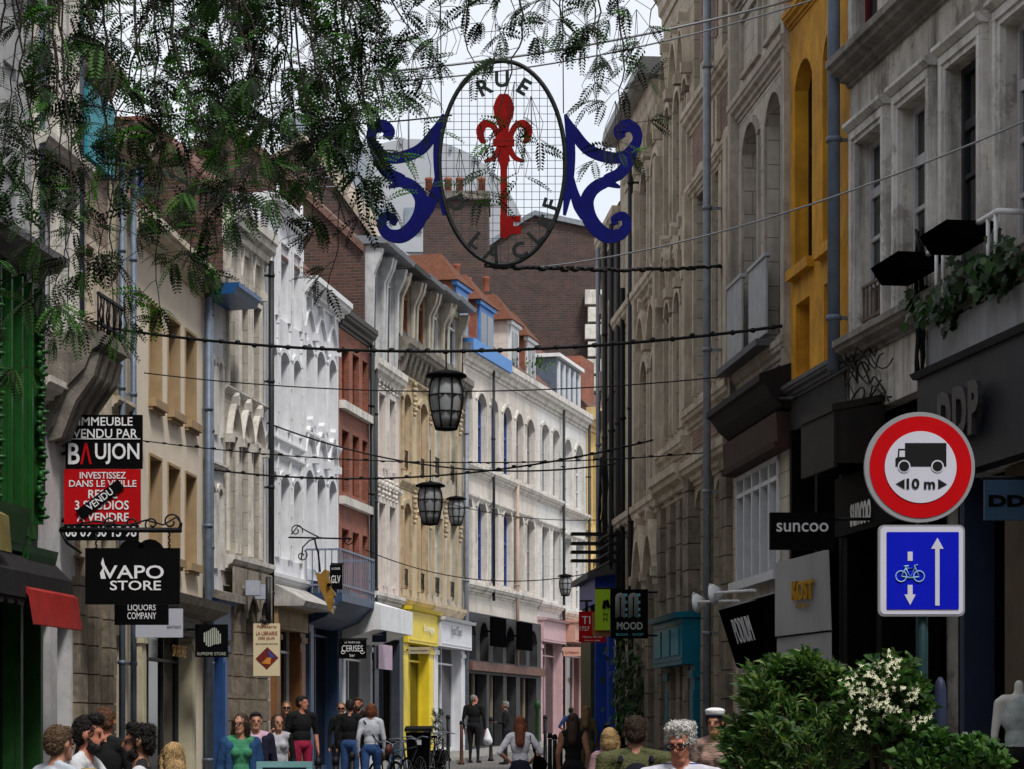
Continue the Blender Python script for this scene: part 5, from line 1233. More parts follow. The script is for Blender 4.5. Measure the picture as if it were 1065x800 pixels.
tx(t, 'TI', 609.5, 645, D, 8, wl, 9); tx(t, '1757', 608, 654, D, 4.5, wl, 10); tx(t, 'Maison de the', 616, 662.5, D, 2, wl, 20); tx(t, 'thes et cafes', 616, 666, D, 1.6, wl, 16); arm(t, 603, 616, 625, D); 
mb = MB(); mb.tube([P(610, 625, D), P(610, 636, D)], .03, 5); mb.build('hanger', iron, t)
D = 43
t = board('lime_green_sign', 619, 613, 634.5, 655.5, D, M('lime_panel', (.30, .50, .01), .5, .05, 3, 0), 'lime green vertical sign between the red sign and the black square one')
tx(t, 'M', 629.5, 639.5, D, 4, black, 4.2); tx(t, 'M', 629.5, 644.5, D, 4, black, 4.2)
mb = MB(); mb.tube([P(628, 633, D-.01), P(629, 625, D-.01), P(631, 624, D-.01), P(633, 632, D-.01)], .035, 6); mb.build('emblem', black, t)
pan(t, 616.5, 656, 634.5, 662, D+.1, M('orange_wood', (.28, .12, .04), .6), 'wooden_edge'); pan(t, 616, 637, 619, 656, D+.1, M('orange_wood'), 'wooden_edge'); arm(t, 619, 645, 612, D+.03)
D = 38
t = board('mood_sign', 635, 613, 674, 664, D, black, 'square black sign with rounded outlined letters and teal bars reading MOOD', th=.12)
slv = M('silver_outline', (.30, .31, .31), .5); tl = M('teal_bar_paint', (.10, .38, .45), .5)  # the bars are a plain teal colour
mb = MB()
for cx_ in (645.2, 658.8):
    for k in range(4):
        r_ = 4.6-k*1.1; pts = [P(cx_-r_, 643-k*.6, D-.02)]+[P(cx_-r_*math.cos(a), 621.5-r_*.9*math.sin(a)+0, D-.02) for a in [math.pi*i/8 for i in range(9)]]+[P(cx_+r_, 643-k*.6, D-.02)]
        mb.tube(pts, .010, 4)
mb.build('outline', slv, t)
mb = MB()
for x in (648.5, 662):
    for y in (619, 626.5, 634, 640): mb.box(P(x+1.2, y, D-.01), (.085, .02, .045))
mb.build('teal_bars', tl, t)
tx(t, 'MOOD', 655, 651, D, 8, slv, 27, bold=.03); tx(t, 'BOOK - SHOP', 655, 660, D, 2.6, tl, 28)
arm(t, 674, 684, 616, D+.05); arm(t, 674, 684, 661, D+.05)
# suncoo hanging sign
D = 25.5
t = board('suncoo_sign', 801, 533, 868, 571.5, D, black, 'black rectangular hanging sign reading suncoo in rounded white letters', th=.1)
tx(t, 'suncoo', 834.5, 548.5, D, 9.5, wl, 54, bold=.008); arm(t, 868, 905, 540, D+.05)
# box sign with gold letters
D = 27.6
t = thing('pale_box_sign', P(835, 690, D), 'large pale grey box sign with gold letters over the bush', 'sign')
gm = M('pale_box_grey', (.36, .36, .37), .5, .12, 1.5, .04, streak=.3)
q = [P(806, 586, D+1.2), P(862, 571, D), P(865, 655, D), P(806, 662, D+1.2)]; mb = MB(); mb.prism(q, (.1, .5, 0)); mb.build('panel', gm, t)
q2 = [P(808, 664, D+1.25), P(865, 657, D+.05), P(865, 690, D+.05), P(808, 690, D+1.25)]; mb = MB(); mb.prism(q2, (.1, .5, 0)); mb.build('lower_panel', gm, t)
dirv = (P(862, 655, D)-P(806, 655, D+1.2)); dirv.z = 0; gold = M('gold_letters', (.55, .30, .03), .35, .1, 3, 0, .4)
nn = dirv.normalized().cross(UP)
c0 = (P(838, 614, D+.52)); text('KOST', c0+nn*.03, dirv, UP, .24, gold, t, width=.50, bold=.02, ext=.03)
text('PARIS', P(837, 630, D+.54)+nn*.03, dirv, UP, .04, gold, t, width=.3, ext=.01)
# slanted black awning with letters
t = thing('podium_awning', g3.P(g3.W*.4, .4, g3.z(780, 690)), 'slanted black fascia with thin white capitals above the bush', 'awning')
Da, Db = 31.2, 29.2
mb = MB(); mb.prism([P(747, 634, Da), P(806, 617, Db), P(812, 694, Db), P(766, 694, Da)], (.1, .6, 0)); mb.build('panel', blackm, t)
mb = MB(); mb.prism([P(745, 632, Da-.02), P(808, 615, Db-.02), P(808, 618, Db-.02), P(746, 635, Da-.02)], (.1, .66, 0)); mb.build('top_edge', M('pale_box_grey'), t)
rt = (P(806, 617, Db)-P(747, 634, Da)); up = (P(747, 634, Da)-P(766, 694, Da)).normalized()
text('PODIUM', P(773, 655, 30.25), Vector((rt.x, rt.y, rt.z)), up-rt.normalized()*up.dot(rt.normalized()), .34, wl, t, width=.62, bold=-.015, ext=.012)
# small hanging blue-grey sign at the right edge
D = 21.5
t = board('blue_hanging_sign', 1024, 499, 1090, 541, D, M('slate_blue_panel', (.03, .07, .13), .5, .1, 2, 0), 'slate blue hanging sign with dark letters DD at the right edge')
tx(t, 'DDP', 1054, 521, D, 12, black, 52, bold=.05); arm(t, 1021, 1090, 497, D+.04)
# street lamp spots on right wall (white disc lights)
for i, (x, y, D, lb) in enumerate(((723, 628, 33.5, 'white disc spotlight on a thin arm above the teal shopfront'), (740, 619, 31, 'white disc spotlight nearer the tall white window'))):
    t = thing('disc_spotlight', P(x, y, D), lb, 'spotlight', 'white spotlights on arms')
    mb = MB(); mb.lathe(P(x, y, D), [(.12, 0), (.14, .03), (.09, .10), (.05, .14)], 14, axis=(.8, -.3, .2), sx=1, sy=1.6); mb.build('lamp_head', white, t)
    mb = MB(); mb.tube([P(x+2, y-2, D), P(x+45, y-3-i*2, D-4.5)], .02, 6); mb.tube([P(x, y-4, D), P(x-3, y-8, D), P(x-1, y-12, D)], .012, 5); mb.build('arm', white, t)

# ================= TRAFFIC SIGNS =================
D = 13.6
t = thing('traffic_sign_post', P(961, 757, D)-Vector((0, 0, 1.6)), 'road sign post with a round red truck length sign over a blue square sign', 'traffic sign')
mb = MB(); mb.tube([(P(961, 0, D).x, D+.06, -.02), (P(961, 0, D).x, D+.06, P(0, 436, D).z)], .035, 14); mb.build('post', M('dark_teal_post', (.008, .03, .035), .45, .2, 4, .05), t)
edge = M('sign_edge_grey', (.34, .35, .38), .4, .1, 4, 0, .3); sred = M('sign_face_red', (.50, .003, .006), .5, .08, 4, 0, spec=.08); swh = M('sign_face_white', (.60, .60, .70), .4, .06, 3, 0); sblu = M('sign_face_blue', (.004, .010, .50), .5, .08, 3, 0, spec=.08)
pxm = D/F0
def disc(c, r, y, th, m, par, name, n=56, rin=None):
    mb = MB(); 
    if rin is None: mb.prism([c+Vector((r*math.cos(2*math.pi*i/n), y, r*math.sin(2*math.pi*i/n))) for i in range(n)], (0, th, 0))
    else:
        for i in range(n):
            a, b = 2*math.pi*i/n, 2*math.pi*(i+1)/n; mb.prism([c+Vector((q*math.cos(g_), y, q*math.sin(g_))) for q, g_ in ((rin, a), (r, a), (r, b), (rin, b))], (0, th, 0))
    return mb.build(name, m, par)
c = P(956.5, 486, D)
rs = disc(c, 57.5*pxm, -.0, .035, edge, t, 'round_sign')
disc(c+Vector((pxm*.8, 0, 0)), 53*pxm, -.004, .003, sred, rs, 'red_face'); disc(c+Vector((pxm*.8, 0, 0)), 37.3*pxm, -.008, .003, swh, rs, 'white_centre')
def flat(par, name, polys, m, D=D, y=-.0115, th=.003):
    mb = MB()
    for q in polys: mb.prism([P(px_, py_, D)+Vector((0, y, 0)) for px_, py_ in q], (0, th, 0))
    return mb.build(name, m, par)
circ = lambda x, y, r, n=18: [(x+r*math.cos(2*math.pi*i/n), y+r*math.sin(2*math.pi*i/n)) for i in range(n)]
sbk = M('sign_black', (.006, .006, .008), .5, .05, 3, 0)
flat(rs, 'truck_symbol', [[(941, 461), (984, 461), (984, 485.5), (941, 485.5)], [(931, 485.5), (931, 477), (933.3, 475.5), (941.1, 475.5), (941.1, 485.5)], [(933.3, 475.6), (934, 467), (935.4, 467), (934.9, 475.6)], [(934, 467), (941.1, 467), (941.1, 468.4), (934, 468.4)]], sbk, y=-.0098, th=.002)
flat(rs, 'wheel', [circ(940, 485.3, 5.2)], sbk, y=-.0135, th=.001); flat(rs, 'wheel', [circ(974.7, 485.3, 5.2)], sbk, y=-.0135, th=.001)
flat(rs, 'wheel_ring', [circ(940, 485.3, 6.6), circ(974.7, 485.3, 6.6)], swh, y=-.0120, th=.001)
flat(rs, 'arrow', [[(931.5, 503.5), (940.5, 498.5), (940.5, 509)], [(984.5, 504), (975.5, 498.5), (975.5, 509)]], sbk)
tx(rs, '10 m', 957.5, 503.3, D-.003, 11, sbk, 29.5, bold=.03)
def rrect(x0, y0, x1, y1, r, n=5):
    pts = []
    for cx_, cy_, a0 in ((x1-r, y0+r, -90), (x1-r, y1-r, 0), (x0+r, y1-r, 90), (x0+r, y0+r, 180)):
        for i in range(n+1): a = math.radians(a0+90*i/n); pts.append((cx_+r*math.cos(a), cy_+r*math.sin(a)))
    return pts
mb = MB(); mb.prism([P(x, y, D) for x, y in rrect(913.5, 546, 1003.5, 641, 6)], (0, .03, 0)); ss = mb.build('square_sign', edge, t)
flat(ss, 'white_border', [rrect(915.5, 548, 1001.5, 639, 5)], swh, y=-.004); flat(ss, 'blue_face', [rrect(922, 553.5, 997, 634, 1)], sblu, y=-.008)
flat(ss, 'arrow', [[(972.5, 569), (974.6, 560), (980.5, 569.5), (980.5, 570), (968, 570)][0:0] or [(968, 571), (974.7, 559.5), (981, 571)], [(972.3, 571), (976.8, 571), (976.8, 630), (972.3, 630)], [(943.7, 574), (948.8, 574), (948.8, 583.5), (943.7, 583.5)], [(943.7, 608.5), (948.8, 608.5), (948.8, 618.5), (943.7, 618.5)], [(940.3, 618.5), (952, 618.5), (946.3, 629.5)]], swh)
mb = MB(); Dq = D-.012; cy = M('sign_cycle_pale', (.30, .55, .75), .5, .05, 3, 0)
for x in (937.2, 955.8):
    mb.tube([P(px_, py_, Dq) for px_, py_ in circ(x, 599.5, 5.6, 20)]+[P(x+5.6, 599.5, Dq)], .0035, 5, cap=False)
for q in (((937.2, 599.5), (942, 591), (951, 591), (947, 601), (942, 591)), ((947, 601), (937.2, 599.5)), ((955.8, 599.5), (951, 588), (954.5, 587.5)), ((940, 589), (945, 588.6)), ((942, 591), (941.6, 588.8)), ((947, 601), (956, 600))): mb.tube([P(a, b, Dq) for a, b in q], .004, 5)
mb.build('bicycle_symbol', cy, ss)
# neighbour bollard / column behind sign
t = thing('tall_thin_post', (P(1017, 0, 14.5).x, 14.5, 0), 'dark blue grey post with a rounded top under the square traffic sign', 'bollard')
mb = MB(); mb.lathe((P(978, 0, 15).x, 15, 0), [(.04, 0), (.04, 1.84), (.03, 1.9), (.01, 1.93)], 12); mb.build('shaft', M('midnight_pilaster'), t)

# ================= HANGING STREET SIGN WITH KEY =================
D = 17.0; pm = D/F0
t = thing('hanging_key_sign', P(525, 276, D), 'oval wire grid street sign with a red key and blue scrolls hanging over the street', 'street sign')
E = lambda a, rx=65.5, ry=106, cx_=522.5, cy_=169.5: P(cx_+rx*math.cos(a), cy_+ry*math.sin(a), D)
mb = MB(); mb.tube([E(2*math.pi*i/72) for i in range(73)], .017, 8, cap=False); mb.build('oval_ring', M('black_green_iron', (.008, .012, .012), .5), t)
mb = MB(); wr = .0022
x = 464
while x < 588:
    k = (x-522.5)/65.5
    if abs(k) < 1: h_ = 106*math.sqrt(1-k*k); mb.tube([P(x, 169.5-h_, D), P(x, 169.5+h_, D)], wr, 4, cap=False)
    x += 8.1
y = 70
while y < 275:
    k = (y-169.5)/106
    if abs(k) < 1: h_ = 65.5*math.sqrt(1-k*k); mb.tube([P(522.5-h_, y, D), P(522.5+h_, y, D)], wr, 4, cap=False)
    y += 8.1
mb.build('wire_grid', M('grid_wire', (.06, .065, .07), .5), t)
kred = M('key_red', (.22, .005, .004), .6, .35, 6, .1, spec=.08); kblue = M('scroll_blue', (.003, .005, .10), .6, .3, 5, .06, spec=.08)
def ribbon2(mb, pts, ws, m=0, D=D, th=.02, dy=-.01):      # flat band of varying width through image points
    pts = [Vector(p) for p in pts]
    # smooth (Catmull-Rom)
    q = []; w = []
    for i in range(len(pts)-1):
        p0, p1, p2, p3 = pts[max(i-1, 0)], pts[i], pts[i+1], pts[min(i+2, len(pts)-1)]
        for k in range(6):
            u = k/6; q.append(.5*((2*p1)+(p2-p0)*u+(2*p0-5*p1+4*p2-p3)*u*u+(3*p1-p0-3*p2+p3)*u**3)); w.append(ws[i]+(ws[i+1]-ws[i])*u)
    q.append(pts[-1]); w.append(ws[-1]); Ls, Rs = [], []
    for i in range(len(q)):
        d = q[min(i+1, len(q)-1)]-q[max(i-1, 0)]; d = d/max(d.length, 1e-6); n_ = Vector((-d.y, d.x)); Ls.append(q[i]+n_*w[i]/2); Rs.append(q[i]-n_*w[i]/2)
    f_ = [mb.vert(P(p.x, p.y, D)+Vector((0, dy, 0))) for p in Ls]; g_ = [mb.vert(P(p.x, p.y, D)+Vector((0, dy, 0))) for p in Rs]
    fb = [mb.vert(P(p.x, p.y, D)+Vector((0, dy+th, 0))) for p in Ls]; gb = [mb.vert(P(p.x, p.y, D)+Vector((0, dy+th, 0))) for p in Rs]
    for i in range(len(q)-1):
        mb.face((f_[i], f_[i+1], g_[i+1], g_[i]), m); mb.face((fb[i], gb[i], gb[i+1], fb[i+1]), m); mb.face((f_[i], fb[i], fb[i+1], f_[i+1]), m); mb.face((g_[i], g_[i+1], gb[i+1], gb[i]), m)
    mb.face((f_[0], g_[0], gb[0], fb[0]), m); mb.face((f_[-1], fb[-1], gb[-1], g_[-1]), m)
mb = MB()                                                     # key with a fleur-de-lis bow
ribbon2(mb, [(524, 98), (524, 104), (524, 112), (524, 120), (524, 132), (524, 150), (524, 168)], [8, 17, 22, 20, 11, 9, 13])
ribbon2(mb, [(524, 165), (524, 176), (524, 200), (524, 226)], [13, 7, 7, 7], dy=-.0105)
for s_ in (-1, 1):
    c_ = 524.5
    ribbon2(mb, [(c_+s_*5, 150), (c_+s_*7, 140), (c_+s_*12, 131), (c_+s_*20, 129), (c_+s_*25, 136), (c_+s_*23, 146), (c_+s_*19, 148)], [7, 6, 6, 8, 9, 6, 2], dy=-.011-.0007*s_)
    ribbon2(mb, [(c_+s_*4, 150), (c_+s_*7, 158), (c_+s_*12, 165), (c_+s_*21, 168)], [6, 6, 5, 2], dy=-.0117-.0007*s_)
ribbon2(mb, [(513, 148.5), (535, 148.5)], [8, 8], dy=-.014)
mb.prism([P(a, b, D)+Vector((0, -.013, 0)) for a, b in ((520, 225), (541.5, 225), (541.5, 231), (534, 231), (534, 235.5), (542, 235.5), (542, 243), (537, 244), (532, 243), (529, 246), (525, 249), (522, 247), (520, 246))], (0, .02, 0))
mb.build('key', kred, t)
for s_ in (-1, 1):                                            # blue scrolls, mirrored
    X = lambda x: x if s_ < 0 else 1049-x
    mb = MB()
    ribbon2(mb, [(X(461), 119), (X(457), 135), (X(455), 160), (X(456), 185), (X(459), 205), (X(462), 224)], [3, 9, 9, 8, 8, 3])
    ribbon2(mb, [(X(461), 121), (X(452), 138), (X(438), 155), (X(420), 163), (X(403), 164), (X(391), 155), (X(386), 144), (X(389), 134), (X(398), 131), (X(405), 137), (X(402), 144)], [3, 11, 12, 12, 11, 11, 10, 11, 13, 12, 9], dy=-.0107)
    ribbon2(mb, [(X(389), 150), (X(395), 168), (X(405), 181), (X(418), 188), (X(404), 195)], [10, 12, 12, 11, 2], dy=-.0113)
    ribbon2(mb, [(X(409), 192), (X(420), 190), (X(433), 198), (X(439), 212), (X(434), 231), (X(419), 245), (X(404), 244), (X(397), 234), (X(401), 225), (X(410), 228), (X(408), 234)], [4, 12, 13, 15, 16, 15, 12, 10, 9, 8, 5], dy=-.0119)
    ribbon2(mb, [(X(440), 226), (X(447), 214), (X(452), 200), (X(454), 185)], [11, 12, 9, 4], dy=-.0125)
    mb.build('scroll', kblue, t)
for chh, x, y, rot in (('R', 504, 91, 25), ('U', 522, 83, 0), ('E', 545, 91, -32), ('D', 475, 212, 72), ('E', 482, 233, 55), ('L', 496, 251, 40), ('A', 513, 263, 20), ('C', 540, 261, -22), ('L', 557, 246, -45), ('E', 568, 232, -55), ('F', 573, 213, -72)):
    if chh == 'E' and x == 482: continue
    a = math.radians(rot); rt = Vector((math.cos(a), 0, math.sin(a))); upv = Vector((-math.sin(a), 0, math.cos(a)))
    if y > 180: rt = Vector((math.cos(-a), 0, math.sin(-a))); upv = Vector((math.sin(a), 0, math.cos(a)))
    text(chh, P(x, y, D)+Vector((0, -.012, 0)), rt, upv, 17*pm, M('black_green_iron'), t, bold=.03, ext=.008)
mb = MB(); 
for x, y in ((459, 118), (586, 118)): mb.tube([P(x, y, D), P(x-1, -20, D)], .004, 4)
mb.build('hanger', iron, t)

# ================= OVERHEAD CABLES AND LANTERNS =================
def cable(a, b, sag, r, label, n=22, chain=False, m=None, grp='cables strung across the street'):
    mb = MB(); pts = []
    for i in range(n+1):
        k = i/n; p = a.lerp(b, k); p = p-Vector((0, 0, sag*4*k*(1-k))); pts.append(p)
    mb.tube(pts, r, 6)
    if chain:
        Ln = (b-a).length; N_ = int(Ln/.28); random.seed(int(a.x*100) % 97)
        for i in range(N_):
            k = (i+.5)/N_; p = a.lerp(b, k)-Vector((0, 0, sag*4*k*(1-k))); mb.ball(p+Vector((0, 0, random.uniform(-.01, .02))), (.045, .03, r*1.7), 4)
    mb.build('overhead_cable', m or iron, None, a, label, 'cable', grp)
pale = M('pale_wire', (.30, .31, .33), .4, .1, 3, 0, .5)
CB = [((150, 388, 36), (752, 392, 34), .25, .010, 'thin cable crossing the street above the largest barrel lantern', 0, None),
 ((105, 340, 34.5), (815, 339, 30), .35, .022, 'thickest twisted cable crossing in front of the red roofs', 1, None),
 ((145, 458, 37), (745, 470, 34.5), .25, .010, 'thin cable level with the top of the sale board', 1, None),
 ((215, 488, 42), (690, 455, 40), .4, .018, 'sagging cable carrying the middle lanterns', 1, None),
 ((278, 440, 46), (655, 480, 45), .5, .018, 'lower sagging cable over the white long houses', 0, None),
 ((380, 572, 55), (640, 590, 50), .5, .012, 'faint low cable in front of the blue window frames', 0, None),
 ((410, 505, 58), (640, 540, 50), .3, .010, 'very thin wire between ochre house and right wall', 0, None),
 ((505, 277, 18), (763, 276, 36), .05, .012, 'short cable just under the key sign running to the grey pipe', 1, None),
 ((540, 280, 30), (1075, 122, 21.5), .25, .010, 'pale wire rising to the peeling grey house', 0, pale),
 ((395, 75, 30), (824, 0, 29.5), .12, .016, 'upper wire of the pair crossing the white sky', 0, pale),
 ((395, 85, 30), (860, -5, 28), .2, .011, 'lower wire of the pair crossing the white sky', 0, pale),
 ((0, 88, 31), (470, 120, 29), .3, .010, 'wire running through the leaves at upper left', 0, None),
 ((590, 607, 72), (645, 596, 48), .1, .014, 'short cable carrying the farthest lantern', 0, None),
 ((752, 415, 33), (828, 414, 29), .0, .022, 'dark bar between the grey pipe and the wood cornice', 0, None)]
for a, b, sg, r_, lb, chn, m_ in CB: cable(P(*a), P(*b), sg, r_, lb, chain=bool(chn), m=m_)
def lantern(cx_, ytop, ybot, D, label, ycab):
    h = (ybot-ytop)*D/F0; c = P(cx_, ybot, D); t = thing('barrel_lantern', c, label, 'lantern', 'barrel shaped lanterns over the street'); R = h*.31
    prof = [(.62, 0), (.80, .18), (.96, .42), (1.0, .55), (.93, .74), (.78, .86)]
    mb = MB()
    for k in range(8):
        a = 2*math.pi*(k+.5)/8; mb.tube([c+Vector((R*q*math.cos(a), R*q*math.sin(a), h*z)) for q, z in prof], h*.014, 4)
    for z, q in ((0, .62), (.28, .87), (.56, 1.0), (.86, .78)):
        mb.tube([c+Vector((R*q*math.cos(2*math.pi*k/8+math.pi/8), R*q*math.sin(2*math.pi*k/8+math.pi/8), h*z)) for k in range(9)], h*.016, 4, cap=False)
    mb.build('frame', iron, t)
    mb = MB(); mb.lathe(c, [(R*.8, h*.86), (R*1.15, h*.88), (R*1.12, h*.92), (R*.75, h*.97), (R*.2, h*1.0), (R*.1, h*1.02)], 16); mb.build('cap', black, t)
    mb = MB(); mb.lathe(c, [(R*.58, h*.01)]+[(R*q*.95, h*z) for q, z in prof], 8); mb.build('glass', M('frosted_lantern_glass', (.26, .27, .28), .35, .1, 3, 0), t)
    mb = MB(); mb.lathe(c-Vector((0, 0, h*.02)), [(R*.2, -h*.02), (R*.6, 0), (R*.6, h*.03)], 12); mb.build('base', black, t)
    if ycab is not None: mb = MB(); mb.tube([c+Vector((0, 0, h)), P(cx_, ycab, D)], .012, 5); mb.build('hanger', iron, t)
lantern(464, 385, 446, 34.8, 'largest barrel lantern hanging in front of the ochre house', 343)
lantern(447.5, 501, 545, 42, 'middle barrel lantern left of its smaller neighbour', 468)
lantern(474.5, 516, 546, 56, 'smaller barrel lantern just right of the middle one', 490)
lantern(588, 597, 619.5, 66, 'farthest smallest barrel lantern near the dark pipe', 604)
# ================= PEOPLE =================
def caps_geo(mb, a, b, ra, rb, n=10):
    a, b = V3(a), V3(b); d = b-a
    if d.length < 1e-4: mb.ball(a, ra, 6); return
    Q = Vector((0, 0, 1)).rotation_difference(d).to_matrix(); L_ = d.length; prof = []
    for i in range(5): t_ = math.pi/2*(1-i/4); prof.append((max(1e-4, ra*math.cos(t_)), -ra*math.sin(t_)))
    for i in range(5): t_ = math.pi/2*i/4; prof.append((max(1e-4, rb*math.cos(t_)), L_+rb*math.sin(t_)))
    rings = []
    for r_, z in prof: rings.append([mb.vert(a+Q @ Vector((r_*math.cos(2*math.pi*k/n), r_*math.sin(2*math.pi*k/n), z))) for k in range(n)])
    for q, w in zip(rings, rings[1:]):
        for k in range(n): mb.face((q[k], q[(k+1) % n], w[(k+1) % n], w[k]), 0)
    mb.face(rings[0][::-1]); mb.face(rings[-1])
def remeshed(prims, voxel, smooth=2):
    """prims: ('c',a,b,ra,rb,mat) tapered capsule or ('e',c,(rx,ry,rz),mat,rot) ellipsoid -> one continuous skin"""
    mb = MB()
    for p in prims:
        if p[0] == 'c': caps_geo(mb, *p[1:5])
        else:
            s0 = len(mb.v); mb.ball((0, 0, 0), p[2], 8); R = p[4] if len(p) > 4 and p[4] is not None else Matrix.Identity(3)
            for i in range(s0, len(mb.v)): mb.v[i] = tuple(V3(p[1])+R @ Vector(mb.v[i]))
    me = bpy.data.meshes.new('tmp'); me.from_pydata(mb.v, [], mb.f); ob = bpy.data.objects.new('tmp', me); C.objects.link(ob)
    md = ob.modifiers.new('r', 'REMESH'); md.mode = 'VOXEL'; md.voxel_size = voxel; md.use_smooth_shade = True
    if smooth: ms = ob.modifiers.new('s', 'SMOOTH'); ms.iterations = smooth; ms.factor = .5
    dg = bpy.context.evaluated_depsgraph_get(); dg.update(); out = bpy.data.meshes.new_from_object(ob.evaluated_get(dg))
    bpy.data.objects.remove(ob); bpy.data.meshes.remove(me)
    nf = len(out.polygons); cc = np.empty(nf*3); out.polygons.foreach_get('center', cc); cc = cc.reshape(-1, 3)
    best = np.full(nf, 1e9); mi = np.zeros(nf, int)
    for p in prims:
        if p[0] == 'c':
            a, b = np.array(p[1]), np.array(p[2]); ab = b-a; t_ = np.clip(((cc-a)@ab)/max(ab@ab, 1e-9), 0, 1)
            d = np.linalg.norm(cc-(a+t_[:, None]*ab), axis=1)-(p[3]+(p[4]-p[3])*t_); m = p[5]
        else:
            R = np.array(p[4]) if len(p) > 4 and p[4] is not None else np.eye(3); l = (cc-np.array(p[1]))@R; rr = np.array(p[2]); k = np.linalg.norm(l/rr, axis=1); d = (k-1)*rr.min(); m = p[3]
        u_ = d < best; best[u_] = d[u_]; mi[u_] = m
    out.polygons.foreach_set('material_index', mi); out.polygons.foreach_set('use_smooth', [True]*nf)
    return out
def cloth(name, rgb=(.1, .1, .1), pat=None):
    if name in MC: return MC[name]
    m = M(name, rgb, .9, .3, 6, .5, spec=.15, bscale=14)
    if pat:
        t = m.node_tree; b = t.nodes['Principled BSDF']; tc = t.nodes.new('ShaderNodeTexCoord'); w = t.nodes.new('ShaderNodeTexWave'); w.bands_direction = 'Z'
        w.inputs['Scale'].default_value = pat[0]; w.inputs['Distortion'].default_value = pat[2] if len(pat) > 2 else .6; w.inputs['Detail'].default_value = 1; w.inputs['Detail Scale'].default_value = 1.2
        r_ = t.nodes.new('ShaderNodeMapRange'); r_.inputs[1].default_value = pat[3] if len(pat) > 3 else .80; r_.inputs[2].default_value = r_.inputs[1].default_value+.08; mi = t.nodes.new('ShaderNodeMixRGB')
        src = b.inputs['Base Color'].links[0].from_socket; t.links.new(tc.outputs['Object'], w.inputs[0]); t.links.new(w.outputs['Fac'], r_.inputs[0]); t.links.new(r_.outputs[0], mi.inputs[0]); t.links.new(src, mi.inputs[1]); mi.inputs[2].default_value = (*pat[1], 1); t.links.new(mi.outputs[0], b.inputs['Base Color'])
    return m
skinm = M('skin', (.42, .21, .14), .55, .15, 12, .08); skin2 = M('tanned_skin', (.34, .16, .10), .55, .2, 12, .08); skin3 = M('ruddy_skin', (.42, .17, .11), .5, .25, 14, .1)
def hairm(n, rgb): return M(n, rgb, .6, .5, 30, .8, spec=.3, bscale=60)
HB, HBR, HBL, HG_, HR, HW, HLB = hairm('black_hair', (.012, .009, .008)), hairm('brown_hair', (.045, .025, .015)), hairm('blond_hair', (.42, .27, .12)), hairm('grey_hair', (.22, .22, .22)), hairm('red_hair', (.16, .045, .018)), hairm('white_hair', (.62, .60, .57)), hairm('light_brown_hair', (.13, .08, .045))
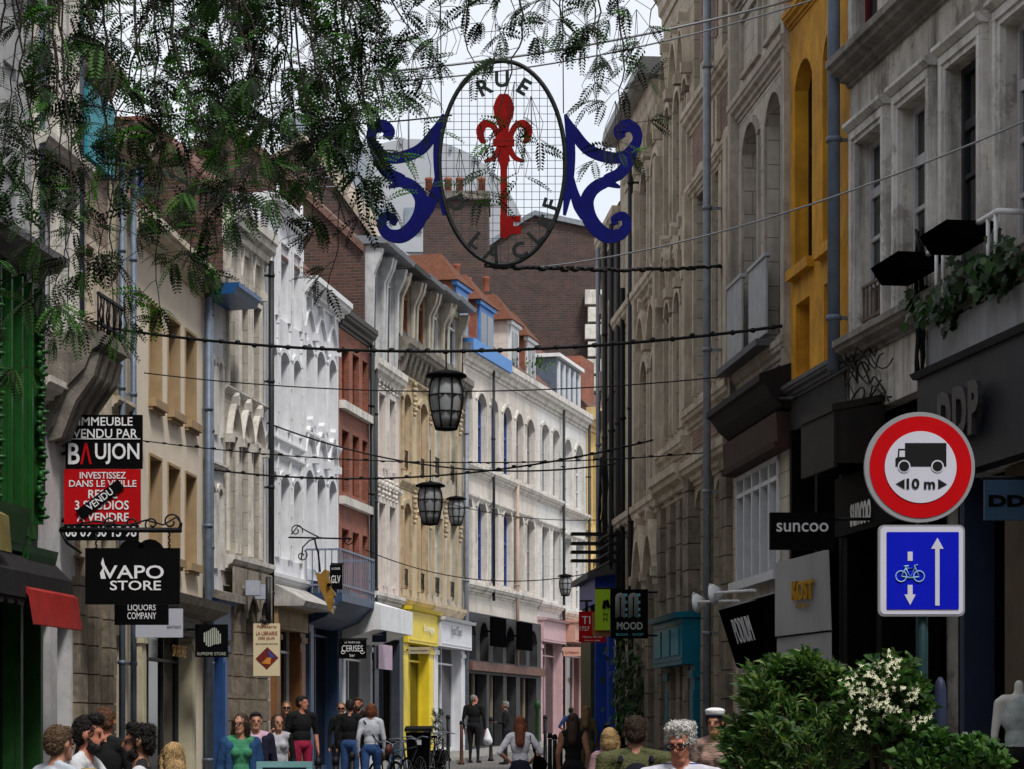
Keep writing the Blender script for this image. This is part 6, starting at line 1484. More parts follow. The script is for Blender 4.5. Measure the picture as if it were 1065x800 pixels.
def person(label, x, ytop, D, h=None, face=180, pose='stand', top=None, legs=None, hair=HB, style='short', skin=skinm, sleeve=1, shoes=None, voxel=None, build=1., lean=0., head_turn=0., arms=None, female=False, vest=None, collar=False, beard=False, glasses=False, group='people in the street', px=None, shorts=False, skirt=None, nod=0.):
    """face: heading in degrees, 0 looks away from the camera, 180 towards it"""
    ztop = EYE+(HOR-ytop)*D/F0; gx = (x-CX)*D/F0
    gz = G(D)+(.11 if (gx < KL(D) or gx > KR(D)) else 0)
    if h is None: h = ztop-gz
    s = h/1.75; base = Vector((gx, D, gz)); drop = 0
    if pose == 'sit': drop = .42
    if pose == 'sit': s = (ztop-gz)/(1.75-.42)
    vx = voxel or max(.011, min(.02, D/2600)); vx /= s
    top = top or cloth('black_cloth', (.01, .01, .011)); legs = legs or cloth('dark_trousers', (.012, .012, .016)); shoes = shoes or cloth('dark_shoes', (.015, .013, .012))
    SK, TP, LG, SH, VS = 0, 1, 2, 3, 4; mats = [skin, top, legs, shoes, vest or top]; pr = []
    sw = (.165 if female else .185)*build; hw = .095
    Z = lambda z: z-drop
    lf = lean
    def T(p): return (p[0], p[1]+lf*max(0, p[2]-(.92-drop)), p[2])
    body_c = VS if vest else TP
    # torso
    pr += [('e', T((0, 0, Z(1.28))), (.155*build, .105*build, .20), body_c), ('e', T((0, 0, Z(1.08))), (.135*build*(1.08 if not female else .95), .10*build, .16), body_c), ('e', T((0, -.005, Z(.95))), (.155*build, .115*build, .12), LG if not skirt else LG)]
    pr += [('c', T((-sw*.75, 0, Z(1.415))), T((sw*.75, 0, Z(1.415))), .062, .062, body_c), ('c', T((0, 0, Z(1.40))), T((0, .01, Z(1.53))), .062, .052, SK)]
    for q in (-1, 1): pr.append(('c', T((q*.045, -.01, Z(1.475))), T((q*sw*.9, -.005, Z(1.43))), .036, .05, body_c))
    if female: pr += [('e', T((-.07, .085, Z(1.29))), (.06, .05, .06), body_c), ('e', T((.07, .085, Z(1.29))), (.06, .05, .06), body_c)]
    # legs
    if pose == 'sit':
        for q in (-1, 1): pr += [('c', (q*hw, 0, Z(.93)), (q*.12, .42, Z(.90)), .085, .065, LG), ('c', (q*.12, .42, Z(.90)), (q*.12, .40, .09), .058, .042, LG), ('c', (q*.12, .38, .05), (q*.13, .54, .04), .042, .034, SH)]
    else:
        st = .16 if pose == 'walk' else .0
        for q in (-1, 1):
            ky = q*st*.6+.02; ay = q*st*1.5
            lm = SK if (shorts or skirt) else LG
            pr += [('c', (q*hw, 0, .90), (q*.1, ky, .50), .088*build, .060, LG), ('c', (q*.1, ky, .49), (q*.105, ay, .10), .054, .038, lm), ('c', (q*.105, ay-.03, .05), (q*.12, ay+.14, .04), .042, .034, SH)]
        if skirt: pr += [('c', (0, 0, .95), (0, 0, .62), .15, .19, LG)]
    # arms
    A_ = arms or ('down', 'down')
    for q, am in zip((-1, 1), A_):
        sh = Vector(T((q*sw, 0, Z(1.41))))
        if am == 'down': el = sh+Vector((q*.06, -.03, -.29)); wr = el+Vector((q*.0, .07, -.24))
        elif am == 'bent': el = sh+Vector((q*.07, .0, -.28)); wr = el+Vector((-q*.10, .20, .03))
        elif am == 'hip': el = sh+Vector((q*.16, -.08, -.24)); wr = el+Vector((-q*.14, .12, -.12))
        elif am == 'face': el = sh+Vector((q*.05, .12, -.24)); wr = el+Vector((-q*.08, .10, .25))
        elif am == 'cross': el = sh+Vector((q*.05, .10, -.25)); wr = el+Vector((-q*.22, .12, .16))
        elif am == 'table': el = sh+Vector((q*.08, .16, -.24)); wr = el+Vector((-q*.10, .24, .02))
        else: el, wr = sh+Vector(am[0]), sh+Vector(am[1])
        u_c = TP if sleeve > 0 else SK; f_c = TP if sleeve >= 1 else SK
        pr += [('c', sh, el, .056*build, .043, u_c), ('c', el, wr, .041, .028, f_c)]
        if 0 < sleeve < 1: pr.append(('c', sh, sh.lerp(el, .6), .060*build, .054, TP))
        d = (wr-el).normalized(); sd_ = d.cross(Vector((0, 0, 1))); sd_ = sd_.normalized() if sd_.length > .1 else Vector((1, 0, 0)).normalized(); nr = d.cross(sd_).normalized()
        if vx > .008: sd_ = Vector((0, 1, 0))-d*d.y if abs(d.z) > .7 else sd_; sd_.normalize()
        pc = wr+d*.05; pr.append(('e', tuple(pc), (.022, .022, .022), SK)); 
        for i in range(4):
            o_ = sd_*(.030-.020*i); ln = (.066, .078, .074, .058)[i]; a1 = wr+o_*.6+d*.02; b1 = wr+o_+d*.085; c1 = b1+d*ln*.55+nr*.012; e1 = c1+d*ln*.35+nr*.03
            pr += [('c', tuple(a1), tuple(b1), .013, .0105, SK), ('c', tuple(b1), tuple(c1), .0095, .009, SK), ('c', tuple(c1), tuple(e1), .009, .0075, SK)]
        b1 = wr+sd_*.035+d*.045+nr*.01; pr += [('c', tuple(wr+sd_*.012+d*.015), tuple(b1), .013, .011, SK), ('c', tuple(b1), tuple(b1+d*.035+sd_*.012+nr*.012), .010, .008, SK)]
    # head
    Hc = Vector(T((0, .02, Z(1.615)))); hR = Matrix.Rotation(math.radians(head_turn), 3, 'Z') @ Matrix.Rotation(math.radians(-nod), 3, 'X')
    def Hp(p): q = Hc+hR @ Vector(p); return (q.x, q.y, q.z)
    pr += [('e', Hp((0, -.01, .03)), (.074, .092, .088), SK, hR), ('e', Hp((0, .018, -.035)), (.058, .068, .085), SK, hR), ('c', Hp((-.018, .06, -.088)), Hp((.018, .06, -.088)), .024, .024, SK),
           ('c', Hp((0, .085, .015)), Hp((0, .100, -.022)), .010, .015, SK), ('c', Hp((-.028, .078, .028)), Hp((.028, .078, .028)), .012, .012, SK), ('c', Hp((-.018, .078, -.052)), Hp((.018, .078, -.052)), .010, .010, SK),
           ('e', Hp((-.078, -.005, .0)), (.012, .022, .032), SK, hR), ('e', Hp((.078, -.005, .0)), (.012, .022, .032), SK, hR)]
    if collar: pr += [('c', T((-.055, .0, Z(1.485))), T((-.03, .09, Z(1.44))), .020, .016, TP), ('c', T((.055, .0, Z(1.485))), T((.03, .09, Z(1.44))), .020, .016, TP), ('c', T((-.05, -.04, Z(1.49))), T((.05, -.04, Z(1.49))), .022, .022, TP)]
    pr = [tuple(tuple(c_) if isinstance(c_, Vector) else c_ for c_ in p) for p in pr]
    me = remeshed(pr, vx, 1)
    for m_ in mats: me.materials.append(m_)
    o = bpy.data.objects.new('person', me); C.objects.link(o); o.location = base; o.scale = (s, s, s); o.rotation_euler = (0, 0, math.radians(-face)); LOC[o.name] = base
    tag(o, label, 'person', group)
    def child(name, prims, vox, m, sm=1, disp=0., strands=0):
        me = remeshed(prims, vox, sm)
        if disp:
            for v in me.vertices: v.co += v.normal*disp*(noise.noise(v.co*38)+.5*noise.noise(v.co*90))
        if strands:
            rn = random.Random(int(abs(x)*7)); vs = [tuple(v.co) for v in me.vertices]; fs = [tuple(p_.vertices) for p_ in me.polygons]; np_ = len(fs); down = style in ('long', 'wavy', 'bob', 'tied')
            for i in range(strands):
                p_ = me.polygons[rn.randrange(np_)]; nr = Vector(p_.normal); c0 = Vector(p_.center); L_ = rn.uniform(.015, .035)*(2.2 if down else 1); tg = (Vector((rn.uniform(-1, 1), rn.uniform(-1, 1), rn.uniform(-1, .4)))); tg = (tg-nr*tg.dot(nr))
                if down: tg = Vector((rn.uniform(-.25, .25), rn.uniform(-.25, .25), -1)); tg = tg-nr*tg.dot(nr)*.8
                sdv = nr.cross(tg).normalized()*rn.uniform(.0015, .0035); m1 = c0+tg.normalized()*L_*.5+nr*(.008 if not down else .006); m2 = c0+tg.normalized()*L_+nr*(.006 if not down else .004)
                k0 = len(vs); vs += [tuple(c0-sdv), tuple(c0+sdv), tuple(m1+sdv), tuple(m1-sdv), tuple(m2)]; fs += [(k0, k0+1, k0+2, k0+3), (k0+3, k0+2, k0+4)]
            bpy.data.meshes.remove(me); me = bpy.data.meshes.new(name); me.from_pydata(vs, [], fs)
            for p_ in me.polygons: p_.use_smooth = True
        me.materials.clear(); me.materials.append(m)
        for p_ in me.polygons: p_.material_index = 0
        c_ = bpy.data.objects.new(name, me); C.objects.link(c_); c_.parent = o; return c_
    hp = [('e', Hp((0, -.025, .045)), (.084, .092, .088), 0, hR)]
    if style == 'short': hp += [('e', Hp((0, -.055, .0)), (.076, .058, .07), 0, hR), ('e', Hp((0, .03, .095)), (.062, .055, .028), 0, hR)]
    if style == 'quiff': hp += [('e', Hp((0, -.055, .0)), (.076, .058, .07), 0, hR), ('e', Hp((0, .045, .11)), (.06, .05, .04), 0, hR)]
    if style == 'crop': hp = [('e', Hp((0, -.02, .042)), (.078, .086, .082), 0, hR), ('e', Hp((0, -.045, .0)), (.072, .058, .055), 0, hR)]
    if style in ('long', 'wavy'):
        hp += [('e', Hp((0, -.06, -.03)), (.088, .06, .12), 0, hR), ('c', Hp((0, -.07, -.08)), T((0, -.11, Z(1.32))), .085, .07, 0)]
        for q in (-1, 1): hp.append(('c', Hp((q*.072, .01, .02)), T((q*.085, -.02, Z(1.40))), .026, .035, 0))
    if style == 'bob':
        hp += [('e', Hp((0, -.045, -.02)), (.092, .075, .105), 0, hR)]+[('c', Hp((q*.078, .01, .03)), Hp((q*.082, .0, -.085)), .024, .028, 0) for q in (-1, 1)]
    if style == 'curly': hp = [('e', Hp((.0+.055*math.cos(a), -.02+.055*math.sin(a), .045+.045*b)), (.038, .038, .034), 0, hR) for a in [i*.9 for i in range(7)] for b in (-.6, .4, 1)]+[('e', Hp((0, .035, .105)), (.06, .045, .03), 0, hR), ('e', Hp((0, -.065, -.02)), (.07, .045, .06), 0, hR)]
    if style == 'tied': hp += [('e', Hp((0, -.06, -.0)), (.08, .055, .07), 0, hR), ('e', Hp((0, -.13, .05)), (.04, .04, .04), 0, hR), ('c', Hp((0, -.13, .03)), T((0, -.16, Z(1.38))), .03, .018, 0)]
    if hair is not None: child('hair', hp, max(.007, vx*.75), hair, 1, .004 if style != 'curly' else .009, 1800 if D < 27 else 200)
    if beard: child('beard', [('e', Hp((0, .026, -.082)), (.060, .066, .050), 0, hR), ('c', Hp((-.024, .088, -.046)), Hp((.024, .088, -.046)), .009, .009, 0), ('c', Hp((-.055, .01, -.02)), Hp((-.05, .04, -.07)), .014, .02, 0), ('c', Hp((.055, .01, -.02)), Hp((.05, .04, -.07)), .014, .02, 0)], .008, hair if hair is not HW else HG_, 1, .006)
    if vx < .0135:
        mb = MB()
        for q in (-1, 1): mb.ball(Hp((q*.03, .083, .006)), .0095, 5)
        me2 = bpy.data.meshes.new('eyes'); me2.from_pydata(mb.v, [], mb.f); me2.materials.append(M('eye_dark', (.03, .02, .018), .2, .1, 4, 0)); c_ = bpy.data.objects.new('eyes', me2); C.objects.link(c_); c_.parent = o
    if glasses:
        mb = MB()
        for q in (-1, 1):
            cc_ = [Hp((q*.032+.026*math.cos(2*math.pi*i/14), .104, .006+.019*math.sin(2*math.pi*i/14))) for i in range(15)]
            if glasses == 'sun': mb.prism([V3(p) for p in cc_[:-1]], hR @ Vector((0, -.006, 0)))
            mb.tube(cc_, .0032, 5, cap=False); mb.tube([Hp((q*.058, .10, .012)), Hp((q*.078, .0, .012))], .003, 5)
        mb.tube([Hp((-.008, .104, .01)), Hp((.008, .104, .01))], .003, 5)
        me2 = bpy.data.meshes.new('glasses'); me2.from_pydata(mb.v, [], mb.f); me2.materials.append(black); c_ = bpy.data.objects.new('glasses', me2); C.objects.link(c_); c_.parent = o
    return o, s, base, face, T, Z, Hp, child
def held(pr_, name, prims, vox, m, label, cat, disp=0):   # a bag etc. carried by a person, standing in the person's frame but its own thing
    o, s, base, face, T, Z, Hp, child = pr_
    me = remeshed(prims, vox, 1); me.materials.clear(); me.materials.append(m)
    for p_ in me.polygons: p_.material_index = 0
    b = bpy.data.objects.new(name, me); C.objects.link(b); b.location = base; b.scale = (s, s, s); b.rotation_euler = (0, 0, math.radians(-face)); LOC[b.name] = base
    return tag(b, label, cat)
navyc = cloth('navy_cloth', (.012, .014, .03)); jeans = cloth('blue_denim', (.03, .07, .19)); whitec = cloth('white_cotton', (.52, .53, .56)); blackc = cloth('black_cloth', (.01, .01, .011))
# --- cafe group at lower left
p = person('leftmost person, pale shirt with a blue sweater round the shoulders', 50, 754, 14.2, face=40, top=cloth('pale_blue_shirt', (.42, .46, .52)), hair=HLB, style='short', skin=skinm, sleeve=1, arms=('table', 'table'), lean=.12)
p[7]('sweater', [('c', (-.19, -.03, 1.02), (.19, -.03, 1.02), .075, .075, 0), ('c', (-.17, -.06, 1.0), (-.02, -.13, .80), .055, .07, 0), ('c', (.17, -.06, 1.0), (.02, -.13, .80), .055, .07, 0), ('c', (-.17, .03, 1.02), (-.08, .11, .85), .05, .045, 0), ('c', (.17, .03, 1.02), (.1, .11, .85), .05, .045, 0)], .014, cloth('royal_blue_wool', (.015, .05, .26)), 1)
person('bearded person in white t-shirt with a dark quiff, one hand to the shoulder', 80, 744, 14.6, face=100, top=whitec, hair=HB, style='quiff', skin=skin3, sleeve=.5, arms=('table', 'cross'), beard=True, lean=.1)
person('person with cropped reddish hair and black t-shirt, back to us behind the cafe table', 109, 734, 18.5, face=8, top=blackc, hair=hairm('cropped_auburn', (.16, .07, .035)), style='crop', skin=skin3, sleeve=.5, legs=jeans)
person('person with curly black hair and beard in dark vest over white shirt', 147, 751, 14.0, face=-95, top=whitec, vest=cloth('charcoal_vest', (.02, .02, .024)), hair=HB, style='curly', skin=skin2, sleeve=1, arms=('table', 'bent'), beard=True, build=1.08)
person('small person with long straight blond hair seen from behind beside the vest wearer', 180, 771, 15.5, face=-30, top=blackc, hair=HBL, style='long', skin=skinm, female=True, build=.85)
# cafe table with glasses
t = thing('cafe_table', (P(110, 0, 13.4).x, 13.4, 0), 'round cafe table between the people at lower left', 'table')
mb = MB(); q = V3((P(110, 0, 13.4).x, 13.4, 0)); mb.lathe(q, [(.35, 1.17), (.36, 1.18), (.36, 1.20), (.34, 1.205)], 24); mb.build('tabletop', M('dark_table_top', (.03, .025, .02), .3), t)
mb = MB(); mb.lathe(q, [(.24, 0), (.24, .02), (.035, .05), (.03, 1.16)], 14); mb.build('leg', iron, t)
mb = MB(); mb.lathe(q+Vector((-.08, -.1, 1.207)), [(.03, 0), (.035, .06), (.045, .16), (.043, .16), (.032, .06), (.02, .01)], 14); mb.build('beer_glass', M('amber_glass', (.40, .28, .08), .1, .2, 5, 0), None, q+Vector((-.08, -.1, 1.207)), 'tall glass on the cafe table at lower left', 'glass')
# --- walkers left
gd = person('person with dark wavy hair and glasses in green dress and open denim jacket', 250, 741, 25, face=165, top=cloth('green_dress', (.01, .16, .07), (30, (.25, .4, .3), 6, .9)), legs=cloth('green_dress'), hair=HBR, style='wavy', skin=skinm, female=True, glasses=True, head_turn=-35, arms=('down', 'down'), skirt=True)
gd[7]('jacket', [('c', (-.175, 0, 1.41), (-.235, -.03, 1.12), .068, .056, 0), ('c', (-.235, -.03, 1.12), (-.235, .04, .90), .055, .045, 0), ('c', (.175, 0, 1.41), (.235, -.03, 1.12), .068, .056, 0), ('c', (.235, -.03, 1.12), (.235, .04, .90), .055, .045, 0), ('c', (-.15, -.02, 1.41), (.15, -.02, 1.41), .07, .07, 0), ('e', (0, -.07, 1.2), (.18, .07, .26), 0), ('c', (-.13, .05, 1.36), (-.14, .05, .98), .05, .05, 0), ('c', (.13, .05, 1.36), (.14, .05, .98), .05, .05, 0)], .016, cloth('denim_jacket', (.02, .06, .15)), 1)
person('person in dark navy jacket and pink shirt just behind the one in green', 266, 740, 29, face=170, top=cloth('pink_shirt', (.5, .32, .42)), vest=cloth('pink_shirt'), hair=HB, style='short')[7]('jacket', [('c', (q*.18, 0, 1.41), (q*.24, -.02, 1.1), .068, .055, 0) for q in (-1, 1)]+[('c', (q*.24, -.02, 1.12), (q*.24, .06, .88), .055, .04, 0) for q in (-1, 1)]+[('e', (0, -.06, 1.2), (.18, .08, .26), 0)]+[('c', (q*.12, .06, 1.38), (q*.11, .08, .95), .055, .055, 0) for q in (-1, 1)], .018, navyc, 1)
person('person raising a hand to the chin, pale grey top and black cardigan', 289, 742, 31, face=170, top=blackc, vest=cloth('pale_grey_top', (.36, .36, .40)), hair=HBR, style='bob', female=True, arms=('down', 'face'), head_turn=15)
person('person in sunglasses with light brown hair standing behind the raised hand', 298, 729, 40, face=175, top=blackc, hair=HLB, style='long', female=True, glasses='sun')
person('tall person in black t-shirt and crimson shorts', 314, 723, 40, face=150, top=blackc, legs=cloth('crimson_shorts', (.26, .015, .05)), hair=HB, style='short', skin=skin3, sleeve=.5, shorts=True, arms=('down', 'down'), head_turn=40, build=1.1)
p = person('person in round sunglasses and black top carrying an orange bag', 355, 730, 43, face=178, top=blackc, hair=HLB, style='tied', female=True, glasses='sun', sleeve=1, arms=('bent', 'down'))
held(p, 'handbag', [('e', (-.18, .20, 1.0), (.11, .05, .08), 0)], .02, M('orange_leather', (.55, .16, .02), .5), 'small orange handbag held by the person in sunglasses', 'handbag')
person('person in black seen from behind with denim shorts, beside the round sunglasses', 364, 727, 42, face=5, top=blackc, legs=jeans, hair=HB, style='short', sleeve=1, shorts=True)
person('person with beard in a dark coat looking left, next to the white jacket', 373, 725, 45, face=200, top=cloth('dark_coat', (.02, .017, .017)), hair=HBR, style='short', skin=skin3, beard=True)
p = person('person seen from behind in white jacket and blue jeans with a thin black strap', 386, 731, 40, face=0, top=cloth('white_jacket', (.48, .50, .56)), legs=jeans, hair=HR, style='bob', female=True, pose='walk')
p[7]('strap', [('c', (-.12, -.06, 1.43), (.16, -.11, 1.0), .012, .012, 0), ('c', (-.12, .06, 1.43), (-.12, -.06, 1.44), .012, .012, 0)], .012, blackm, 0)
held(p, 'handbag', [('e', (.30, .05, .93), (.07, .13, .10), 0)], .02, M('brown_leather', (.10, .03, .02), .5), 'dark red brown handbag at the side of the white jacket', 'handbag')
# --- far pavement
p = person('grey haired stout person all in black standing on the pavement with a white plastic bag', 493, 722, 58.5, face=20, top=blackc, hair=HG_, style='crop', skin=skin3, head_turn=-50, build=1.2, arms=('down', 'down'))
held(p, 'plastic_bag', [('c', (.33, .08, .86), (.34, .08, .60), .03, .12, 0), ('e', (.34, .08, .56), (.13, .08, .12), 0)], .02, M('white_plastic', (.62, .63, .68), .5, .1, 6, .3), 'white plastic carrier bag hanging from the stout person in black', 'bag')
person('thin person in black with grey hair facing the stout one', 526, 729, 57.5, face=-80, top=blackc, hair=HG_, style='short', skin=skin2, arms=('bent', 'down'))
p = person('person with long red hair in white t-shirt and dark spotted skirt', 541, 744, 33, face=0, top=cloth('white_tee', (.55, .55, .62)), legs=cloth('dark_spotted_skirt', (.012, .014, .03)), hair=HR, style='long', female=True, sleeve=.5, skirt=True, arms=('hip', 'hip'))
held(p, 'shoulder_bag', [('e', (.30, -.06, .97), (.12, .09, .15), 0), ('c', (.15, -.05, 1.45), (.24, -.06, 1.08), .016, .02, 0), ('c', (.15, .04, 1.45), (.28, .04, 1.05), .016, .02, 0)], .02, blackm, 'big slouchy black shoulder bag on the red haired person', 'shoulder bag')
person('person in blue t-shirt with hands on hips seen from behind in the distance', 594, 735, 56, face=0, top=cloth('blue_tee', (.03, .07, .20)), hair=HB, style='crop', sleeve=.5, arms=('hip', 'hip'))
person('person in a sleeveless black top with long dark hair tied back', 596, 741, 33, face=5, top=blackc, hair=HBR, style='long', female=True, sleeve=0, skin=skin2)
person('person with very long blond hair and olive coat in the distance', 610, 734, 46, face=10, top=cloth('olive_coat', (.09, .08, .04)), legs=cloth('olive_coat'), hair=hairm('dark_blond_hair', (.24, .14, .06)), style='long', female=True)
person('person with dark red hair and black coat facing us near the olive shop', 624, 731, 50, face=185, top=blackc, hair=HR, style='long', female=True)
person('far person in rust orange top between the blond one and the black coat', 617, 735, 54, face=180, top=cloth('rust_top', (.20, .04, .02)), hair=HBR, style='long', female=True)
# --- near right
p = person('person with short blond bob and speckled pink cardigan seen from behind', 634, 756, 22.5, face=12, top=cloth('speckled_pink_cardigan', (.34, .22, .24), (26, (.12, .07, .08), 9, .72)), hair=HBL, style='bob', female=True)
p[7]('strap', [('c', (-.12, -.07, 1.43), (.14, -.12, 1.05), .014, .014, 0)], .012, blackm, 0)
p = person('person in olive green padded jacket with dark backpack, seen from behind', 661, 744, 16.5, face=0, top=M('olive_padded', (.065, .07, .022), .6, .3, 8, .6), hair=HBR, style='short', skin=skin2, build=1.25)
bp = held(p, 'backpack', [('e', (0, -.20, 1.18), (.15, .10, .22), 0), ('e', (0, -.26, 1.08), (.11, .07, .11), 0), ('c', (-.12, -.12, 1.40), (-.11, .06, 1.47), .022, .022, 0), ('c', (.12, -.12, 1.40), (.11, .06, 1.47), .022, .022, 0)], .014, cloth('backpack_navy', (.008, .009, .016)), 'dark backpack on the olive padded jacket', 'backpack')
p = person('person with wavy white hair and dark glasses in white shirt with thin navy stripes', 708, 750, 12.8, face=190, top=cloth('striped_shirt', (.58, .58, .66), (8.5, (.03, .04, .22), .5, .86)), hair=HW, style='curly', skin=skin3, sleeve=.5, glasses=True, collar=True, voxel=.0075, build=1.12, head_turn=-12, nod=14)
p[7]('bag_strap', [('c', (-.13, .10, 1.42), (-.10, .13, 1.10), .013, .013, 0), ('c', (-.13, -.08, 1.45), (-.13, .10, 1.43), .013, .013, 0)], .009, M('brown_leather', (.10, .03, .02), .5), 0)
p = person('person in white sailor style cap with dark band behind the bush', 744, 737, 20.5, face=200, top=cloth('pink_floral', (.40, .20, .18), (20, (.05, .12, .08), 8, .6)), vest=None, hair=HB, style='tied', female=True, skin=skin2, arms=('down', 'down'))
o_, s_, b_, f_, T_, Z_, Hp_, ch_ = p
me = remeshed([('e', Hp_((0, -.01, .115)), (.095, .11, .030), 0), ('e', Hp_((0, -.01, .09)), (.09, .10, .035), 0)], .012, 1); me.materials.append(white); cp = bpy.data.objects.new('cap', me); C.objects.link(cp); cp.location = b_; cp.scale = (s_,)*3; cp.rotation_euler = (0, 0, math.radians(-f_)); tag(cp, 'white sailor style cap on the person behind the bush', 'cap')
me = remeshed([('e', Hp_((0, .0, .068)), (.088, .10, .020), 0)], .010, 1); me.materials.append(navyc); bd = bpy.data.objects.new('band', me); C.objects.link(bd); bd.parent = cp
person('person in finely striped grey shirt mostly hidden by the flowering tree', 931, 752, 11.6, face=20, top=cloth('fine_striped', (.34, .34, .42), (30, (.05, .05, .08), .3, .5)), hair=HB, style='short', voxel=.014)
# mannequin in the shop window at right edge
mp = P(1060, 700, 20.4); t = thing('mannequin', (mp.x, 20.4, G(20.4)+.35), 'white headless mannequin in pale vest in the shop window at right edge', 'mannequin')
me = remeshed([('e', (0, 0, 1.28), (.16, .11, .2), 1), ('e', (0, 0, 1.08), (.13, .1, .16), 1), ('c', (-.13, 0, 1.42), (.13, 0, 1.42), .06, .06, 0), ('c', (0, 0, 1.42), (0, 0, 1.56), .05, .045, 0), ('c', (-.18, 0, 1.4), (-.22, 0, 1.1), .045, .035, 0), ('c', (-.22, 0, 1.1), (-.24, .03, .78), .034, .02, 0), ('c', (.18, 0, 1.4), (.22, 0, 1.1), .045, .035, 0), ('c', (.22, 0, 1.1), (.24, .03, .78), .034, .02, 0), ('e', (0, 0, .95), (.155, .11, .12), 2), ('c', (-.09, 0, .9), (-.1, 0, .1), .085, .04, 2), ('c', (.09, 0, .9), (.1, 0, .1), .085, .04, 2)], .016, 1)
for m_ in (M('mannequin_white', (.5, .5, .48), .4), cloth('pale_vest', (.34, .38, .38)), blackc): me.materials.append(m_)
ob = bpy.data.objects.new('body', me); C.objects.link(ob); ob.parent = t
mb = MB(); mb.box((mp.x, 20.4, G(20.4)+.16), (.7, .7, .36)); mb.build('plinth', M('beige_display'), t)

# ================= STREET FURNITURE =================
def bollard(x, D, h, label, red=False):
    X = (x-CX)*D/F0; z = G(D)+(.11 if X < KL(D) or X > KR(D) else 0); t = thing('bollard', (X, D, z), label, 'bollard', 'slim black bollards along the kerb')
    mb = MB(); mb.lathe((X, D, z), [(.08, 0), (.08, .05), (.05, .08), (.042, h*.5), (.042, h-.12)], 12); mb.build('shaft', M('rusty_bollard', (.06, .02, .012), .7) if red else iron, t)
    mb = MB(); mb.lathe((X, D, z), [(.055, h-.115), (.055, h-.06), (.045, h-.02), (.02, h)], 12); mb.build('cap', iron, t)
for a in ((466, 57, 1.15, 'black bollard just right of the bin and bicycle'), (480, 57.6, 1.1, 'reddish brown bollard left of the stout person in black', True), (510.5, 60, 1.15, 'black bollard between the two people in black'), (567, 57, 1.25, 'taller black bollard at the road corner'), (331, 33, 1.0, 'nearest black bollard under the crimson shorts'), (349, 34, 1.0, 'black bollard left of the orange bag'), (366, 35, 1.05, 'black bollard below the denim shorts'), (572, 47, 1.05, 'leftmost black post of the tight row before the dark haired person'), (577, 46, 1.05, 'second post from left of the tight row before the dark haired person'), (583, 45, 1.05, 'rightmost post of the tight row before the dark haired person'), (631, 44, 1.2, 'black bollard beside the black coat at right')): bollard(*a)
t = thing('green_post', (P(559, 0, 66).x, 66, G(66)+.11), 'dark green post with a rounded head by the pink shopfront', 'post'); mb = MB(); mb.lathe((P(559, 0, 66).x, 66, G(66)+.11), [(.09, 0), (.06, .2), (.055, 1.15), (.09, 1.2), (.10, 1.3), (.05, 1.42)], 12); mb.build('shaft', M('dark_green_paint'), t)
# wheelie bin
D = 46; bx = (435.5-CX)*D/F0; gz = G(D)+.11
t = thing('wheelie_bin', (bx, D, gz), 'large black wheelie bin with a pale sticker in front of the white shop', 'bin')
mb = MB(); w0, w1 = .20, .235; zt_ = EYE+(HOR-757)*0+0; hb = .98
lo = [(-w0, -.26, .06), (w0, -.26, .06), (w0, .24, .06), (-w0, .24, .06)]; hi = [(-w1-.01, -.33, hb), (w1+.01, -.33, hb), (w1+.01, .33, hb), (-w1-.01, .33, hb)]
ids = [mb.vert((bx+a, D+b, gz+c)) for a, b, c in lo+hi]
for q in ((3, 2, 1, 0), (4, 5, 6, 7), (0, 1, 5, 4), (1, 2, 6, 5), (2, 3, 7, 6), (3, 0, 4, 7)): mb.face([ids[i] for i in q])
mb.box((bx, D-.30, gz+hb-.12), (.44, .10, .05)); mb.build('bin_body', black, t)
mb = MB(); mb.prism([(bx-.27, D-.37, gz+hb+.005), (bx-.27, D-.34, gz+hb+.07), (bx-.27, D+.30, gz+hb+.12), (bx-.27, D+.38, gz+hb+.005)], (.54, 0, 0)); mb.tube([(bx-.22, D+.40, gz+hb+.03), (bx+.22, D+.40, gz+hb+.03)], .018); mb.build('lid', black, t)
for sx_ in (-1, 1): mb = MB(); mb.lathe((bx+sx_*.235, D+.25, gz+.1), [(.1, -.03), (.1, .03)], 16, axis=(1, 0, 0)); mb.build('wheel', blackm, t)
mb = MB(); mb.box((bx+.02, D-.335, gz+.78), (.09, .012, .11)); mb.build('sticker', whitep, t)
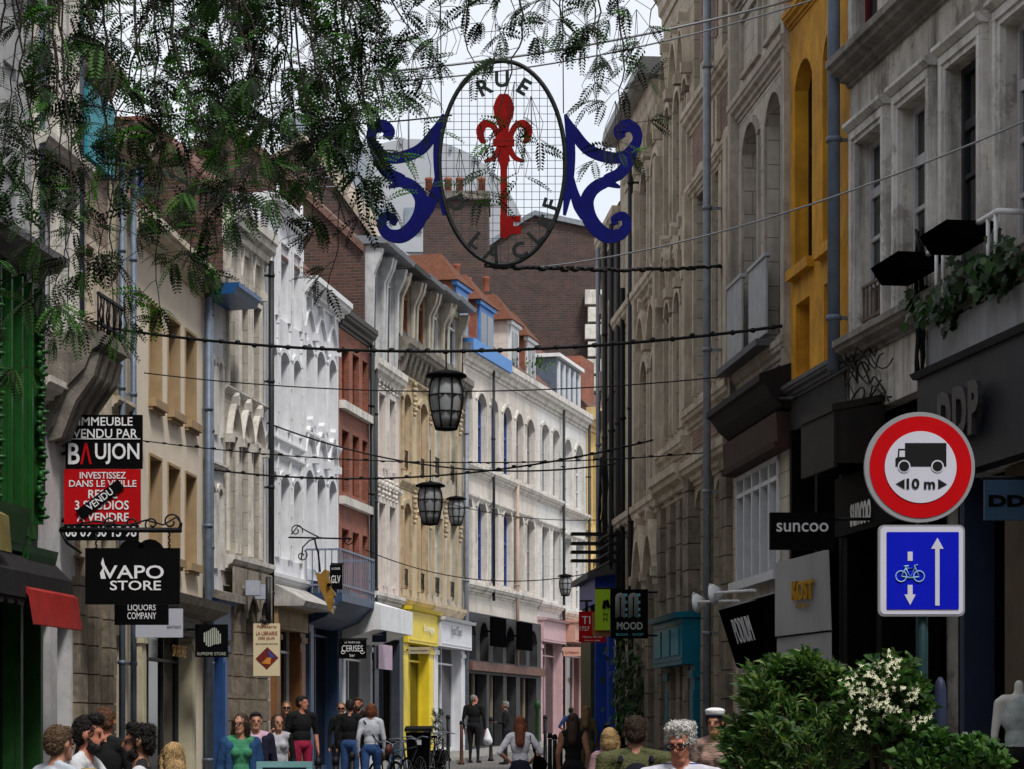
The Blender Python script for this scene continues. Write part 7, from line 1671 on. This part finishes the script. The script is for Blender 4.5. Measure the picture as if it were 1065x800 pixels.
# bicycles
def bicycle(x, D, yaw, label, col, s=1.):
    X = (x-CX)*D/F0; gz = G(D)+.11*(X < KL(D)); o0 = Vector((X, D, gz)); R = Matrix.Rotation(math.radians(yaw), 3, 'Z'); Q = lambda a, b, c=0: o0+R @ Vector((a*s, c*s, b*s))
    t = thing('bicycle', o0, label, 'bicycle', 'bicycles by the bin')
    for nx in (-.52, .52):
        mb = MB(); mb.tube([Q(nx+.33*math.cos(2*math.pi*i/28), .34+.33*math.sin(2*math.pi*i/28)) for i in range(29)], .018, 6, cap=False); w = mb.build('wheel', blackm, t)
        mb = MB(); mb.tube([Q(nx+.305*math.cos(2*math.pi*i/28), .34+.305*math.sin(2*math.pi*i/28)) for i in range(29)], .010, 5, cap=False)
        for i in range(14): a = 2*math.pi*i/14; mb.tube([Q(nx, .34), Q(nx+.3*math.cos(a), .34+.3*math.sin(a))], .0025, 3, cap=False)
        mb.tube([Q(nx, .34, -.05), Q(nx, .34, .05)], .02, 6); mb.build('rim', zinc, w)
    mb = MB()
    for a, b in (((-.52, .34), (-.08, .30)), ((-.52, .34), (-.2, .80)), ((-.08, .30), (-.22, .86)), ((-.08, .30), (.38, .78)), ((-.2, .78), (.36, .84)), ((.36, .92), (.42, .66)), ((.42, .66), (.52, .34))): mb.tube([Q(*a), Q(*b)], .016, 6)
    mb.build('frame', col, t)
    mb = MB(); mb.tube([Q(.30, 1.02, -.28), Q(.37, 1.04, -.12), Q(.36, .98, 0), Q(.37, 1.04, .12), Q(.30, 1.02, .28)], .013, 6); mb.tube([Q(.36, .9), Q(.355, .99)], .014); mb.build('handlebar', zinc, t)
    mb = MB(); mb.prism([Q(-.36, .93, -.07), Q(-.36, .93, .07), Q(-.1, .93, .02), Q(-.1, .93, -.02)], (0, 0, .05)); mb.tube([Q(-.22, .84), Q(-.235, .93)], .013); mb.build('saddle', blackm, t)
    mb = MB(); mb.tube([Q(-.08, .30, -.1), Q(-.08, .30, .1)], .02); mb.tube([Q(-.08, .3, .08), Q(.05, .18, .08)], .01); mb.tube([Q(-.08, .3, -.08), Q(-.21, .42, -.08)], .01); mb.box(Q(.05, .18, .12), (.1, .08, .02)); mb.box(Q(-.21, .42, -.12), (.1, .08, .02)); mb.build('pedals', iron, t)
bicycle(401, 41, 72, 'black bicycle nearest the white jacket, seen almost end on', iron)
bicycle(412, 43, 70, 'bicycle with bluish frame leaning left of the black bin', M('bicycle_blue', (.03, .08, .16), .4))
bicycle(425, 44.5, 68, 'bicycle with front wheel just touching the left of the bin', iron)
bicycle(455, 47.5, 75, 'bicycle parked between the black bin and the first bollard', iron)
bicycle(449, 48.5, 75, 'bicycle half hidden behind the right side of the bin', M('bicycle_grey', (.15, .15, .16), .4))
# little conifers in a planter behind the bicycles
def leafy(name, label, cat, base, blobs, n, ls, cols, pot=None, stems=True, shape='lance', group=None, flowers=0, tr=.3, seed=1):
    rnd = random.Random(seed); t = thing(name, base, label, cat, group); mb = MB(); st = MB()
    for i in range(n):
        c, r = blobs[rnd.randrange(len(blobs))]; c = V3(c)
        if i % 11 == 0: r = tuple(q*1.28 for q in r)
        while True:
            d = Vector((rnd.uniform(-1, 1), rnd.uniform(-1, 1), rnd.uniform(-1, 1)))
            if .15 < d.length < 1: break
        p = c+Vector((d.x*r[0], d.y*r[1], d.z*r[2])); out = Vector((d.x, d.y, abs(d.z)*.5+.55)).normalized()
        if i % 3 == 0 and stems: st.tube([c+Vector((0, 0, -r[2]*.8)), c.lerp(p, .6)-Vector((0, 0, .02)), p], [.006, .004, .002], 4)
        for k in range(7):                                   # a whorl of leaves
            a = k*2.4+rnd.random(); s_ = Vector((math.cos(a), math.sin(a), 0)); dr = (out*.9+s_*.75+Vector((rnd.uniform(-.2, .2),)*3)).normalized(); L_ = ls*rnd.uniform(.6, 1.25); w_ = L_*(.13 if shape == 'lance' else .28)
            sd_ = dr.cross(Vector((rnd.uniform(-1, 1), rnd.uniform(-1, 1), .6))).normalized()*w_; b0 = p+out*(k*.008-.02); mid = b0+dr*L_*.5+Vector((0, 0, .006)); tip = b0+dr*L_-Vector((0, 0, L_*.12))
            i0 = [mb.vert(q) for q in (b0, mid+sd_, tip, mid-sd_)]; mb.face(i0, rnd.randrange(len(cols)))
    if stems: st.build('stems', M('twig_bark', (.05, .04, .025), .8), t)
    mb.build('foliage', cols, t)
    return t, rnd
def leafmat(name, rgb=(.02, .05, .01), tr=.25, rough=.42):
    if name in MC: return MC[name]
    m, tt, b = newmat(name); b.inputs['Roughness'].default_value = rough; b.inputs['Base Color'].default_value = (*rgb, 1); b.inputs['Specular IOR Level'].default_value = .3
    ts = tt.nodes.new('ShaderNodeBsdfTranslucent'); ts.inputs[0].default_value = (rgb[0]*1.6, rgb[1]*1.9, rgb[2]*.8, 1); mx_ = tt.nodes.new('ShaderNodeMixShader'); mx_.inputs[0].default_value = tr
    o_ = [n for n in tt.nodes if n.type == 'OUTPUT_MATERIAL'][0]; tt.links.new(b.outputs[0], mx_.inputs[1]); tt.links.new(ts.outputs[0], mx_.inputs[2]); tt.links.new(mx_.outputs[0], o_.inputs[0]); MC[name] = m; return m
lA, lB, lC = leafmat('leaf_deep_green', (.010, .035, .007)), leafmat('leaf_mid_green', (.026, .078, .014)), leafmat('leaf_light_green', (.075, .16, .038))
D = 49
for i, (x, lb) in enumerate(((452.5, 'small pointed conifer left of its twin above the bicycles'), (458, 'small pointed conifer right of its twin above the bicycles'))):
    X = (x-CX)*D/F0; gz = G(D)+.11; t, _ = leafy('potted_conifer', lb, 'plant', (X, D, gz), [((X, D, gz+.7+.16*k), (.10-.018*k, .10-.018*k, .12)) for k in range(5)], 60, .06, [lA, lB], group='potted conifers', seed=i)
    mb = MB(); mb.lathe((X, D, gz), [(.11, 0), (.15, .5), (.16, .52), (.13, .52)], 12); mb.build('pot', iron, t)
# framed menu board lower left
D = 19.5; a = P(267, 792, D); b = P(325, 792, D); t = thing('menu_board', ((a.x+b.x)/2, D, 0), 'pavement board with a pale turquoise frame at the bottom edge', 'sign board')
mb = MB(); zt_ = a.z
for x0, x1, z0, z1 in ((a.x, b.x, zt_-.05, zt_), (a.x, a.x+.05, .1, zt_-.051), (b.x-.05, b.x, .1, zt_-.051), (a.x+.051, b.x-.051, .1, .15)): mb.box(((x0+x1)/2, D, (z0+z1)/2), (x1-x0, .04, z1-z0))
mb.build('frame', M('pale_turquoise', (.20, .40, .42), .5), t); mb = MB(); mb.box(((a.x+b.x)/2, D+.02, (zt_+.1)/2), (b.x-a.x-.1, .02, zt_-.12)); mb.build('panel', M('slate_chalkboard', (.04, .10, .16), .5), t)
mb = MB()
for x in (a.x+.05, b.x-.05): mb.tube([(x, D+.02, zt_-.06), (x, D+.45, .0)], .015)
mb.tube([(a.x+.03, D, .1), (a.x+.03, D, 0)], .02); mb.tube([(b.x-.03, D, .1), (b.x-.03, D, 0)], .02); mb.build('leg', M('pale_turquoise'), t)
# ================= PLANTS AT LOWER RIGHT =================
D = 9.4
def blob(x, y, D, rx, ry, rz): return (tuple(P(x, y, D)), (rx*D/F0, ry, rz*D/F0))
bl = [blob(780, 778, D+.1, 26, .18, 22), blob(800, 765, D, 36, .25, 45), blob(830, 740, D+.1, 36, .22, 36), blob(868, 745, D, 30, .22, 38), blob(790, 728, D, 18, .15, 25), blob(845, 785, D-.1, 55, .3, 40), blob(838, 702, D, 10, .1, 16), blob(812, 706, D+.05, 10, .1, 14), blob(792, 802, D, 40, .2, 30), blob(860, 712, D, 14, .12, 14)]
t, _ = leafy('oleander_bush', 'dense green lance leaved bush in a pot at lower right, left of the white flowers', 'bush', (P(820, 0, D).x, D, 0), bl, 1500, .056, [lA, lB, lB, lC, leafmat('leaf_olive', (.05, .085, .024)), leafmat('leaf_yellowing', (.14, .19, .05))], seed=3)
X = P(820, 0, D).x; mb = MB(); mb.box((X, D, .35), (.62, .5, .7)); mb.box((X, D, .72), (.68, .56, .05)); mb.build('planter', M('grey_planter', (.12, .12, .12), .7), t)
mb = MB()
for i in range(14): a = random.uniform(0, 6.28); mb.tube([(X+.1*math.cos(a), D+.1*math.sin(a), .7), (X+.2*math.cos(a), D+.1*math.sin(a), 1.1), (X+.3*math.cos(a*1.3), D+.12*math.sin(a), 1.5)], [.014, .01, .005], 5)
mb.build('trunk', M('twig_bark'), t)
D = 9.0
bl = [blob(925, 712, D, 26, .16, 26), blob(900, 735, D, 24, .16, 28), blob(935, 745, D, 32, .18, 32), blob(915, 765, D, 30, .16, 22), blob(945, 728, D, 14, .12, 20)]
t, rnd = leafy('jasmine_tree', 'small standard tree with clusters of white star flowers in front of the traffic sign post', 'flowering tree', (P(915, 0, D).x, D, 0), bl, 620, .042, [lA, lB, lC, leafmat('leaf_olive')], shape='oval', seed=5)
mb = MB(); fl = []
for cx_, cy_, n_, sp in ((930, 690, 16, 10), (905, 700, 18, 14), (922, 712, 20, 12), (895, 718, 16, 10), (912, 730, 16, 14), (925, 735, 16, 8), (948, 720, 16, 8), (893, 755, 14, 8), (925, 728, 10, 20), (950, 748, 8, 8), (905, 746, 8, 16), (962, 746, 5, 4), (880, 712, 6, 6), (944, 735, 8, 10)):
    for i in range(int(n_*1.25)):
        p = P(cx_+rnd.gauss(0, sp*.7), cy_+rnd.gauss(0, sp*.5), D-.17+rnd.uniform(-.04, .06)); nr = Vector((rnd.uniform(-.7, .7), -1, rnd.uniform(-.3, .8))).normalized(); a_ = nr.cross(Vector((0, 0, 1))).normalized(); b_ = nr.cross(a_)
        for k in range(5):
            g_ = 2*math.pi*k/5+i; d0 = a_*math.cos(g_)+b_*math.sin(g_); d1 = a_*math.cos(g_+.9)+b_*math.sin(g_+.9); R_ = rnd.uniform(.006, .0115)
            mb.face([mb.vert(p), mb.vert(p+d0*R_*.8+nr*.002), mb.vert(p+(d0+d1)*R_*.62), mb.vert(p+d1*R_*.35)])
mb.build('flowers', M('jasmine_white', (.70, .70, .50), .6, .15, 8, 0), t)
X = P(912, 0, D).x; mb = MB()
for q in (-.02, .02, .05): mb.tube([(X+q, D, .5), (X-q*.6, D+.02, 1.0), (X+q*.8, D, 1.45), (X+q*2, D, 1.7)], [.014, .012, .011, .008], 6)
mb.build('trunk', M('twig_bark'), t); mb = MB(); mb.lathe((X, D, 0), [(.17, 0), (.23, .5), (.24, .55), (.2, .55)], 20); mb.build('pot', M('grey_planter'), t)
D = 8.8
bl = [blob(960, 795, D, 26, .15, 16), blob(995, 792, D, 26, .15, 16), blob(1025, 796, D, 24, .15, 12), blob(975, 778, D, 6, .08, 10), blob(1010, 785, D, 20, .1, 10)]
t, _ = leafy('low_laurel', 'low glossy leaved shrub along the bottom right edge', 'shrub', (P(990, 0, D).x, D, 0), bl, 380, .045, [lA, lB, lC], shape='oval', seed=8)
X = P(990, 0, D).x; mb = MB(); mb.box((X, D, .55), (.5, .35, 1.1)); mb.build('planter', M('grey_planter'), t)
# ivy over the metal panel
def ivy(name, label, pts, n, m, seed, par=None):
    rnd = random.Random(seed); mb = MB(); c0 = pts[0][0]
    for i in range(n):
        c, r = pts[rnd.randrange(len(pts))]; p = V3(c)+Vector((rnd.gauss(0, r[0]*.5), rnd.gauss(0, r[1]*.5), rnd.gauss(0, r[2]*.5))); nr = Vector((-1+rnd.uniform(-.6, .6), -.6+rnd.uniform(-.6, .6), rnd.uniform(-.1, .9))).normalized(); a_ = nr.cross(UP).normalized(); b_ = a_.cross(nr); s_ = rnd.uniform(.05, .095)
        ids = [mb.vert(p+(a_*x+b_*y)*s_) for x, y in ((0, .6), (.35, .35), (.8, .3), (.45, -.1), (.5, -.5), (0, -.9), (-.5, -.5), (-.45, -.1), (-.8, .3), (-.35, .35))]; mb.face(ids, rnd.randrange(len(m)))
    t = thing(name, c0, label, 'plant'); mb.build('leaves', m, t)
    mb = MB()
    for a, b in zip(pts, pts[1:]): mb.tube([V3(a[0])+Vector((.05, .05, 0)), V3(b[0])+Vector((.05, .05, 0))], .012, 5)
    mb.build('stem', M('twig_bark'), t)
def gp(f, x, y, w): return f.P(f.u(x), w, f.z(x, y))
ivy('ivy', 'dark green ivy trailing along the ledge above the metal panel', [(tuple(gp(g1, x, y, .22)), (.22, .10, .16)) for x, y in ((975, 318), (985, 322), (995, 322), (1008, 308), (1020, 300), (1032, 292), (1045, 283), (1056, 274), (1068, 266), (1080, 270), (1005, 328), (1050, 300), (1066, 290))], 520, [lA, lB, leafmat('leaf_dark', (.015, .04, .012))], 2)
ivy('wall_creeper', 'narrow column of creeper hanging on the stone wall left of the teal shop', [(tuple(gp(g6, 672+(i % 3)*2-2, 680+i*9, .3)), (.35, .15, .3)) for i in range(9)], 420, [lA, lB, leafmat('leaf_dark')], 4)
ivy('balcony_plant', 'small green plant on the gutter between the white dormers', [(tuple(gp(f11, 552+i*3, 377+i, .2)), (.3, .15, .2)) for i in range(4)], 60, [lB, lC], 6)
# window boxes on the grey house
for x0, x1, yt, yb_, lb in ((954, 1000, 252, 284, 'black window box on the lower left of the ivy'), (1007, 1055, 219, 252, 'black window box nearer the right edge')):
    t = thing('window_box', gp(g1, x0+20, yb_, .4), lb, 'window box', 'window boxes on the grey house'); a, b = g1.u(x0)+.3, g1.u(x1)-.15
    z1, z0 = g1.z(x1, yt+8), g1.z(x1, yb_-6); mb = MB(); fext(mb, g1, a, b, [(.12, z1), (.62, z1), (.50, z0), (.2, z0)]); mb.build('trough', blackm, t)
    mb = MB(); mb.tube([g1.P(b, .3, z1-.02), g1.P(b+.5, .3, z1-.02), g1.P(b+.5, .05, z1-.02)], .03, 8); mb.tube([g1.P(b+.45, .3, z1), g1.P(b+.45, .3, z1-.55)], .02, 8); mb.tube([g1.P(b+.25, .3, z1), g1.P(b+.25, .3, z1-.55)], .02, 8); mb.build('rail', white, t)

# ================= HONEY LOCUST TREE =================
rnd = random.Random(21)
T0 = Vector((-4.6, 7.6, 0)); t = thing('honey_locust_tree', T0, 'fine leaved tree whose hanging sprays fill the upper left of the view', 'tree')
bark = M('locust_bark', (.035, .028, .022), .9, .4, 14, .6); LV = MB(); TW = MB()
tk = MB(); tk.tube([T0, T0+Vector((.05, 0, 1.6)), T0+Vector((.2, 0, 3.4)), T0+Vector((.5, .1, 4.8)), T0+Vector((.9, .1, 6.2))], [.20, .17, .145, .12, .08], 12)
limbs = [[(-4.15, 7.7, 4.6), (-3, 7.6, 5.0), (-1.6, 7.9, 5.0), (-.2, 8.2, 4.9), (1.0, 8.4, 4.85)], [(-4.3, 7.6, 4.0), (-3.2, 8.3, 4.7), (-2, 9.1, 5.1), (-.9, 9.6, 5.3)], [(-4.2, 7.7, 4.4), (-3.2, 7.0, 4.6), (-2.2, 6.6, 4.7), (-1.3, 6.9, 4.6)], [(-3.9, 7.7, 5.6), (-2.6, 8.6, 6.3), (-1.2, 9, 6.6)]]
for l_ in limbs: tk.tube(l_, [.09-.07*i/(len(l_)-1) for i in range(len(l_))], 8)
tk.build('trunk', bark, t)
def leaf(p, d, L_, droop=.5):
    d = d.normalized(); n = 9; sd_ = d.cross(UP)
    if sd_.length < .15: sd_ = d.cross(Vector((1, .3, 0)))
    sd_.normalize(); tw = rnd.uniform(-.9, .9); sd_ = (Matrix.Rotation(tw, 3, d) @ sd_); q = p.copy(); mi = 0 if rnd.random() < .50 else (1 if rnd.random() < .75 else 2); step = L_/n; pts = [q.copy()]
    for i in range(n):
        d = (d-UP*droop*.09).normalized(); q = q+d*step; pts.append(q.copy()); ll = L_*.235*(1-.55*abs(i/(n-1)-.42)*1.4); w_ = ll*.25
        for s_ in (-1, 1):
            dr = (sd_*s_+d*.42).normalized(); b = q+sd_*s_*.0012; m_ = b+dr*ll*.55; tp = b+dr*ll; wv = d*w_
            LV.face([LV.vert(b), LV.vert(m_+wv), LV.vert(tp), LV.vert(m_-wv)], mi)
    TW.tube([pts[0], pts[4], pts[-1]], .0009, 3, cap=False)
def spray(p, d, L_):                       # a twig end carrying a fan of feathery leaves
    k = rnd.randint(4, 7)
    for i in range(k):
        a = rnd.uniform(-1.2, 1.2); dd = Matrix.Rotation(a, 3, 'Y') @ d; dd = (dd+Vector((0, rnd.uniform(-.6, .6), rnd.uniform(-.1, .3)))).normalized(); leaf(p, dd, L_*rnd.uniform(.7, 1.25), rnd.uniform(.2, 1.3))
def strand(x0, y0, x1, y1, D, dens=1., L_=.102):   # hanging twig between two image rows, grown in its own plane
    a, b = P(x0, y0, D), P(x1, y1, D+rnd.uniform(-.3, .3)); n = max(4, int((b-a).length/.045)); pts = []; ph = rnd.uniform(0, 6); off = Vector((0, 0, 0))
    for i in range(n+1):
        k = i/n; off += Vector((rnd.gauss(0, .008), rnd.gauss(0, .01), rnd.gauss(0, .003))); pts.append(a.lerp(b, k)+off+Vector((.02*math.sin(ph+k*6), 0, 0)))
    TW.tube(pts, [.0045-.003*i/n for i in range(n+1)], 4)
    for i in range(1, n+1):
        if rnd.random() < .55*dens:
            s_ = rnd.choice((-1, 1)); d = Vector((s_*rnd.uniform(.4, 1.2), rnd.uniform(-.5, .5), rnd.uniform(-.9, .3))).normalized(); L2 = rnd.uniform(.03, .14); q = pts[i]+d*L2; TW.tube([pts[i], pts[i]+d*L2*.5+UP*.006, q], .0014, 3, cap=False); spray(q, d, L_)
    spray(pts[-1], (b-a).normalized(), L_)
low = [(-20, 420), (20, 400), (60, 395), (95, 345), (140, 315), (175, 350), (205, 300), (235, 285), (262, 150), (290, 200), (305, 260), (335, 330), (360, 300), (385, 150), (410, 120)]
def lowy(x):
    for (a, b), (c, d) in zip(low, low[1:]):
        if a <= x <= c: return b+(d-b)*(x-a)/(c-a)
    return 100
for i in range(44):
    x = -15+rnd.random()*(405 if i < 34 else 260); y1 = lowy(x)*(rnd.uniform(.35, .98) if i < 34 else rnd.uniform(.8, 1)); strand(x+rnd.uniform(-25, 15), -60, x, y1, rnd.uniform(6.8, 9.4), .78)
for i in range(10):                         # thick mass near the top
    x = rnd.uniform(-10, 330); strand(x+rnd.uniform(-20, 20), -60, x, rnd.uniform(20, 215), rnd.uniform(7, 9.5), 1.15)
for a in ((430, -60, 412, 60, 8), (455, -60, 452, 40, 8), (490, -60, 470, 75, 8.2), (400, -60, 396, 105, 7.6), (520, -60, 540, 12, 8.3), (575, -60, 560, 8, 8.2), (600, -50, 585, 35, 8.4), (560, -60, 600, 40, 8.5), (620, -60, 640, 80, 8.4), (650, -60, 640, 165, 8.5), (660, -40, 690, 35, 8.6), (600, -30, 625, 60, 8.2), (530, -40, 500, 20, 8), (380, -50, 440, 60, 8.2), (545, -40, 520, 150, 8.0)): strand(*a, .9 if a[2] > 560 or a[2] < 480 else .55, .085)
for x, y, n_ in ((500, 175, 3), (535, 130, 4), (552, 145, 4), (520, 200, 3), (495, 205, 4), (478, 200, 3), (540, 185, 3), (515, 60, 3), (620, 105, 3), (640, 150, 4), (645, 60, 5), (662, 55, 4), (430, 100, 5), (448, 130, 3), (415, 165, 3), (440, 190, 2), (465, 55, 4)):
    for i in range(n_): p = P(x+rnd.uniform(-10, 10), y+rnd.uniform(-8, 8), 8.1); leaf(p, Vector((rnd.uniform(-1, 1), rnd.uniform(-.3, .3), rnd.uniform(-.8, .2))), .10, .5); TW.tube([p, p+Vector((rnd.uniform(-.03, .03), 0, .06)), P(x, max(y-45, -40), 8.1)], .0012, 3, cap=False)
for i in range(26):                          # unseen crown above the frame, added for shade
    p = Vector((rnd.uniform(-4.5, 1.5), rnd.uniform(5.5, 10), rnd.uniform(4.9, 6.6)))
    for k in range(5): spray(p+Vector((rnd.gauss(0, .15), rnd.gauss(0, .15), rnd.gauss(0, .12))), Vector((rnd.uniform(-1, 1), rnd.uniform(-1, 1), rnd.uniform(-.6, .4))), .12)
TW.build('twigs', bark, t)
LV.build('crown', [leafmat('locust_leaf_shade', (.003, .010, .002), .08, .8), leafmat('locust_leaf', (.013, .048, .006), .3, .7), leafmat('locust_leaf_lit', (.045, .15, .016), .4, .6)], t)  # shaded and lit leaves are put into the colours, picked at random

# ================= UNSEEN HOUSES BEHIND THE CAMERA, ADDED TO SHADE CAMERA-FACING SURFACES =================
def rear(name, label, A2, B2, zt, m):
    f = Fa(0, 1, 1, 1.01); f.A = Vector(A2); f.B = Vector(B2); d = f.B-f.A; f.W = d.length; f.t = d/f.W; f.n = Vector((f.t.y, -f.t.x))
    r = thing(name, f.P(f.W/2, 0, 0), label, 'building', 'unseen houses round the square added for shade'); ops = []
    for k in range(int(f.W/2.6)):
        for z in (5, 8.3, 11.6):
            if z+2 < zt: ops.append((1+k*2.6, 2.1+k*2.6, z, z+2, 0))
    mb = MB(); wall(mb, f, -.3, zt, ops, .25); mb.build('wall', m, r); mb = MB()
    for o in ops: fbox(mb, f, o[0], o[1], -.25, -.2, o[2], o[3])
    mb.build('window', glass, r); body(f, -.3, zt, r, brick_dark, roof=slate)
rear('unseen_stone_house', 'unseen stone terrace behind the viewer, added to shade the view', (16, -14), (-17, -14), 15, stone_warm)
rear('unseen_side_house', 'unseen dark brick terrace at left of the square, added for shade', (-16, -13), (-9.2, 22), 14, brick_dark)
rear('unseen_right_house', 'unseen brick terrace at right of the square, added for shade', (7.6, 12), (15, -13), 15, brick_dark)
